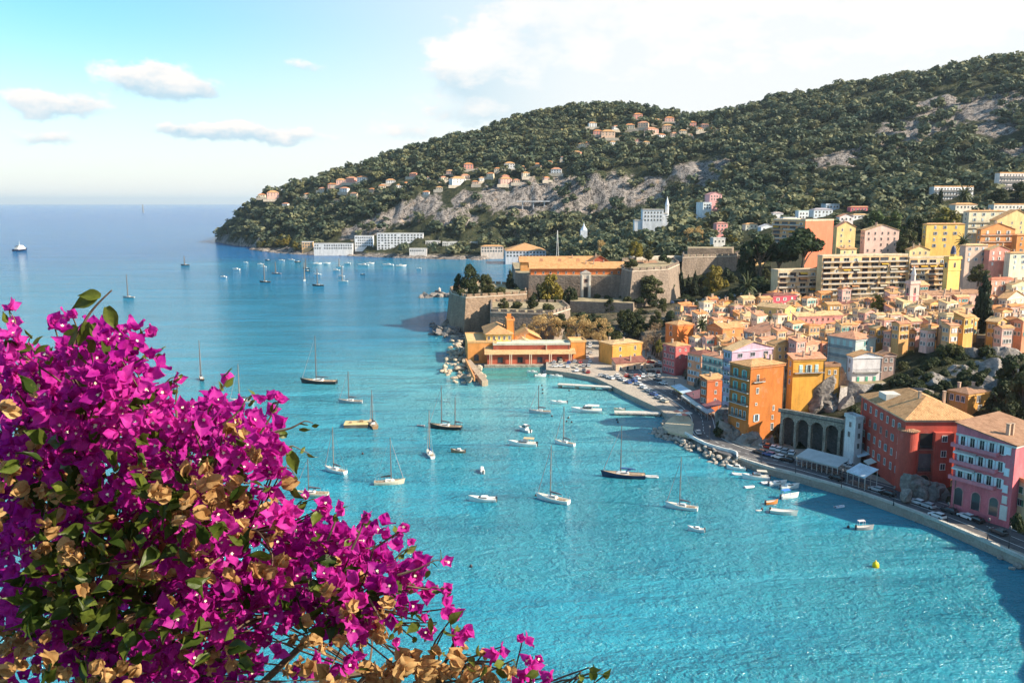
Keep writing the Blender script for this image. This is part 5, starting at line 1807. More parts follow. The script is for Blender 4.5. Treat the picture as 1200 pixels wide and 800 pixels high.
edge = [on(a, b, QZ) for a, b in [(868, 539), (842, 529), (815, 516), (797, 506), (783, 503), (776, 497), (779, 489)]]
path = smooth_path(edge, 12)
for i in range(130):
    t = RNG.uniform(0, len(path) - 1.01); k = int(t)
    p = path[k].lerp(path[k + 1], t - k); dd = (path[k + 1] - path[k]).normalized()
    n_ = Vector((dd.y, -dd.x, 0))
    if n_.y > 0 and n_.x > 0: n_ = -n_
    o_ = RNG.uniform(-.3, 5.2)
    w_ = on(790, 530) - p
    n_ = n_ if n_.dot(w_) > 0 else -n_
    boulder(RMS[i % 5], (p.x + n_.x * o_, p.y + n_.y * o_, 1.7 - o_ * .42 + RNG.uniform(-.2, .3)), RNG.uniform(1.3, 2.5), "grey boulder in the riprap slope round the sun terrace", "riprap boulders by the sun terrace")
for i in range(190):
    px, py = RNG.uniform(521, 576), RNG.uniform(396, 449)
    f_ = max(0, (py - 398) / 49)
    lo, hi = 527 + 3 * math.sin(f_ * 6) - 4 * f_ ** .5 * 2, 546 + 24 * f_
    px = lo + (hi - lo) * RNG.uniform() ** (1.3 if i % 3 else .6)
    if py > 440 and px < 530: continue
    p = on(px, py)
    boulder(RMW[i % 5], (p.x, p.y, RNG.uniform(-.2, 1.6)), RNG.uniform(1.6, 3.4), "tan boulder of the breakwater heap at the harbour mouth", "breakwater boulders")
for i in range(26):
    px, py = RNG.uniform(505, 545), RNG.uniform(380, 400)
    p = on(px, py)
    boulder(RMC[i % 5], (p.x, p.y + 3, RNG.uniform(-.5, 2)), RNG.uniform(3, 6.5), "dark shore rock at the foot of the sea bastion", "shore rocks below the bastion")
for i in range(14):
    p = on(RNG.uniform(1172, 1212), RNG.uniform(650, 668))
    boulder(RMS[i % 5], (p.x, p.y, RNG.uniform(-.2, .7)), RNG.uniform(1.0, 2.0), "grey boulder at the foot of the quay wall near the right edge", "boulders at the quay's end")
for (px, py, s) in [(499, 349, 9), (508, 348, 12), (518, 347.5, 13), (527, 348, 11)]:
    p = on(px, py)
    boulder(RMC[int(px) % 5], (p.x, p.y, 0), s, "low pale rock of the islet off the sea bastion", "islet rocks")
p = on(515, 347, 0)
root = thing("beacon", "tiny stone beacon on the rock islet", "beacon", (p.x, p.y, 3))
mb = MB(); mb.lathe([(1.4, 0), (1.2, 3), (1.6, 3.2), (1.0, 3.6), (.1, 5)], (0, 0, 0), 8); link("tower", mb.mesh("tower", paint((.5, .42, .36))), root)
# breakwater walkway with ochre wall
mb = MB()
W0 = [on(546, 424, 2.2), on(551, 421, 2.2), on(572, 446, 2.2), on(565, 447, 2.2)]
mb.prism([(w.x, w.y) for w in W0], -1, 2.4)
struct("path", mb.mesh("path", stone((.38, .30, .22), .6, .35, "mole walkway", brick=False)))
mb = MB(); a, c = on(546, 424, 2.4), on(556, 446, 2.4)
dv = c - a
mb.box(((a.x + c.x) / 2, (a.y + c.y) / 2, 3.2), (dv.length, .6, 2.0), math.atan2(dv.y, dv.x))
tag(link("mole_wall", mb.mesh("mole_wall", paint((.66, .28, .1), .85, .2))), "orange breakwater wall beside the walkway of the mole", "wall")
# rock outcrops the houses stand on
OUTC = [(847, 506, 282, 9), (860, 512, 279, 9), (873, 520, 274, 8), (888, 524, 270, 6), (903, 524, 272, 6), (912, 512, 284, 9), (850, 490, 292, 9), (905, 500, 285, 8),
        (965, 460, 296, 12), (980, 455, 298, 13), (993, 462, 294, 11), (972, 478, 291, 10), (955, 474, 292, 9), (988, 480, 289, 9), (1005, 476, 288, 9),
        (1064, 566, 222, 6), (1075, 572, 221, 7), (1090, 580, 219, 6), (1060, 582, 216, 4), (1104, 585, 218, 5),
        (1075, 470, 276, 10), (1095, 458, 284, 12), (1120, 452, 287, 12), (1150, 446, 287, 13), (1170, 470, 268, 12), (1130, 425, 302, 12), (1060, 478, 270, 9), (1170, 430, 296, 12), (1190, 450, 276, 10)]
for i, (px, py, Y, s) in enumerate(OUTC):
    p = at(px, py, Y)
    o = link("rock_outcrop", RMC[i % 5], None, p)
    o.scale = (s, s * .9, s * 1.15); o.rotation_euler = (0, 0, i * 1.3)
    tag(o, "bare grey rock outcrop %s" % ("under the orange tower house" if px < 920 and py < 530 else "between the yellow house and the white house" if px < 1010 else "at the foot of the red waterfront building" if py > 540 else "in the dark cliff above the red waterfront building"), "rock", "rock outcrops in the town")
# ------------------------------------------------------------------ trees
def leaf_cloud(centers, radii, n, size, seed, squash=1.0, up=.35, hollow=.55):
    r = np.random.default_rng(seed)
    w = np.array(radii) ** 2
    k = r.choice(len(centers), n, p=w / w.sum())
    dirs = r.normal(size=(n, 3)); dirs /= np.linalg.norm(dirs, axis=1)[:, None]
    rad = np.array(radii)[k] * (hollow + (1 - hollow) * r.uniform(0, 1, n) ** .5)
    c = np.array(centers)[k] + dirs * rad[:, None] * np.array([1, 1, squash])
    nrm = dirs + r.normal(size=(n, 3)) * .6 + np.array([0, 0, up])
    nrm /= np.linalg.norm(nrm, axis=1)[:, None]
    t = np.cross(nrm, r.normal(size=(n, 3))); t /= np.linalg.norm(t, axis=1)[:, None]
    b = np.cross(nrm, t)
    s = size * r.uniform(.6, 1.35, n)[:, None]
    V = np.stack([c - t * s - b * s * .6, c + t * s - b * s * .6, c + t * s * .7 + b * s * .7, c - t * s * .7 + b * s * .7], 1).reshape(-1, 3)
    tone = np.repeat(np.clip(r.uniform(0, 1, len(centers))[k] * .6 + r.uniform(0, .4, n), 0, 1), 4)
    return V, tone


def crown_mesh(kind, seed, mat_, n=1500):
    """unit crown: about 1 wide, z from 0 to 1"""
    r = np.random.default_rng(seed)
    cs, rs = [], []
    sz, sq = .035, 1.0
    if kind == 'broad':
        for _ in range(26):
            a, z = r.uniform(0, 6.28), r.uniform(.1, .92)
            rr = .36 * math.sin(math.pi * min(1, .18 + z * .78)) * r.uniform(.5, 1.05)
            cs.append((rr * math.cos(a), rr * math.sin(a), z)); rs.append(r.uniform(.09, .19))
    elif kind == 'pine':
        for _ in range(30):
            a, q_ = r.uniform(0, 6.28), math.sqrt(r.uniform())
            rr = .40 * q_
            cs.append((rr * math.cos(a), rr * math.sin(a), .35 + .5 * (1 - q_ ** 2) * r.uniform(.3, 1) )); rs.append(r.uniform(.09, .16))
    elif kind == 'cypress':
        for k in range(22):
            z = .03 + .94 * k / 21
            rr = .5 * min(1, (z + .06) * 3.2) * (1 - z ** 2.2) + .05
            a = r.uniform(0, 6.28)
            cs.append((rr * .25 * math.cos(a), rr * .25 * math.sin(a), z)); rs.append(rr * .8)
        sq, sz = .25, .05
    elif kind == 'bush':
        for _ in range(14):
            a, q_ = r.uniform(0, 6.28), math.sqrt(r.uniform())
            cs.append((.33 * q_ * math.cos(a), .33 * q_ * math.sin(a), .2 + .5 * (1 - q_ * q_) * r.uniform(.4, 1))); rs.append(r.uniform(.12, .24))
        sz = .05
    elif kind == 'gold':
        for _ in range(40):
            a, z = r.uniform(0, 6.28), r.uniform(.15, .95)
            rr = .42 * math.sin(math.pi * min(1, .12 + z * .72)) * r.uniform(.4, 1.05)
            cs.append((rr * math.cos(a), rr * math.sin(a), z)); rs.append(r.uniform(.06, .13))
        sz = .015
    V, tone = leaf_cloud(cs, rs, n, sz, seed, sq)
    F = np.arange(len(V)).reshape(-1, 4)
    return np_mesh("crown", V, F, mat_, tone)


def trunk_mesh(kind, seed, top=.55):
    r = random.Random(seed)
    mb = MB()
    if kind == 'palm':
        mb.tube([(0, 0, 0), (.02, .01, .3), (.03, 0, .7)], [.05, .04, .04], 7)
        return mb.mesh("trunk", paint((.16, .12, .085), .95, .3, 2))
    mb.tube([(0, 0, -.06), (.01, .0, .2), (.02 * r.uniform(-1, 1), .02, top)], [.05, .035, .02], 6)
    for k in range(6):
        a = k * 1.05 + r.random()
        z = top * r.uniform(.55, 1)
        mb.tube([(0, 0, z * .85), (.12 * math.cos(a), .12 * math.sin(a), z + .12), (.3 * math.cos(a), .3 * math.sin(a), z + .28)], [.018, .013, .005], 5)
    return mb.mesh("trunk", paint((.13, .1, .075), .95, .3, 2))


def palm_crown(seed, mat_):
    r = random.Random(seed)
    V, F, T = [], [], []
    for k in range(34):
        a = k * 2.4; e = 1.2 - 1.9 * k / 34 + r.uniform(-.1, .1)
        p = Vector((.03, 0, .7)); d = Vector((math.cos(a) * math.cos(e), math.sin(a) * math.cos(e), math.sin(e)))
        sd = Vector((-math.sin(a), math.cos(a), 0)); w = .045
        tone = r.random()
        prev = None
        for j in range(6):
            ww = w * (1 - abs(j - 2) / 5)
            i = len(V)
            V += [p - sd * ww - Vector((0, 0, ww * .8)), p + Vector((0, 0, ww * .2)), p + sd * ww - Vector((0, 0, ww * .8))]; T += [tone] * 3
            if prev is not None:
                F += [(prev, prev + 1, i + 1, i), (prev + 1, prev + 2, i + 2, i + 1)]
            prev = i
            p = p + d * .1
            d = (d + Vector((0, 0, -.24))).normalized()
    return np_mesh("crown", np.array([tuple(v) for v in V]), np.array(F), mat_, np.array(T))


L_DARK = leafmat((.038, .055, .022)); L_OLIVE = leafmat((.075, .085, .032)); L_YEL = leafmat((.20, .18, .035)); L_GOLD = leafmat((.40, .27, .11), trans=.2, var=.45, tint=(.5, .34, .14))
L_PINE = leafmat((.036, .060, .024)); L_CYP = leafmat((.018, .030, .014), trans=.15); L_PALM = leafmat((.06, .075, .03)); L_GREEN = leafmat((.06, .10, .03)); L_BARE = leafmat((.26, .20, .13), trans=.1, var=.5)
KINDSPEC = {'dark': ('broad', L_DARK, 2600), 'olive': ('broad', L_OLIVE, 2600), 'yellow': ('broad', L_YEL, 2600), 'green': ('broad', L_GREEN, 2600), 'pine': ('pine', L_PINE, 3600),
            'cypress': ('cypress', L_CYP, 2000), 'bush': ('bush', L_DARK, 1300), 'bushgreen': ('bush', L_OLIVE, 1300), 'bushyellow': ('bush', L_YEL, 1300), 'gold': ('gold', L_GOLD, 3600), 'bare': ('gold', L_BARE, 1500)}
TM = {}
for k_, (a_, m_, n_) in KINDSPEC.items():
    TM[k_] = [(crown_mesh(a_, 100 + 7 * i + len(k_), m_, n_), trunk_mesh(a_, i)) for i in range(2)]
TM['palm'] = [(palm_crown(5, L_PALM), trunk_mesh('palm', 1))]
TNAME = {'dark': 'broadleaf_tree', 'olive': 'broadleaf_tree', 'yellow': 'broadleaf_tree', 'green': 'broadleaf_tree', 'pine': 'pine_tree', 'cypress': 'cypress_tree', 'bush': 'shrub', 'bushgreen': 'shrub', 'bushyellow': 'shrub', 'gold': 'plane_tree', 'bare': 'plane_tree', 'palm': 'palm_tree'}


def tree(kind, loc, w, h, label, group=None):
    cr, tr = TM[kind][RNG.integers(len(TM[kind]))]
    root = thing(TNAME[kind], label, "shrub" if 'bush' in kind else "tree", loc, RNG.uniform(0, 6.28), group)
    full = kind in ('cypress', 'bush', 'bushgreen', 'bushyellow', 'palm')
    z0 = 0 if full else (.28 if kind == 'pine' else .16)
    c = link("crown", cr, root, (0, 0, z0 * h)); c.scale = (w, w, h * (1 - z0))
    if 'bush' not in kind:
        t = link("trunk", tr, root); t.scale = (w, w, h)
    return root


def tpx(kind, px, yt, yb, Y, wp, label, group=None):
    p = at(px, yb, Y); t = at(px, yt, Y)
    tree(kind, p, wp * mpp(p), t.z - p.z, label, group)


G1, G2, G3 = "trees on the citadel", "trees of the town", "plane trees behind the custom house"
TREES = [('dark', 549, 312, 349, 545, 27, "dark tall tree at the seaward corner of the sea bastion", G1), ('dark', 537, 322, 348, 548, 14, "small dark tree left of the tall one on the sea bastion", G1),
         ('olive', 568, 322, 348, 548, 20, "olive green tree beside the dark tree on the bastion", G1), ('bushgreen', 585, 332, 348, 550, 22, "round green shrub on the sea bastion", G1), ('cypress', 598, 315, 342, 575, 11, "dark cypress in front of the barracks' gable", G1), ('bush', 606, 330, 350, 570, 16, "dark shrub at the foot of the barracks' gable", G1),
         ('yellow', 647, 322, 372, 548, 36, "tall yellow green tree before the grey curtain wall", G1), ('dark', 668, 334, 374, 540, 22, "dark green tree right of the yellow one before the curtain wall", G1), ('olive', 632, 334, 370, 545, 20, "olive tree left of the yellow tree before the curtain wall", G1), ('bush', 660, 352, 378, 520, 28, "dark shrub below the yellow green tree", G1), ('bush', 683, 360, 378, 515, 24, "dark shrub under the ramp wall", G1),
         ('gold', 640, 366, 404, 462, 44, "big golden bare-twigged plane tree behind the harbour hall", G3), ('gold', 676, 368, 405, 458, 42, "second golden plane tree right of the big one", G3), ('gold', 703, 374, 408, 452, 30, "smaller golden plane tree nearest the yellow harbour house", G3), ('gold', 618, 378, 402, 466, 24, "low golden plane tree nearest the chimney tower", G3),
         ('dark', 734, 364, 396, 472, 22, "dark tree on the slope above the yellow harbour house", G2), ('dark', 751, 368, 394, 474, 20, "second dark tree on the slope above the yellow harbour house", G2), ('bush', 715, 372, 398, 472, 26, "dark shrub on the slope below the ramp wall", G2), ('bush', 700, 366, 386, 492, 22, "shrub right under the ramp wall", G2), ('bushgreen', 722, 384, 402, 455, 20, "green shrub behind the yellow harbour house", G2), ('bush', 765, 375, 394, 470, 24, "dark shrub above the bare plane tree", G2),
         ('bare', 768, 378, 414, 436, 26, "grey bare plane tree beside the bright orange house", G2), ('bare', 757, 392, 416, 425, 16, "small bare tree behind the yellow harbour house", G2), ('yellow', 772, 398, 416, 415, 10, "small yellow tree in front of the pink windowed house", G2),
         ('cypress', 789, 320, 352, 585, 11, "leftmost cypress under the rampart", G1), ('cypress', 797, 315, 350, 592, 10, "tallest cypress under the rampart", G1), ('cypress', 806, 322, 350, 596, 9, "short cypress in the row under the rampart", G1), ('cypress', 814, 317, 350, 588, 10, "rightmost cypress under the rampart", G1),
         ('olive', 762, 324, 354, 538, 36, "spreading olive toned tree at the foot of the big bastion", G1), ('dark', 780, 318, 354, 570, 26, "dark tree beside the leftmost cypress", G1), ('yellow', 836, 312, 352, 592, 32, "yellow crowned tree in front of the rampart", G1), ('dark', 822, 322, 352, 600, 22, "dark tree between the cypresses and the yellow crown", G1), ('dark', 852, 312, 350, 605, 24, "dark tree right of the yellow crown by the rampart", G1), ('olive', 873, 326, 356, 572, 24, "palm-like olive tree by the road below the pines", G1), ('bush', 800, 340, 356, 580, 26, "dark hedge shrub under the cypresses", G1), ('bush', 845, 338, 356, 580, 24, "dark hedge shrub under the yellow crown", G1),
         ('pine', 890, 268, 338, 545, 52, "big umbrella pine with sunlit crown left of the pair", G2), ('pine', 940, 262, 330, 535, 64, "broadest umbrella pine in front of the blank red flank", G2), ('pine', 912, 274, 334, 550, 46, "umbrella pine squeezed between the two big pines", G2), ('dark', 872, 286, 336, 552, 30, "dark tree at the left foot of the pines", G2), ('bush', 895, 316, 342, 530, 44, "dark undergrowth shrub below the pines", G2), ('bush', 885, 330, 350, 575, 34, "dark shrub left of the balcony block", G2),
         ('gold', 812, 264, 294, 760, 30, "golden tree on the slope behind the citadel", G2), ('yellow', 770, 282, 300, 800, 34, "yellow hedge-like tree behind the citadel", G2), ('yellow', 790, 278, 298, 790, 24, "yellow tree left of the golden tree behind the citadel", G2), ('yellow', 857, 276, 296, 740, 26, "low yellow tree right of the golden tree", G2), ('gold', 704, 282, 305, 780, 16, "small golden tree behind the barracks roof", G2), ('olive', 745, 285, 304, 760, 26, "olive tree behind the citadel's rear range", G2), ('gold', 845, 288, 300, 700, 22, "low golden shrub-like tree above the high grey block", G2),
         ('green', 1026, 248, 286, 660, 28, "green tree at the left of the hedge behind the pink villa", G2), ('green', 1047, 249, 290, 655, 30, "green tree in the middle of the hedge behind the pink villa", G2), ('dark', 1072, 250, 292, 650, 30, "dark green tree at the right of the hedge behind the villas", G2), ('yellow', 1108, 244, 270, 690, 34, "bright yellow tree behind the golden villa", G2), ('olive', 1064, 270, 305, 560, 32, "grey green tree between the pink and golden villas", G2), ('olive', 1072, 284, 308, 540, 22, "lower olive tree between the pink and golden villas", G2), ('dark', 1093, 262, 290, 640, 20, "dark tree hidden behind the golden villa", G2), ('palm', 1128, 275, 305, 535, 20, "palm beside the golden villa's right corner", G2), ('palm', 1128, 218, 250, 800, 22, "palm in front of the wide white apartment block", G2), ('cypress', 1101, 220, 250, 800, 9, "slim cypress in front of the wide white apartment block", G2), ('dark', 1092, 228, 252, 790, 20, "dark tree at the left end of the wide white apartment block", G2), ('dark', 1192, 212, 236, 800, 28, "dark tree below the upper edge apartments", G2), ('dark', 1170, 222, 240, 790, 26, "dark tree above the low flat pale house", G2), ('dark', 1012, 262, 285, 700, 20, "dark tree under the crimson pink villa", G2), ('dark', 995, 272, 292, 640, 16, "dark tree beside the tall yellow house", G2),
         ('cypress', 1150, 318, 391, 338, 23, "very tall dark cypress on the cliff top", G2), ('bushgreen', 1118, 380, 402, 338, 22, "round clipped green tree on the cliff terrace", G2), ('yellow', 1028, 346, 366, 425, 20, "small yellow tree among the roofs below the balcony block", G2), ('olive', 1146, 310, 334, 470, 28, "grey green tree right of the yellow bell tower", G2), ('palm', 821, 370, 410, 418, 18, "dark palm between the two orange houses", G2), ('palm', 842, 356, 374, 490, 18, "low palm behind the old town's first roofs", G2), ('palm', 858, 354, 374, 486, 16, "second low palm behind the old town's first roofs", G2), ('palm', 874, 322, 372, 500, 24, "tall pale palm by the road under the pines", G2), ('bushgreen', 826, 358, 372, 490, 18, "green shrub by the road left of the low palms", G2),
         ('bush', 846, 484, 512, 281, 22, "dark leafy shrub on the rock left of the orange tower", G2), ('bush', 1190, 590, 624, 187, 18, "dark shrub tree before the pink apartment house's corner", G2), ('bushgreen', 1098, 406, 424, 330, 24, "green shrub on the roof terrace under the round clipped tree", G2), ('bush', 1020, 545, 560, 240, 10, "small shrub by the blue white awning", G2),
         ('dark', 1190, 412, 470, 262, 50, "large dark tree at the right edge above the pink apartment house", G2), ('olive', 1196, 436, 500, 245, 44, "sunlit topped tree at the right edge below the large dark one", G2), ('dark', 1168, 450, 500, 256, 34, "dark tree on the cliff right of the ochre house", G2), ('dark', 1186, 470, 520, 240, 36, "low dark tree directly above the pink roof", G2)]
for a in TREES: tpx(*a)
WALLP = [(628, 352, 556, 'bush'), (640, 354, 552, 'bushgreen'), (672, 352, 552, 'bush'), (700, 352, 548, 'bushgreen'), (712, 352, 546, 'bush'), (735, 356, 530, 'bushgreen'), (748, 356, 528, 'bush'), (590, 364, 500, 'olive'), (606, 364, 500, 'bushgreen'), (625, 365, 496, 'dark'), (642, 365, 492, 'bushgreen'), (655, 388, 474, 'dark'), (668, 392, 470, 'olive'), (690, 392, 468, 'dark'), (575, 394, 470, 'bush'), (588, 396, 468, 'bushgreen'), (540, 347, 536, 'bushgreen'), (556, 347, 533, 'bush'), (572, 347, 536, 'olive'), (612, 346, 560, 'bushgreen'), (820, 350, 596, 'olive'), (862, 350, 590, 'dark'), (880, 352, 560, 'bush'), (745, 305, 600, 'yellow'), (760, 306, 602, 'olive'), (778, 308, 600, 'bush'), (740, 314, 545, 'bushgreen')]
for i, (px, py, Y, kd) in enumerate(WALLP):
    p = at(px, py, Y); w_ = RNG.uniform(6, 10) * (1 if 'bush' in kd else 1.15)
    tree(kd, p, w_, w_ * (RNG.uniform(.6, .9) if 'bush' in kd else RNG.uniform(.9, 1.2)), {'bush': "dark shrub", 'bushgreen': "olive green shrub", 'dark': "dark leafy tree", 'olive': "olive toned tree", 'yellow': "yellow leaved tree"}[kd] + " growing at the citadel's walls", "greenery at the citadel walls")
SHR = [(1068, 416), (1080, 424), (1092, 432), (1104, 420), (1116, 414), (1128, 420), (1140, 414), (1154, 420), (1166, 428), (1076, 440), (1090, 448), (1108, 440), (1124, 436), (1140, 434), (1156, 440), (1170, 446), (1060, 432), (1056, 450), (1072, 456), (1050, 465), (1064, 470), (1088, 466), (1104, 458), (1118, 462), (1136, 456), (1150, 470), (1176, 410), (1160, 408), (950, 466), (985, 448), (1002, 484), (1046, 478), (1178, 434), (1100, 474), (1170, 490), (1032, 455), (1112, 428), (1132, 446), (1146, 452), (1084, 412), (1096, 404)]
for i, (px, py) in enumerate(SHR):
    p = hit(px, py, 225, 420)
    if p is None: continue
    w_ = RNG.uniform(5, 9)
    tree('bush' if i % 4 else 'bushgreen', p - Vector((0, 0, 1.2)), w_, w_ * RNG.uniform(.7, 1.1), "dark shrub on the shaded cliff above the red waterfront building" if i % 4 else "olive green shrub on the shaded cliff above the red waterfront building", "shrubs on the cliff")
SLOPE = [(694, 372), (706, 362), (716, 366), (728, 358), (740, 362), (752, 368), (764, 360), (776, 366), (788, 372), (800, 362), (812, 366), (824, 350), (838, 364), (846, 358), (856, 362), (866, 368), (880, 352), (890, 342), (900, 346), (770, 384), (782, 380), (758, 386), (742, 380), (730, 386), (718, 392), (862, 346), (874, 340), (896, 334), (886, 362), (702, 384), (690, 390), (748, 396), (900, 358), (860, 330), (848, 334)]
for i, (px, py) in enumerate(SLOPE):
    p = hit(px, py, 380, 640)
    if p is None: continue
    w_ = RNG.uniform(6, 10)
    tree(('bush', 'bushgreen', 'dark', 'olive')[i % 4], p - Vector((0, 0, 1)), w_, w_ * (RNG.uniform(.6, .9) if i % 4 < 2 else RNG.uniform(.9, 1.3)), ("dark shrub", "olive green shrub", "dark leafy tree", "olive green tree")[i % 4] + " on the slope between the citadel and the old town", "shrubs and trees on the slope below the citadel")
# cape garden trees and hilltop skyline pines
for i, (px, h_) in enumerate([(296, 12), (303, 15), (310, 13), (331, 14), (337, 12), (884, 15), (889, 17), (897, 18), (904, 16), (911, 19), (918, 20), (925, 18), (877, 13), (945, 14), (962, 15), (984, 15), (1008, 16), (1040, 15), (1070, 16), (1098, 15), (1130, 16), (1160, 15), (1185, 16)]):
    best = None
    for py in np.arange(60, 262, 1.5):
        p = hit(px, float(py), 900)
        if p is not None: best = p; break
    if best is not None:
        tree('pine', best + Vector((0, 3, -2)), h_ * RNG.uniform(.8, 1.2), h_, "umbrella pine standing out on the skyline of the %s" % ("cape" if px < 400 else "saddle beside the hilltop" if px < 930 else "long right hand ridge"), "skyline pines")
for i, (px, py) in enumerate([(318, 289), (326, 288), (334, 289), (342, 290), (310, 290), (330, 283), (322, 281), (338, 285), (346, 292), (304, 291)]):
    p = hit(px, py, 900)
    if p is not None:
        tree('yellow' if i % 3 else 'olive', p - Vector((0, 0, 1)), RNG.uniform(12, 18), RNG.uniform(11, 15), "sunlit golden green tree at the tip of the cape" if i % 3 else "olive green tree at the tip of the cape", "trees at the cape's tip")

# ------------------------------------------------------------------ forest: a far wood that reads as one mass
def forest_mat():
    m = leafmat((.060, .072, .034), "forest leaves", .22, .65)
    t = NT(m.node_tree)
    at_ = t.n('ShaderNodeAttribute', attribute_name='tone')
    rp = t.n('ShaderNodeValToRGB')
    t.t.links.new(at_.outputs['Fac'], rp.inputs[0])
    e = rp.color_ramp.elements  # leaf tones lifted and blued, standing in for haze and sky fill
    e[0].position = 0.0; e[0].color = (.040, .064, .040, 1)
    e[1].position = 1.0; e[1].color = (.36, .26, .10, 1)
    for ps, c in ((.35, (.090, .115, .066)), (.6, (.16, .165, .088)), (.84, (.22, .21, .095))):
        k = e.new(ps); k.color = c + (1,)
    for nd in m.node_tree.nodes:
        if nd.type == 'BSDF_PRINCIPLED': t.put(nd.inputs['Base Color'], rp.outputs[0])
        if nd.type == 'BSDF_TRANSLUCENT': t.put(nd.inputs[0], rp.outputs[0])
    return m


def forest():
    r = np.random.default_rng(11)
    n0 = 60000
    y = r.uniform(640, 2150, n0); u = r.uniform(-.40, .72, n0)
    keep = r.uniform(0, 1, n0) < (y / 2150)
    x, y = (u * y)[keep], y[keep]
    z = height(x, y)
    sd = sdist(x, y)
    g = 6.0
    gx = (height(x + g, y, False) - height(x - g, y, False)) / (2 * g); gy = (height(x, y + g, False) - height(x, y - g, False)) / (2 * g)
    sl = np.hypot(gx, gy)
    rk = rockiness(x, y, z)
    nz = fbm2(x / 60, y / 60, 3, 77)
    ok = (z > 4) & (sd > 6) & ((rk + (nz - .5) * 1.6 < .34) | (r.uniform(0, 1, len(x)) < .13)) & (sl < 1.5)
    # only slopes that can be seen from near the photograph's viewpoint
    fx, fy = np.array([f[0] for f in FOOT]), np.array([f[1] for f in FOOT]); fr = np.array([f[2] for f in FOOT])
    for a, b2, c in zip(fx, fy, fr):
        ok &= ((x - a) ** 2 + (y - b2) ** 2) > (c + 4.5) ** 2
        if b2 > 650:
            ok &= ~((np.abs(x / y - a / b2) * y < c * .8) & (y < b2) & (y > b2 - (80 if b2 < 1150 else 6)))
    ok &= ~((y < 700) & ((x / y > .26) | (x / y < .05)))
    x, y, z = x[ok], y[ok], z[ok]
    gp = fbm2(x / 32, y / 32, 3, 55) < .63
    x, y, z = x[gp], y[gp], z[gp]
    # thin by spacing on a hash grid
    cell = {}
    sel = []
    for i in range(len(x)):
        k = (int(x[i] // 9.0), int(y[i] // 9.0))
        if k in cell: continue
        cell[k] = 1; sel.append(i)
    x, y, z = x[sel], y[sel], z[sel]
    n = len(x)
    tv = []
    near = sstep(y, 950, 650)
    for v in range(6):
        rr = np.random.default_rng(300 + v)
        cs = [(rr.uniform(-.28, .28), rr.uniform(-.28, .28), rr.uniform(.45, .8)) for _ in range(6)]
        rs = [rr.uniform(.16, .30) for _ in range(6)]
        Vv, tn = leaf_cloud(cs, rs, 84, .115, 400 + v, .75, .7, .75)
        tv.append((Vv, tn))
    vs, tone = [], []
    var = r.integers(0, 6, n); w = (7.5 + 16 * r.uniform(0, 1, n) ** 1.4) * (1 - .38 * near); h = w * r.uniform(.75, 1.05, n); base = np.clip(r.uniform(0, 1, n) ** 1.2 * .75 + (fbm2(x / 90, y / 90, 3, 31) - .38) * .9, 0, 1); yaw = r.uniform(0, 6.28, n)
    for v in range(6):
        m = np.nonzero(var == v)[0]
        Vv, tn = tv[v]
        ca, sa = np.cos(yaw[m])[:, None], np.sin(yaw[m])[:, None]
        X = (Vv[None, :, 0] * ca - Vv[None, :, 1] * sa) * w[m][:, None] + x[m][:, None]
        Y = (Vv[None, :, 0] * sa + Vv[None, :, 1] * ca) * w[m][:, None] + y[m][:, None]
        Z = Vv[None, :, 2] * h[m][:, None] + z[m][:, None] - 1.5
        vs.append(np.stack([X, Y, Z], -1).reshape(-1, 3))
        tone.append((tn[None, :] * .35 + base[m][:, None] * .65).ravel())
    V = np.concatenate(vs); T = np.concatenate(tone)
    F = np.arange(len(V)).reshape(-1, 4)
    me = np_mesh("forest", V, F, forest_mat(), T)
    o = link("forest", me)
    o['kind'] = 'stuff'
    o['label'] = "dense pine and oak wood covering the hill"
    print("forest trees", n, "faces", len(F))


forest()
# ------------------------------------------------------------------ boats
def hull_mb(L, B, H, draft=.35, bow=.55, transom=.8):
    mb = MB(); n = 11
    rows = []
    for i in range(n):
        t = i / (n - 1)
        if t < .4:
            b = B / 2 * (transom + (1 - transom) * math.sin(t / .4 * math.pi / 2))
        else:
            b = B / 2 * max(.012, 1 - ((t - .4) / .6) ** 2.1)
        h = H * (1 + bow * t * t - .12 * math.sin(math.pi * t))
        x = -L / 2 + L * t
        xr = x + (L * .05 if t == 1 else 0)
        rows.append([(x - (L * .04 if t == 1 else 0), 0, -draft), (x, b * .72, -.05), (x + (xr - x) * .5, b * .94, h * .55), (xr, b, h), (xr, b - min(.09, b * .4), h), (xr, b - min(.1, b * .5), h - .12)])
    vs, fs = [], []
    m = 6
    for sg in (1, -1):
        o = len(vs)
        for r_ in rows:
            vs += [(x, sg * y, z) for x, y, z in r_]
        for i in range(n - 1):
            for k in range(m - 1):
                f = (o + i * m + k, o + (i + 1) * m + k, o + (i + 1) * m + k + 1, o + i * m + k + 1)
                fs.append(f if sg < 0 else f[::-1])
    # transom
    N = n * m
    for k in range(m - 1):
        fs.append((k, k + 1, N + k + 1, N + k))
    mb.add(vs, fs)
    deck = MB()
    dv = [(r_[5][0], r_[5][1], r_[5][2]) for r_ in rows] + [(r_[5][0], -r_[5][1], r_[5][2]) for r_ in rows]
    df = [(i, i + 1, n + i + 1, n + i)[::-1] for i in range(n - 1)]
    deck.add(dv, df)
    return mb, deck


def pmat(c, r=.35):
    return paint(c, r, .06, .8, .5)


BW = (.78, .77, .74); NAVY = (.012, .022, .075); BLACK = (.02, .02, .025); TEAK = (.42, .29, .17); BEIGE = (.62, .54, .42); BLUEC = (.03, .07, .25); REDB = (.5, .06, .04); GREYB = (.5, .5, .5)


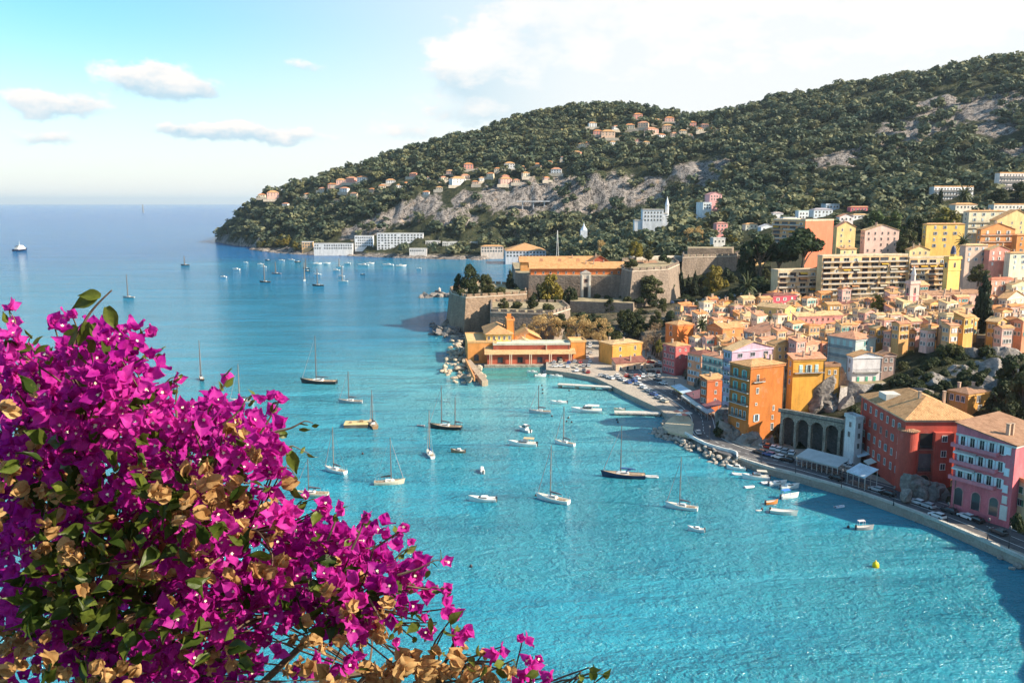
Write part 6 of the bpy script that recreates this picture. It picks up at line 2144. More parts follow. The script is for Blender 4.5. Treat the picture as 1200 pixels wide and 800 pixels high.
def sailboat(px, py, L, mast_px, head, hull, label, cover=(.05, .07, .16), deck=TEAK, masts=1, stay=True, group="sailing boats at anchor in the bay", small=False):
    p = on(px, py)
    root = thing("sailboat", label, "sailboat", p, R(head), group)
    B = max(1.6, L * .29); H = .55 + L * .055
    hm_, dm = hull_mb(L, B, H)
    link("hull", hm_.mesh("hull", pmat(hull), smooth=False), root)
    if small:
        pass
    link("deck", dm.mesh("deck", pmat(deck, .6)), root)
    mb = MB()
    ch = .32 + L * .022
    T = [(-L * .12, -B * .26), (L * .2, -B * .17), (L * .2, B * .17), (-L * .12, B * .26)]
    T2 = [(-L * .11, -B * .2), (L * .14, -B * .12), (L * .14, B * .12), (-L * .11, B * .2)]
    mb.prism(T, H * .9, H + ch, top=T2)
    c_ = link("cabin", mb.mesh("cabin", pmat(BW)), root)
    mb = MB()
    for s_ in (-1, 1):
        mb.box((L * .0, s_ * B * .236, H + ch * .55), (L * .16, .04, ch * .35), s_ * -.09 * -1)
    link("window", mb.mesh("window", glass()), c_)
    mb = MB(); mb.prism([(-L * .42, -B * .2), (-L * .16, -B * .24), (-L * .16, B * .24), (-L * .42, B * .2)], H * .86, H * 1.02)
    link("cockpit", mb.mesh("cockpit", pmat((.3, .22, .15), .7)), root)
    if L > 9:
        mb = MB(); mb.slab([(-L * .17, -B * .25, H + ch + .9), (-L * .05, -B * .22, H + ch + .05), (-L * .05, B * .22, H + ch + .05), (-L * .17, B * .25, H + ch + .9)], .06)
        link("sprayhood", mb.mesh("sprayhood", pmat(cover, .8)), root)
    s_ = mpp(p)
    mh = (py - mast_px) * s_ * 1.02
    mts = [(L * .08, mh)] if masts == 1 else [(L * .12, mh), (-L * .3, mh * .76)]
    mm = pmat((.13, .12, .12), .5) if hull != BW else pmat((.22, .2, .18), .5)
    mr = max(.08, .20 * s_ / .27)
    for mx, h_ in mts:
        mb = MB(); mb.tube([(mx, 0, H * .8), (mx - .1, 0, h_)], [mr, mr * .6], 6)
        if not small:
            mb.box((mx, 0, h_ * .55), (.08, B * .55, .08))
        m_ = link("mast", mb.mesh("mast", mm), root)
        if small: continue
        bl = L * (.36 if masts == 1 else .24)
        mb = MB(); mb.tube([(mx - .15, 0, H + ch + .75), (mx - bl, 0, H + ch + .62)], .08, 6)
        bo = link("boom", mb.mesh("boom", mm), root)
        mb = MB(); mb.tube([(mx - .2, 0, H + ch + 1.0), (mx - bl * .5, 0, H + ch + .92), (mx - bl * .97, 0, H + ch + .75)], [.26, .2, .1], 7)
        link("sail_cover", mb.mesh("sail_cover", pmat(cover, .85)), bo)
    mx, h_ = mts[0]
    if not small:
        mb = MB()
        for s2 in (-1, 1):
            mb.tube([(mx - .1, 0, h_ * .97), (mx - .25, s2 * B * .46, H)], .022, 3)
        mb.tube([(mx - .1, 0, h_ * .98), (-L * .49, 0, H)], .022, 3)
        link("rigging", mb.mesh("rigging", pmat((.25, .25, .26))), root)
        if stay:
            mb = MB(); mb.tube([(L * .48, 0, H * 1.6), (mx - .05, 0, h_ * .96)], [.11, .05], 6)
            link("forestay", mb.mesh("forestay", pmat((.3, .3, .33), .7)), root)
        mb = MB()
        for k in range(9):
            t = -.46 + .9 * k / 8
            for s2 in (-1, 1):
                bb_ = B / 2 * (.85 if t < -.1 else max(.05, 1 - ((t + .1) / .6) ** 2.1)) - .05
                mb.box((t * L, s2 * bb_, H * 1.05 + .35), (.04, .04, .7))
        link("guard_rail", mb.mesh("guard_rail", pmat((.6, .6, .6))), root)
    return root


def hd(left=True, tilt=12):
    return 180 - tilt if left else tilt


SB = [(236, 445, 6.0, 399, 120, BLACK, "small dark sailboat with two stay lines, nearest the top edge of the flowers", .0, 1),
      (283, 472, 9, 427, 170, BW, "sailboat mostly hidden behind the flowers, only its mast showing", 0, 1),
      (374, 449, 14.5, 394, 172, BLACK, "large black hulled sailboat with pale deck and slanting forestay in the left of the bay", 0, 1),
      (411, 472, 8.6, 435, 176, (.3, .33, .36), "grey hulled sailboat alone between the large black one and the raft", 0, 1),
      (437, 499, 8.5, 457, 110, (.34, .2, .1), "wooden sailboat moored alongside the flat work raft", 0, 1),
      (393, 553, 7.2, 500, 150, BW, "white sailboat seen half end on, in front of the raft", 0, 1),
      (365, 581, 8.4, 536, 178, BEIGE, "beige sailboat nearest the flowers with a bare thin mast", 0, 1),
      (456, 567, 7.6, 512, 8, BEIGE, "tan sailboat with dark canvas heap and stay slanting to its bow", 0, 1),
      (504, 534, 6.2, 481, 110, BW, "white sailboat seen end on, with blue cover, left of the small brown boat", 0, 1),
      (522, 502, 10.8, 452, 168, BLACK, "dark two masted ketch with wooden deck", 0, 2),
      (648, 587, 8.6, 521, 150, BW, "white sailboat with steep grey forestay in the middle of the near bay", 0, 1),
      (731, 559, 11.2, 498, 172, NAVY, "navy blue sailboat trailing a dinghy, the biggest near the quay", 0, 1),
      (799, 596, 7.4, 535, 158, BW, "white sailboat with dark mast below the riprap bend", 0, 1),
      (662, 521, 6.4, 476, 150, BW, "small white sailboat with dark stern right of the cabin boats", 0, 1),
      (633, 484, 7.4, 451, 176, (.42, .45, .48), "pale grey sailboat in the inner harbour left of the motor yacht", 0, 1),
      (330, 600, 9, 540, 170, BW, "sailboat half hidden by the pink flowers with mast and slanting stay", 0, 1)]
for i, (px, py, L, mp_, hd_, hc, lab, _, ms) in enumerate(SB):
    sailboat(px, py, L * 1.12, mp_, hd_, hc, lab, masts=ms, deck=BEIGE if hc == BW else TEAK, cover=BLACK if i == 7 else (.04, .1, .28) if i in (8, 11) else (.10, .10, .13))


def motorboat(px, py, L, head, label, hull=BW, cabin=1.0, canopy=None, deck=None, name="motorboat", group="motor boats in the bay", stripe=None, out=True):
    p = on(px, py)
    root = thing(name, label, "boat", p, R(head), group)
    B = L * .34; H = .5 + L * .07
    hm_, dm = hull_mb(L, B, H, .3, .6, .92)
    link("hull", hm_.mesh("hull", pmat(hull)), root)
    link("deck", dm.mesh("deck", pmat(deck or (.62, .58, .52), .6)), root)
    if cabin:
        mb = MB(); h_ = (.5 + L * .06) * cabin
        mb.prism([(-L * .2, -B * .36), (L * .2, -B * .3), (L * .2, B * .3), (-L * .2, B * .36)], H * .85, H + h_, top=[(-L * .16, -B * .3), (L * .06, -B * .26), (L * .06, B * .26), (-L * .16, B * .3)])
        c_ = link("cabin", mb.mesh("cabin", pmat(BW)), root)
        mb = MB(); mb.prism([(-L * .15, -B * .365), (L * .16, -B * .315), (L * .16, B * .315), (-L * .15, B * .365)], H + h_ * .35, H + h_ * .72, top=[(-L * .14, -B * .335), (L * .12, -B * .29), (L * .12, B * .29), (-L * .14, B * .335)])
        link("windscreen", mb.mesh("windscreen", glass()), c_)
    if canopy:
        mb = MB(); mb.slab([(-L * .4, -B * .36, H + 1.5), (-L * .02, -B * .36, H + 1.6), (-L * .02, B * .36, H + 1.6), (-L * .4, B * .36, H + 1.5)], .1)
        for sx in (-.38, -.04):
            for sy in (-1, 1): mb.box((L * sx, sy * B * .33, H + .75), (.06, .06, 1.5))
        link("canopy", mb.mesh("canopy", pmat(canopy, .8)), root)
    if out:
        mb = MB(); mb.prism([(-L * .54, -.2), (-L * .47, -.2), (-L * .47, .2), (-L * .54, .2)], -.2, H + .45)
        link("outboard_motor", mb.mesh("outboard_motor", pmat((.05, .05, .06), .4)), root)
    if stripe:
        mb = MB()
        for s_ in (-1, 1): mb.box((-L * .08, s_ * B * .485, H * .55), (L * .6, .06, .16))
        link("stripe", mb.mesh("stripe", pmat(stripe)), root)
    return root


def dinghy(px, py, L, head, label, c=(.6, .6, .6), inner=(.2, .2, .22), group="dinghies and small open boats", open_=True):
    p = on(px, py)
    root = thing("dinghy", label, "dinghy", p, R(head), group)
    B = L * .42; r_ = L * .065
    mb = MB()
    pth = [(-L / 2, B / 2 - r_, r_ * .8), (L * .12, B / 2 - r_, r_ * .8), (L * .36, B * .3, r_), (L / 2 - r_, 0, r_ * 1.5), (L * .36, -B * .3, r_), (L * .12, -B / 2 + r_, r_ * .8), (-L / 2, -B / 2 + r_, r_ * .8)]
    mb.tube(smooth_path(pth, 4), r_, 8)
    link("hull", mb.mesh("hull", pmat(c, .5), smooth=True), root)
    mb = MB(); mb.box((-L * .04, 0, r_ * .5), (L * .8, B * .62, r_ * .8)); mb.box((-L * .47, 0, r_), (.06, B * .6, r_ * 2.2))
    link("floor", mb.mesh("floor", pmat(inner, .8)), root)
    mb = MB(); mb.box((-L * .1, 0, r_ * 1.3), (.3, B * .7, .08)); link("thwart", mb.mesh("thwart", pmat(TEAK, .7)), root)
    return root


MBT = [(537, 530, 4.2, 172, "small brown wooden motorboat right of the end-on white sailboat", (.30, .19, .11), .7, None), (565, 553, 3.6, 100, "tubby white cabin boat seen from behind in the middle of the bay", BW, 1.3, None),
       (566, 587, 6.6, 176, "low white open motorboat with outboard below the tubby cabin boat", BW, .5, None), (816, 622, 3.7, 160, "small white motorboat with dark stern nearest the yellow buoy", BW, .5, None),
       (613, 522, 8.4, 172, "white motor boat with tan canopy over the stern, below the cabin cruiser", BW, .8, (.5, .36, .2)), (615, 505, 5.4, 130, "white cabin cruiser with dark upper windows behind the tan canopy boat", BW, 1.9, (.08, .09, .12)),
       (655, 473, 6.0, 178, "slim white motorboat left of the large motor yacht", BW, .4, None)]
for px, py, L, h_, lab, hc, cb, cn in MBT:
    motorboat(px, py, L * 1.1, h_, lab, hc, cb, cn)
motorboat(688, 483, 11.6, 174, "large white motor yacht with tinted cabin in the inner harbour", BW, 1.25, (.66, .6, .52), name="motor_yacht", stripe=(.1, .12, .2), out=False)
dinghy(763, 559, 4.2, 176, "grey dinghy towed behind the navy blue sailboat", GREYB)
dinghy(493, 499, 3.0, 170, "tiny dark dinghy beside the ketch's stern", (.2, .2, .22))
# work raft
p = on(418, 499)
root = thing("work_raft", "flat square work raft with sandy deck and dark sides", "raft", p, R(4))
w_ = 27 * mpp(p)
mb = MB(); mb.box((0, 0, .5), (w_, w_ * .7, 1.3)); link("pontoon", mb.mesh("pontoon", paint((.10, .08, .06))), root)
mb = MB(); mb.box((0, 0, 1.24), (w_ + .3, w_ * .72, .16)); link("deck", mb.mesh("deck", paint((.62, .46, .22))), root)
mb = MB(); mb.box((w_ * .2, .8, 1.7), (1.4, 1.0, .7)); mb.box((-w_ * .25, -.6, 1.6), (.9, .9, .5)); link("crates", mb.mesh("crates", paint((.3, .22, .14))), root)
# boats along the quay
QB = [('m', 863, 550, 5.6, 160, "small white cabin boat nearest the riprap's end", BW, .8, None), ('d', 866, 556.5, 4.6, 168, "pale grey inflatable below the small white cabin boat", (.62, .62, .62)),
      ('m', 886, 561, 7.6, 172, "white motorboat with beige canvas at the stern, largest of the moored row", BW, 1.0, (.5, .45, .38)), ('d', 878, 571, 3.2, 14, "single white dinghy lying outside the moored row", (.76, .75, .72)),
      ('d', 898, 566, 3.6, 10, "white tender close beside the largest moored motorboat", (.7, .7, .7)), ('m', 911, 568, 5.6, 14, "white open motorboat angled towards the quay wall", BW, .4, None), ('m', 925, 572, 5.8, 14, "white speedboat with wide stern angled to the quay", BW, .6, None),
      ('m', 925, 583, 5.6, 18, "white boat with bright blue canvas cover", BW, .0, (.05, .2, .62)), ('m', 904, 590, 3.6, 14, "little orange boat outside the blue covered one", (.66, .22, .05), 0, None), ('m', 918, 602, 6.6, -22, "long grey white launch lying outermost in the sunlit water", (.66, .64, .58), 0, None),
      ('d', 984, 594, 3.0, 20, "light blue and white dinghy alone by the quay wall", (.6, .66, .74)), ('m', 1013, 620, 4.4, 4, "grey rowing boat with pale cover floating off the quay", (.32, .3, .3), 0, (.6, .55, .56)), ('d', 889, 598, 1.6, 0, "round white mooring float boat beside the orange boat", (.75, .74, .7)),
      ('m', 726, 481, 4.2, 178, "small beige boat tied at the outer end of the floating jetty", BEIGE, .5, None)]
for b in QB:
    if b[0] == 'm':
        motorboat(b[1], b[2], b[3], b[4], b[5], b[6], b[7], b[8], group="boats moored along the quay")
    else:
        dinghy(b[1], b[2], b[3], b[4], b[5], b[6], group="boats moored along the quay")
HB = [(633, 441, 5.5, 10, "white boat lying against the stones right of the harbour hall's steps"), (624, 437, 5, 176, "white open boat left of the round white boat by the harbour steps"), (652, 442, 6, 178, "round white motorboat in front of the stone slip"), (641, 436, 4, 12, "tiny boat tucked in behind the round white motorboat"),
      (700, 445, 5, 30, "little boat under the jetty's root"), (688, 441, 4.6, 20, "grey boat by the marina wall")]
for px, py, L, h_, lab in HB:
    motorboat(px, py, L, h_, lab, BW, .5, None, group="boats in the inner harbour")
# far boats
p = on(24, 294)
root = thing("patrol_ship", "dark hulled ship with white superstructure and mast far out on the left", "ship", p, R(70))
L = 24
hm_, dm = hull_mb(L, 12, 3.2, .5, .5, .9)
link("hull", hm_.mesh("hull", pmat(NAVY)), root); link("deck", dm.mesh("deck", pmat(BEIGE)), root)
for nm, z0_, z1_, a, c in (("superstructure", 2.4, 6.4, 8, 8), ("bridge", 6.4, 9.4, 5, 6.4)):
    mb = MB(); mb.prism([(-a, -c / 2), (a * .8, -c / 2), (a * .8, c / 2), (-a, c / 2)], z0_, z1_); link(nm, mb.mesh(nm, pmat(BW)), root)
mb = MB(); mb.box((-8.05, 0, 7.9), (.1, 5, 1.2)); mb.box((-5.06, 0, 8.2), (.1, 5.2, 1.2)); link("window", mb.mesh("window", glass()), root)
mb = MB(); mb.tube([(-1, 0, 9), (-1, 0, 17)], [.4, .15], 6); mb.box((-1, 0, 13), (.2, 4, .3)); link("mast", mb.mesh("mast", pmat(BW)), root)
FS = [(151, 349, 10, 322, 176, (.3, .33, .36), "lone grey sailboat right of the topmost flower sprig"), (217, 311, 11, 300, 178, BLACK, "farthest dark sailboat on open water left of the cape"), (311, 331, 11, 309, 178, BLACK, "dark sailboat nearest of those off the cape's end"), (324, 321, 11, 307, 174, (.2, .2, .24), "sailboat with leaning stay just behind the nearest dark one"),
      (357, 329, 9, 308, 100, BW, "end-on sailboat with bright sail bag in the far anchorage"), (373, 335, 11, 315, 178, BLACK, "black sailboat lowest in the far anchorage"), (402, 330, 10, 312, 176, BW, "white sailboat rightmost in the far anchorage"), (359, 315, 9, 303, 170, BLACK, "dark sailboat high in the far anchorage"), (398, 313, 9, 303, 170, BW, "white sailboat close under the far shore"), (168, 249, 24, 240, 170, BW, "tiny white sail on the horizon")]
for px, py, L, mp_, h_, hc, lab in FS:
    sailboat(px, py, L, mp_, h_, hc, lab, group="sailing boats in the far anchorage", small=True)
FM = [(277, 316, 9, "white motor cruiser alone left of the far anchorage"), (262, 325, 7, "low grey launch below the lone white cruiser"), (305, 310, 8, "white boat just off the cape's rocks"), (309, 313, 7, "second white boat off the cape's rocks"), (314, 305.5, 8, "dark boat nearest the cape's rocks"), (330, 305.5, 8, "boat off the golden trees of the cape's tip"), (342, 305, 8, "boat beside the cape's small orange house"), (349, 307.5, 9, "dark white boat in front of the arcaded shore building"), (372, 309.5, 11, "white motor yacht in the far anchorage"), (383, 309, 9, "small boat right of the far white yacht"), (372, 322, 8, "white boat in the middle of the far anchorage"), (394, 317, 8, "white launch in the right of the far anchorage"), (400, 324, 7, "white boat right under the rightmost sailboat"), (407, 309, 9, "grey boat near the shore hotels"), (426, 311, 14, "white yacht off the smaller white block"), (434, 309, 10, "white yacht moored beside another off the hotels"), (455, 311, 14, "long white yacht off the long hotel"), (470, 312, 13, "white yacht right of the long one"), (425, 322, 5, "dark buoy boat alone in the pale water"), (288, 308, 6, "tiny boat left of the cape's end"), (360, 318, 7, "small dark boat among the far sailboats"), (491, 315, 6, "tiny white boat off the beach pavilion")]
for px, py, L, lab in FM:
    motorboat(px, py, L, RNG.choice([176, 170, 4]), lab, BW if 'dark' not in lab else BLACK, .9, None, group="motor boats in the far anchorage", out=False)
# buoys
def buoy(px, py, r_, c, label, group=None):
    p = on(px, py)
    root = thing("buoy", label, "buoy", p, 0, group)
    mb = MB(); mb.lathe([(.02, -r_ * .6), (r_ * .8, -r_ * .4), (r_, 0), (r_, r_ * .9), (r_ * .75, r_ * 1.5), (r_ * .2, r_ * 1.75), (r_ * .2, r_ * 2.1), (.01, r_ * 2.12)], (0, 0, 0), 14)
    link("float", mb.mesh("float", paint(c, .4, .05), smooth=True), root)
    mb = MB(); mb.lathe([(r_ * 1.02, r_ * .2), (r_ * 1.02, r_ * .4)], (0, 0, 0), 14); link("band", mb.mesh("band", paint(tuple(x * .6 for x in c))), root)


buoy(1026, 664, .72, (.80, .58, .01), "bright yellow mooring buoy in the near water off the quay")
for i, (px, py) in enumerate([(425, 532), (552, 664), (628, 581), (636, 457), (636, 461), (666, 490), (664, 494), (670, 495), (559, 428), (667, 458), (723, 492), (724, 495), (647, 488), (635, 452), (994, 618), (893, 597)]):
    buoy(px, py, .34, (.05, .045, .05), "small dark mooring buoy floating in the bay", "dark mooring buoys")

# ------------------------------------------------------------------ cars
def make_car(c):
    root = thing("parked_car", "car", "car")
    mb = MB()
    L, W = 4.2, 1.75
    prof = [(-2.1, .35), (-2.1, .85), (-1.95, .95), (-.9, 1.0), (.75, .98), (1.75, .85), (2.08, .7), (2.1, .35)]
    n = len(prof)
    vs = [(x, -W / 2 * (.96 if z > .9 else 1), z) for x, z in prof] + [(x, W / 2 * (.96 if z > .9 else 1), z) for x, z in prof]
    mb.add(vs, [tuple(range(n)), tuple(range(2 * n - 1, n - 1, -1))] + [((i + 1) % n, i, n + i, n + (i + 1) % n) for i in range(n)])
    link("body", mb.mesh("body", pmat(c, .25)), root)
    mb = MB(); mb.prism([(-1.95, -.8), (.85, -.8), (.85, .8), (-1.95, .8)], .95, 1.38, top=[(-1.6, -.64), (.1, -.64), (.1, .64), (-1.6, .64)])
    link("window", mb.mesh("window", glass()), root)
    mb = MB(); mb.box((-.75, 0, 1.41), (1.75, 1.3, .07)); link("roof", mb.mesh("roof", pmat(c, .25)), root)
    for sx in (-1.3, 1.3):
        for sy in (-.8, .8):
            mb = MB()
            mb.tube([(sx, sy - .1, .32), (sx, sy + .1, .32)], .32, 12); link("wheel", mb.mesh("wheel", paint((.02, .02, .02))), root)
    for sy in (-.6, .6):
        mb = MB(); mb.box((2.06, sy, .68), (.12, .3, .14)); link("headlight", mb.mesh("headlight", paint((.7, .7, .68), .2)), root)
    kids(root)
    return root


CARC = {"white": (.75, .75, .76), "silver": (.45, .46, .48), "dark grey": (.05, .052, .06), "black": (.015, .015, .018), "blue": (.04, .1, .3), "red": (.4, .03, .025), "beige": (.5, .45, .36)}
PROTO = {}
CARUSE = {}


def put_car(x, y, z, yaw, cname, label, group):
    if cname not in PROTO:
        PROTO[cname] = make_car(CARC[cname]); o = PROTO[cname]
    else:
        o = copy_tree(PROTO[cname])
    o.location = (x, y, z); o.rotation_euler = (0, 0, yaw)
    o['label'] = label; o['group'] = group
    return o


def qcar(px, py, cname, label, dirpx=None, dz=0):
    p = on(px, py, QZ)
    k = min(range(len(ROAD) - 1), key=lambda i: (ROAD[i] - p).length)
    d = ROAD[k + 1] - ROAD[k]
    put_car(p.x, p.y, QZ + .02, math.atan2(d.y, d.x), cname, label, "cars parked along the quay")


for px, py, c, lab in [(1132, 607, "white", "white car parked in front of the pink apartment house's arches"), (1143, 611, "black", "black car nose to tail with the white one at the pink arches"), (1112, 600, "dark grey", "dark grey car at the left corner of the pink apartment house"), (1074, 590, "white", "white car parked under the grey rock by the red building"), (1086, 594, "silver", "silver car behind the white one under the rock"),
                       (1027, 575, "silver", "silver white car in front of the red waterfront building"), (1040, 580, "black", "black car right of the silver one by the red building"), (980, 562, "black", "black car in front of the glazed pavilion's end"), (901, 534, "blue", "blue car beside the orange tower's foot"), (912, 537, "white", "white car right of the blue one by the orange tower"), (922, 540, "black", "black car before the first arch of the viaduct"), (890, 531, "dark grey", "dark grey car left of the blue one by the orange tower"),
                       (818, 508, "silver", "silver car rounding the road bend at the terrace"), (1098, 606, "white", "white car driving along the quay before the pink house"), (1170, 625, "dark grey", "dark grey car at the far right of the quay road")]:
    qcar(px, py, c, lab)
names = list(CARC)
i = 0
for px, py in [(x + RNG.uniform(-2, 2), y + RNG.uniform(-1, 1)) for y in (403, 407, 411, 415, 420, 425, 430, 436, 441) for x in range(650, 772, 8)]:
    if 696 < px < 760 and py < 441: continue
    if px < 690 and py < 416: continue
    p = on(px, py, QZ)
    if sdist(np.array([p.x]), np.array([p.y]), QP)[0] < 2.5: continue
    c = names[RNG.choice(len(names), p=[.3, .25, .12, .1, .08, .07, .08])]
    put_car(p.x, p.y, QZ + .02, R(RNG.choice([80, 95, 5, 260])), c, "%s car parked on the harbour square by the yellow harbour house" % c, "cars parked on the harbour square")
for k, (px, py) in enumerate([(742, 447), (748, 451), (754, 455), (760, 459), (766, 463), (772, 467), (778, 471), (770, 446), (777, 450), (730, 446), (736, 449), (724, 444), (716, 444), (710, 442), (738, 442), (746, 444)]):
    p = on(px, py, QZ)
    c = names[RNG.choice(len(names), p=[.3, .25, .12, .1, .08, .07, .08])]
    put_car(p.x, p.y, QZ + .02, R(115 + RNG.uniform(-8, 8)), c, "%s car parked by the harbour road before the inner jetty" % c, "cars parked by the inner jetty")
for k, (px, py) in enumerate([(893, 522), (900, 524), (907, 526), (914, 528), (921, 530), (928, 532), (990, 545), (996, 547)]):
    p = on(px, py, QZ)
    c = names[RNG.choice(len(names), p=[.3, .25, .12, .1, .08, .07, .08])]
    put_car(p.x, p.y, QZ + .02, R(60 + RNG.uniform(-8, 8)), c, "%s car parked nose in at the foot of the stone arches" % c, "cars parked at the stone arches")
for k, px in enumerate(range(752, 900, 9)):
    p = at(px, 357 - (px - 752) * .0, 545)
    g_ = ground(p.x, p.y)
    c = names[RNG.choice(len(names), p=[.3, .25, .12, .1, .08, .07, .08])]
    put_car(p.x, p.y, g_ + .25, R(RNG.uniform(-8, 8) + 75), c, "%s car in the parking row below the citadel's cypresses" % c, "cars parked below the citadel")
# street lamps on the quay
def lamp(px, py, label):
    p = on(px, py, QZ)
    root = thing("street_lamp", label, "street lamp", p, 0, "street lamps along the quay")
    mb = MB(); mb.lathe([(.16, 0), (.13, .8), (.07, 1.0), (.055, 4.6)], (0, 0, 0), 8); link("post", mb.mesh("post", paint((.03, .035, .045), .5)), root)
    mb = MB(); mb.lathe([(.1, 4.6), (.28, 4.75), (.24, 5.2), (.05, 5.4)], (0, 0, 0), 8); link("lantern", mb.mesh("lantern", paint((.12, .12, .13), .4)), root)


for px, py, lab in [(1182, 642, "street lamp rightmost on the quay below the pink house's edge"), (1157, 632, "street lamp second from the right on the quay"), (1110, 612, "street lamp opposite the pink apartment house's left corner"), (1047, 592, "street lamp opposite the red building's rock"), (986, 571, "street lamp opposite the narrow white house"), (932, 556, "street lamp opposite the glazed pavilion"), (892, 542, "street lamp opposite the orange tower"), (831, 517, "street lamp at the road bend"), (812, 476, "street lamp before the plum terrace"), (790, 460, "street lamp before the blue awning")]:
    lamp(px, py, lab)
# parasols on the sun terrace
def parasol(px, py, c, label):
    p = on(px, py, QZ + .15)
    root = thing("parasol", label, "parasol", p, 0, "parasols on the sun terrace")
    mb = MB(); mb.tube([(0, 0, 0), (0, 0, 2.3)], .05, 6); link("pole", mb.mesh("pole", paint((.5, .45, .4))), root)
    mb = MB(); mb.lathe([(1.35, 1.95), (.9, 2.2), (.05, 2.5)], (0, 0, 0), 10); link("canopy", mb.mesh("canopy", paint(c, .8)), root)


for k, (px, py) in enumerate([(793, 488), (798, 487), (803, 487.5), (796, 492), (801, 492), (807, 490)]):
    parasol(px, py, [(.6, .2, .15), (.7, .66, .6)][k % 2], ["red parasol", "cream parasol"][k % 2] + " on the landward side of the sun terrace")
# ------------------------------------------------------------------ the near garden ledge and the bougainvillea
mb = MB()
mb.prism([(-5, -4), (4, -4), (4, 1.6), (1.5, 2.3), (-2.5, 2.45), (-5, 2.0)], 70, 78.25)
struct("ground", mb.mesh("ground", TMAT))


def bract(rg, l, w, cup, curl, wav, tipp=.55):
    """a papery pointed leaf: rows along its length, returns points (5 rows x 5) along +x, up +z"""
    nr, nc = 7, 5
    P = np.zeros((nr, nc, 3))
    ph = rg.uniform(0, 6.28)
    for i in range(nr):
        t = i / (nr - 1)
        ww = w * (math.sin(math.pi * min(1, t * .86 + .10)) ** .8) * (1 if t < tipp else max(.02, (1 - t) / (1 - tipp)) ** .62)
        ang = curl * (t ** 1.4)
        x = l * (t - .12 * ang * t); z = l * t * math.sin(ang) * .5
        for j in range(nc):
            s = (j - 2) / 2.0
            P[i, j] = (x, s * ww, z + cup * w * (abs(s) ** 1.5) * (1 - .3 * t) + wav * w * math.sin(ph + 7 * t + 3 * s) * abs(s))
    return P


IDX = np.arange(35).reshape(7, 5)
QF = np.stack([IDX[:-1, :-1], IDX[1:, :-1], IDX[1:, 1:], IDX[:-1, 1:]], -1).reshape(-1, 4)


def rot_to(axis, spin):
    a = Vector(axis).normalized()
    q_ = Vector((0, 0, 1)).rotation_difference(a)
    return np.array((q_.to_matrix() @ Matrix.Rotation(spin, 3, 'Z')))


class Cloud:
    def __init__(s):
        s.V, s.F, s.T, s.n = [], [], [], 0

    def add(s, P, F, tone):
        s.V.append(P.reshape(-1, 3)); s.F.append(F + s.n); s.T.append(np.full(P.size // 3, tone) if np.isscalar(tone) else tone)
        s.n += P.size // 3

    def mesh(s, name, m):
        return np_mesh(name, np.concatenate(s.V), np.concatenate(s.F), m, np.concatenate(s.T), smooth=True)


def flower_variants(rg, n, l0, w0, opening, curl):
    out = []
    for _ in range(n):
        vs = []
        for k in range(3):
            P = bract(rg, l0 * rg.uniform(.85, 1.15), w0 * rg.uniform(.85, 1.15), rg.uniform(.15, .5), rg.uniform(*curl), rg.uniform(.15, .42))
            el = opening * rg.uniform(.7, 1.25)
            az_ = k * 2.094 + rg.uniform(-.3, .3)
            # lift from the horizontal, then turn about the flower's axis
            ce, se = math.cos(el), math.sin(el)
            M = np.array([[ce, 0, -se], [0, 1, 0], [se, 0, ce]])
            ca, sa = math.cos(az_), math.sin(az_)
            M2 = np.array([[ca, -sa, 0], [sa, ca, 0], [0, 0, 1]])
            vs.append(P.reshape(-1, 3) @ M.T @ M2.T)
        out.append(vs)
    return out


rgf = np.random.default_rng(42)
FLV = flower_variants(rgf, 14, .0265, .0106, .95, (-.5, .3))
DRV = flower_variants(rgf, 8, .030, .0125, 1.25, (.2, 1.0))


def petal_mat(lo, hi, name, trans, rough=.55):
    m, t, b = new_mat(name)
    tn = t.n('ShaderNodeAttribute', attribute_name='tone').outputs['Fac']
    pos = t.n('ShaderNodeNewGeometry').outputs['Position']
    vn = t.noise(pos, 160, 3, .6)
    col = t.mix(tn, lo, hi)
    col = t.mix(t.map(vn, .35, .7, 0, .35), col, tuple(x * .6 for x in lo))
    t.put(b.inputs['Base Color'], col)
    b.inputs['Roughness'].default_value = rough
    b.inputs['Specular IOR Level'].default_value = .25
    tr = t.n('ShaderNodeBsdfTranslucent')
    t.put(tr.inputs[0], t.mix(1.0, col, (1.0, .8, .9), 'MULTIPLY'))
    mx = t.n('ShaderNodeMixShader'); mx.inputs[0].default_value = trans
    t.t.links.new(b.outputs[0], mx.inputs[1]); t.t.links.new(tr.outputs[0], mx.inputs[2])
    t.t.links.new(mx.outputs[0], t.t.nodes['Material Output'].inputs[0])
    t.put(b.inputs['Normal'], t.bump(vn, .25, .002))
    return m


PETAL = petal_mat((.44, .007, .31), (.88, .07, .53), "magenta bracts", .56)
DRY = petal_mat((.40, .21, .07), (.74, .50, .22), "dry tan bracts", .45, .7)
LEAFG = petal_mat((.035, .065, .012), (.17, .20, .03), "bougainvillea leaves", .4, .4)
STEM = paint((.13, .085, .055), .85, .3, 30)


def put_flower(cl, var, p, axis, size, tone, rg):
    if var is FLV and rg.uniform() < .5: put_star(p, axis, rg)
    M = rot_to(axis, rg.uniform(0, 6.28)) * size
    for P in var[rg.integers(len(var))]:
        cl.add(P @ M.T + np.array(p), QF, float(np.clip(tone + rg.uniform(-.22, .22), 0, 1)))


STAR = Cloud()


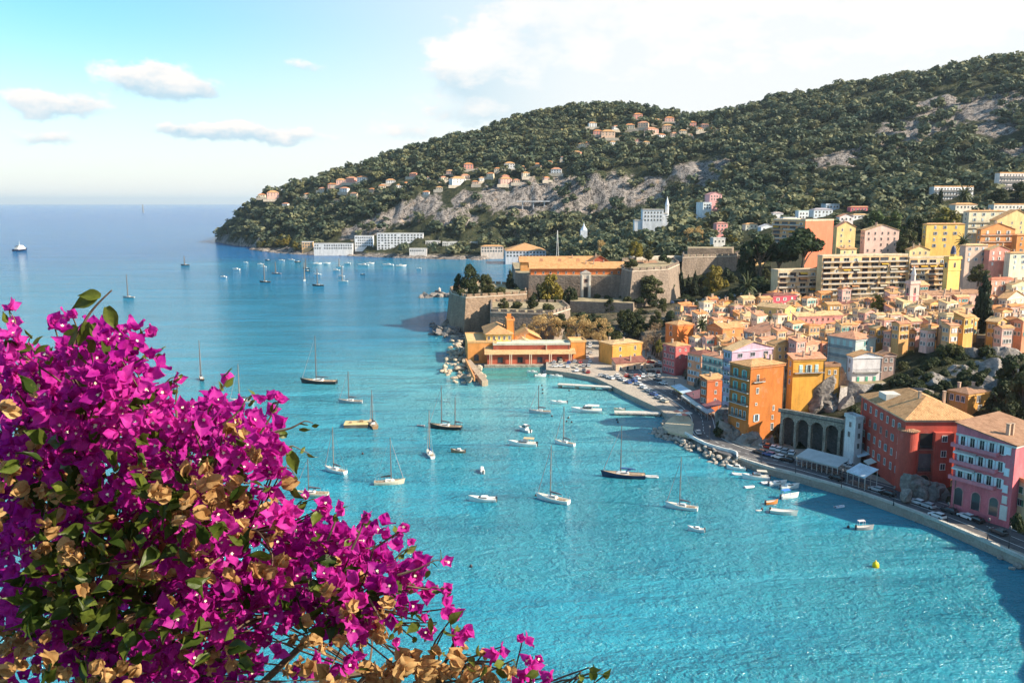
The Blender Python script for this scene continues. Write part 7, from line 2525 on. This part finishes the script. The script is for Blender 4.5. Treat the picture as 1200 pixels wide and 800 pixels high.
def put_star(p, axis, rg):
    """the small cream flower between the bracts: a tube and five rounded lobes"""
    M = rot_to(axis, rg.uniform(0, 6.28))
    P = [(0, 0, .012)] + [(.0032 * (1.0 if k % 2 == 0 else .55) * math.cos(k * math.pi / 5), .0032 * (1.0 if k % 2 == 0 else .55) * math.sin(k * math.pi / 5), .0135 if k % 2 == 0 else .0122) for k in range(10)]
    P += [(.0011 * math.cos(k * 1.2566), .0011 * math.sin(k * 1.2566), z) for z in (.001, .012) for k in range(5)]
    F = [(0, 1 + k, 1 + (k + 1) % 10, 1 + (k + 1) % 10) for k in range(10)]
    F = [(0, 1 + 2 * k, 1 + (2 * k + 1) % 10, 1 + (2 * k + 2) % 10) for k in range(5)]
    F += [(11 + k, 11 + (k + 1) % 5, 16 + (k + 1) % 5, 16 + k) for k in range(5)]
    STAR.add(np.array(P) @ M.T + np.array(p), np.array(F), .5)


def put_leaf(cl, p, axis, size, tone, rg):
    P = bract(rg, .034, .0112, rg.uniform(.1, .45), rg.uniform(-1.0, .2), .12, .45).reshape(-1, 3)
    ax = Vector(axis).normalized()
    M = rot_to(ax, rg.uniform(0, 6.28)) @ np.array([[.25, 0, .97], [0, 1, 0], [-.97, 0, .25]]).T * size
    cl.add(P @ M.T + np.array(p), QF, float(np.clip(tone + rg.uniform(-.2, .2), 0, 1)))


bush = thing("bougainvillea", "magenta bougainvillea bush in front with dry tan bracts and green leaves", "flowering bush", (-1.1, 1.7, 78.25))
BO = np.array((-1.1, 1.7, 78.25))


def bat(x, y, Y):
    return at(x - 9 * min(1, x / 200), y + 13 * max(0, 1 - max(0, y - 420) / 260), Y)


OUT = [(0, 366), (22, 372), (34, 392), (62, 404), (92, 388), (112, 376), (136, 366), (152, 378), (174, 398), (168, 422), (192, 438), (212, 462), (236, 458), (256, 446), (282, 462), (304, 476), (340, 480), (356, 498), (338, 522),
       (318, 540), (312, 572), (340, 588), (372, 604), (396, 616), (430, 618), (466, 624), (474, 652), (504, 658), (516, 690), (484, 704), (462, 722), (450, 752), (430, 772), (395, 800), (330, 815), (0, 820)]
OUTN = np.array(OUT, float)


def inside(x, y, m=0.0):
    return float(sdist(np.array([x]), np.array([y]), OUTN)[0]) > m


HOLES = [(210, 598, 13), (345, 735, 26), (328, 775, 20), (30, 655, 10), (226, 470, 12), (140, 440, 9), (300, 735, 10), (395, 760, 16), (320, 560, 12)]


def holed(x, y):
    return any((x - a) ** 2 + (y - b2) ** 2 < c * c for a, b2, c in HOLES)


def kind_at(x, y, rg):
    r_ = rg.uniform()
    wave = float(fbm2(np.array([x / 60.0]), np.array([y / 60.0]), 2, 5)[0])
    if y > 700: pm, pt_ = .26, .36
    elif x < 180 and y > 520: pm, pt_ = .22, .30
    elif x > 210 and 548 < y < 625 and x < 335: pm, pt_ = .45, .50
    elif y > 620 and x < 330: pm, pt_ = .48, .24
    else: pm, pt_ = .92, .05
    if wave > .58 and y > 520: pm *= .5
    if y > 520 and x > 180 and wave < .36: pm = .9
    return 'm' if r_ < pm else 'd' if r_ < pm + pt_ else 'g'


def out_axis(x, y, rg):
    v = Vector((rg.normal() * .75 + .1, -.75 + rg.normal() * .55, .45 + rg.normal() * .6))
    return v.normalized()


clusters, inner, dry, green = [], Cloud(), Cloud(), Cloud()
tips = []
tries = 0
pts = []
# hand placed along the silhouette, then random inside
EDGEPTS = [(8, 380), (18, 392), (50, 408), (78, 406), (108, 384), (128, 378), (148, 392), (166, 402), (152, 414), (172, 446), (196, 450), (238, 468), (258, 458), (280, 474), (300, 486), (322, 484), (342, 496), (330, 512), (336, 545), (352, 604), (380, 618), (404, 632), (426, 628), (452, 634), (464, 652), (492, 668), (504, 682), (476, 692), (440, 660), (442, 700), (420, 720), (36, 404)]
for x, y in EDGEPTS:
    d_ = math.hypot(x - 130, y - 640)
    pts.append((x - (x - 130) * 14 / d_, y - (y - 640) * 20 / d_, 'm'))
while len(pts) < 100 and tries < 20000:
    tries += 1
    x, y = rgf.uniform(0, 510), rgf.uniform(380, 800)
    if not inside(x, y, 12) or holed(x, y): continue
    k_ = kind_at(x, y, rgf)
    if k_ != 'm': continue
    if min((x - a) ** 2 + (y - b2) ** 2 for a, b2, _ in pts) < 25 ** 2: continue
    pts.append((x, y, 'm'))
for (x, y, _) in pts:
    Y = 1.42 + .38 * rgf.uniform() + .0004 * max(0, y - 500)
    c = np.array(bat(x, y, Y)) - BO
    cl = Cloud()
    edge_ = not inside(x, y, 22)
    n_ = rgf.integers(6, 11) if edge_ else rgf.integers(13, 19)
    spread = .017 if edge_ else .034
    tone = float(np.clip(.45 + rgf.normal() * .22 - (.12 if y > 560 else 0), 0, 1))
    for j in range(n_):
        o_ = np.clip(rgf.normal(size=3), -1.5, 1.5) * spread
        put_flower(cl, FLV, c + o_, Vector(out_axis(x, y, rgf)) + Vector(o_) * 14, rgf.uniform(.8, 1.25), tone, rgf)
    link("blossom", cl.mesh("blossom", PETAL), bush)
    tips.append(c)
    for j in range(1):
        put_leaf(green, c + rgf.normal(size=3) * .016 + np.array((0, .02, -.015)), out_axis(x, y, rgf), rgf.uniform(.7, 1.1), .4, rgf)
# the fill behind and below, its bracts toned darker as inner shade
cnt = 0
while cnt < 600:
    x, y = rgf.uniform(-25, 510), rgf.uniform(385, 830)
    if not inside(x, y, 16) and not (x < 2 and y > 380): continue
    if holed(x, y): continue
    k_ = kind_at(x, y, rgf)
    if k_ == 'g' and not inside(x, y, 42): k_ = 'm'
    front = rgf.uniform() < .5 and k_ != 'm'
    Y = rgf.uniform(1.40, 1.75) if front else rgf.uniform(1.75, 2.2)
    c = np.array(bat(x, y, Y)) - BO
    cnt += 1
    for j in range(rgf.integers(4, 8)):
        o_ = np.clip(rgf.normal(size=3), -1.5, 1.5) * .03
        ax = out_axis(x, y, rgf)
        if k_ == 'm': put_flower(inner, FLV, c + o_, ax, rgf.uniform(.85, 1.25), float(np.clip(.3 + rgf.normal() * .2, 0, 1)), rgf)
        elif k_ == 'd': put_flower(dry, DRV, c + o_, ax, rgf.uniform(.8, 1.2), float(np.clip(.5 + rgf.normal() * .25, 0, 1)), rgf)
        else:
            for q_ in range(2): put_leaf(green, c + o_ * 1.3, ax, rgf.uniform(.8, 1.35), float(np.clip(.35 + rgf.normal() * .25, 0, 1)), rgf)
    if rgf.uniform() < .3: tips.append(c)
# single flowers and leaves outside the mass
for x, y, s_ in [(62, 366, 1.15), (86, 359, .95), (70, 404, 1.1), (73, 410, .9), (392, 590, 1.15), (597, 760, 1.0), (594, 766, .9), (621, 754, .9), (627, 786, 1.1), (622, 792, 1.1), (633, 772, .8), (657, 796, 1.1), (505, 662, 1.2), (496, 670, 1.2), (508, 690, 1.2), (464, 660, 1), (460, 684, 1), (493, 712, .9), (530, 716, .9), (541, 722, 1), (552, 738, 1), (545, 745, 1), (507, 736, .9), (338, 546, 1.2), (330, 756, .8)]:
    c = np.array(bat(x, y, 1.5 + .1 * rgf.uniform())) - BO
    for q_ in range(2): put_flower(inner, FLV, c + rgf.normal(size=3) * .006, out_axis(x, y, rgf), s_, .55, rgf)
    tips.append(c)
for x, y in [(458, 728), (452, 742), (446, 716), (553, 766), (478, 782), (490, 772), (500, 786), (514, 780), (470, 796), (524, 790), (536, 778), (430, 788), (446, 796), (410, 792), (560, 796), (575, 796), (588, 792), (330, 660), (322, 670), (465, 780), (484, 798), (505, 798)]:
    for q_ in range(3):
        c = np.array(bat(x, y, 1.5 + .15 * rgf.uniform())) - BO + rgf.normal(size=3) * .016
        put_flower(dry, DRV, c, out_axis(x, y, rgf), rgf.uniform(.9, 1.4), .6, rgf)
    tips.append(c)
for x, y in [(480, 726), (492, 722), (500, 730), (512, 724), (520, 732), (530, 738), (536, 730), (548, 738), (553, 742), (520, 765), (530, 770), (570, 768), (577, 780), (590, 786), (603, 790), (612, 775), (640, 788), (690, 790), (700, 785), (712, 788), (718, 794), (704, 796), (686, 797), (505, 668), (472, 700), (488, 694), (462, 698), (420, 630), (430, 626), (448, 636), (505, 745), (495, 752), (560, 770), (556, 780), (385, 602), (382, 596), (378, 605), (600, 776)]:
    c = np.array(bat(x, y, 1.5 + .1 * rgf.uniform())) - BO
    put_leaf(green, c, out_axis(x, y, rgf), rgf.uniform(.55, .95), .75, rgf)
    tips.append(c)
for x, y, dx, dy, s_ in [(120, 336, -.9, -.25, 1.15), (124, 334, -.75, .1, .9), (132, 346, .35, -1, 1.05), (96, 370, -.7, -.8, 1.2), (108, 364, 0, -1, 1.0), (114, 366, .4, -.8, .9), (105, 372, -.3, -.6, .8), (62, 394, -.6, -.4, 1.0), (38, 396, -1, .1, .9), (150, 386, .7, -.3, .8), (146, 388, .3, -.7, .8), (60, 414, .2, .9, .7), (104, 420, -.3, 1, .8), (130, 446, .3, -.9, 1.1), (350, 520, .2, -1, 1)]:
    c = np.array(bat(x, y, 1.5)) - BO
    P = bract(rgf, .042, .0125, .35, -.7, .1, .45).reshape(-1, 3)
    ax = Vector((dx, -.15, dy)).normalized(); up = Vector((0, -1, .5)).normalized(); sdv = up.cross(ax).normalized(); up = ax.cross(sdv)
    M = np.array([ax, sdv, up]).T * s_
    green.add(P @ M.T + c, QF, .55 + .3 * rgf.uniform())
# loose sprigs reaching out of the mass
sprigs = []
for x, y, ex, ey in [(20, 385, 12, 352), (45, 405, 40, 380), (160, 395, 186, 372), (170, 410, 196, 398), (195, 445, 222, 428), (215, 458, 214, 434), (262, 455, 276, 430), (290, 470, 312, 450), (325, 480, 338, 458), (350, 492, 376, 486), (345, 515, 372, 524), (330, 540, 356, 552), (350, 600, 366, 580), (430, 622, 440, 600), (462, 630, 482, 616), (470, 655, 492, 640), (500, 665, 528, 656), (510, 690, 536, 694), (480, 705, 500, 722), (455, 725, 470, 752), (400, 612, 408, 592), (300, 560, 322, 566)]:
    Yq = 1.47 + .1 * rgf.uniform()
    a, b2 = np.array(bat(x, y, Yq)) - BO, np.array(bat(ex, ey, Yq)) - BO
    mid_ = (a + b2) / 2 + np.array((rgf.normal() * .006, 0, .008))
    sprigs.append((a - (b2 - a) * .9, a, mid_, b2))
    dv_ = Vector(b2 - a).normalized()
    for t_ in (.3, .6, .85):
        c = a + (b2 - a) * t_
        put_leaf(green, c + rgf.normal(size=3) * .004, Vector(rgf.normal(size=3)) * .7 + dv_, rgf.uniform(.35, .7), .7, rgf)
    if rgf.uniform() < .75:
        for q_ in range(rgf.integers(1, 3)): put_flower(inner, FLV, b2 + rgf.normal(size=3) * .005, out_axis(x, y, rgf), rgf.uniform(.6, .95), .7, rgf)
link("tiny_flowers", STAR.mesh("tiny_flowers", paint((.78, .72, .52), .6, .08, 30)), bush)
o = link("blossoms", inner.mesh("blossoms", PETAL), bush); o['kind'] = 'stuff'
link("dry_blossoms", dry.mesh("dry_blossoms", DRY), bush)
link("foliage", green.mesh("foliage", LEAFG), bush)
# stems
mb = MB()
rs_ = random.Random(5)
hubs = [np.array(bat(x, y, 1.85)) - BO for x, y in [(60, 700), (140, 640), (240, 680), (330, 720), (110, 520), (230, 560), (60, 560), (400, 720), (300, 620), (440, 790), (520, 800), (620, 830), (700, 850)]]
for h_ in hubs:
    p0 = np.array((rs_.uniform(-.12, .25), rs_.uniform(-.05, .12), 0))
    m1 = p0 * .5 + h_ * .5 + np.array((rs_.uniform(-.1, .1), .05, -.05))
    mb.tube(smooth_path([p0, m1, h_], 5), [.016 - .0009 * k for k in range(11)], 6)
for t_ in tips:
    h_ = min(hubs, key=lambda a: np.linalg.norm(a - t_) + (.3 if a[2] > t_[2] else 0))
    m1 = h_ * .5 + t_ * .5 + np.array((rs_.uniform(-.03, .03), .03, rs_.uniform(-.04, .02)))
    mb.tube(smooth_path([h_, m1, t_ + np.array((0, .01, 0))], 4), [.0030 - .0002 * k for k in range(9)], 5)
sp = [np.array(bat(x, y, 1.5)) - BO for x, y in [(90, 452), (82, 420), (92, 388), (105, 362), (118, 345), (137, 327)]]
mb.tube(smooth_path(sp, 4), [.004 - .00013 * k for k in range(21)], 6)
sp = [np.array(bat(x, y, 1.5)) - BO for x, y in [(100, 440), (118, 424), (138, 400), (148, 388)]]
mb.tube(smooth_path(sp, 4), [.003 - .0001 * k for k in range(13)], 6)
for sp in sprigs:
    mb.tube(smooth_path(sp, 3), [.0024 - .0002 * k for k in range(10)], 5)
link("stem", mb.mesh("stem", STEM), bush)
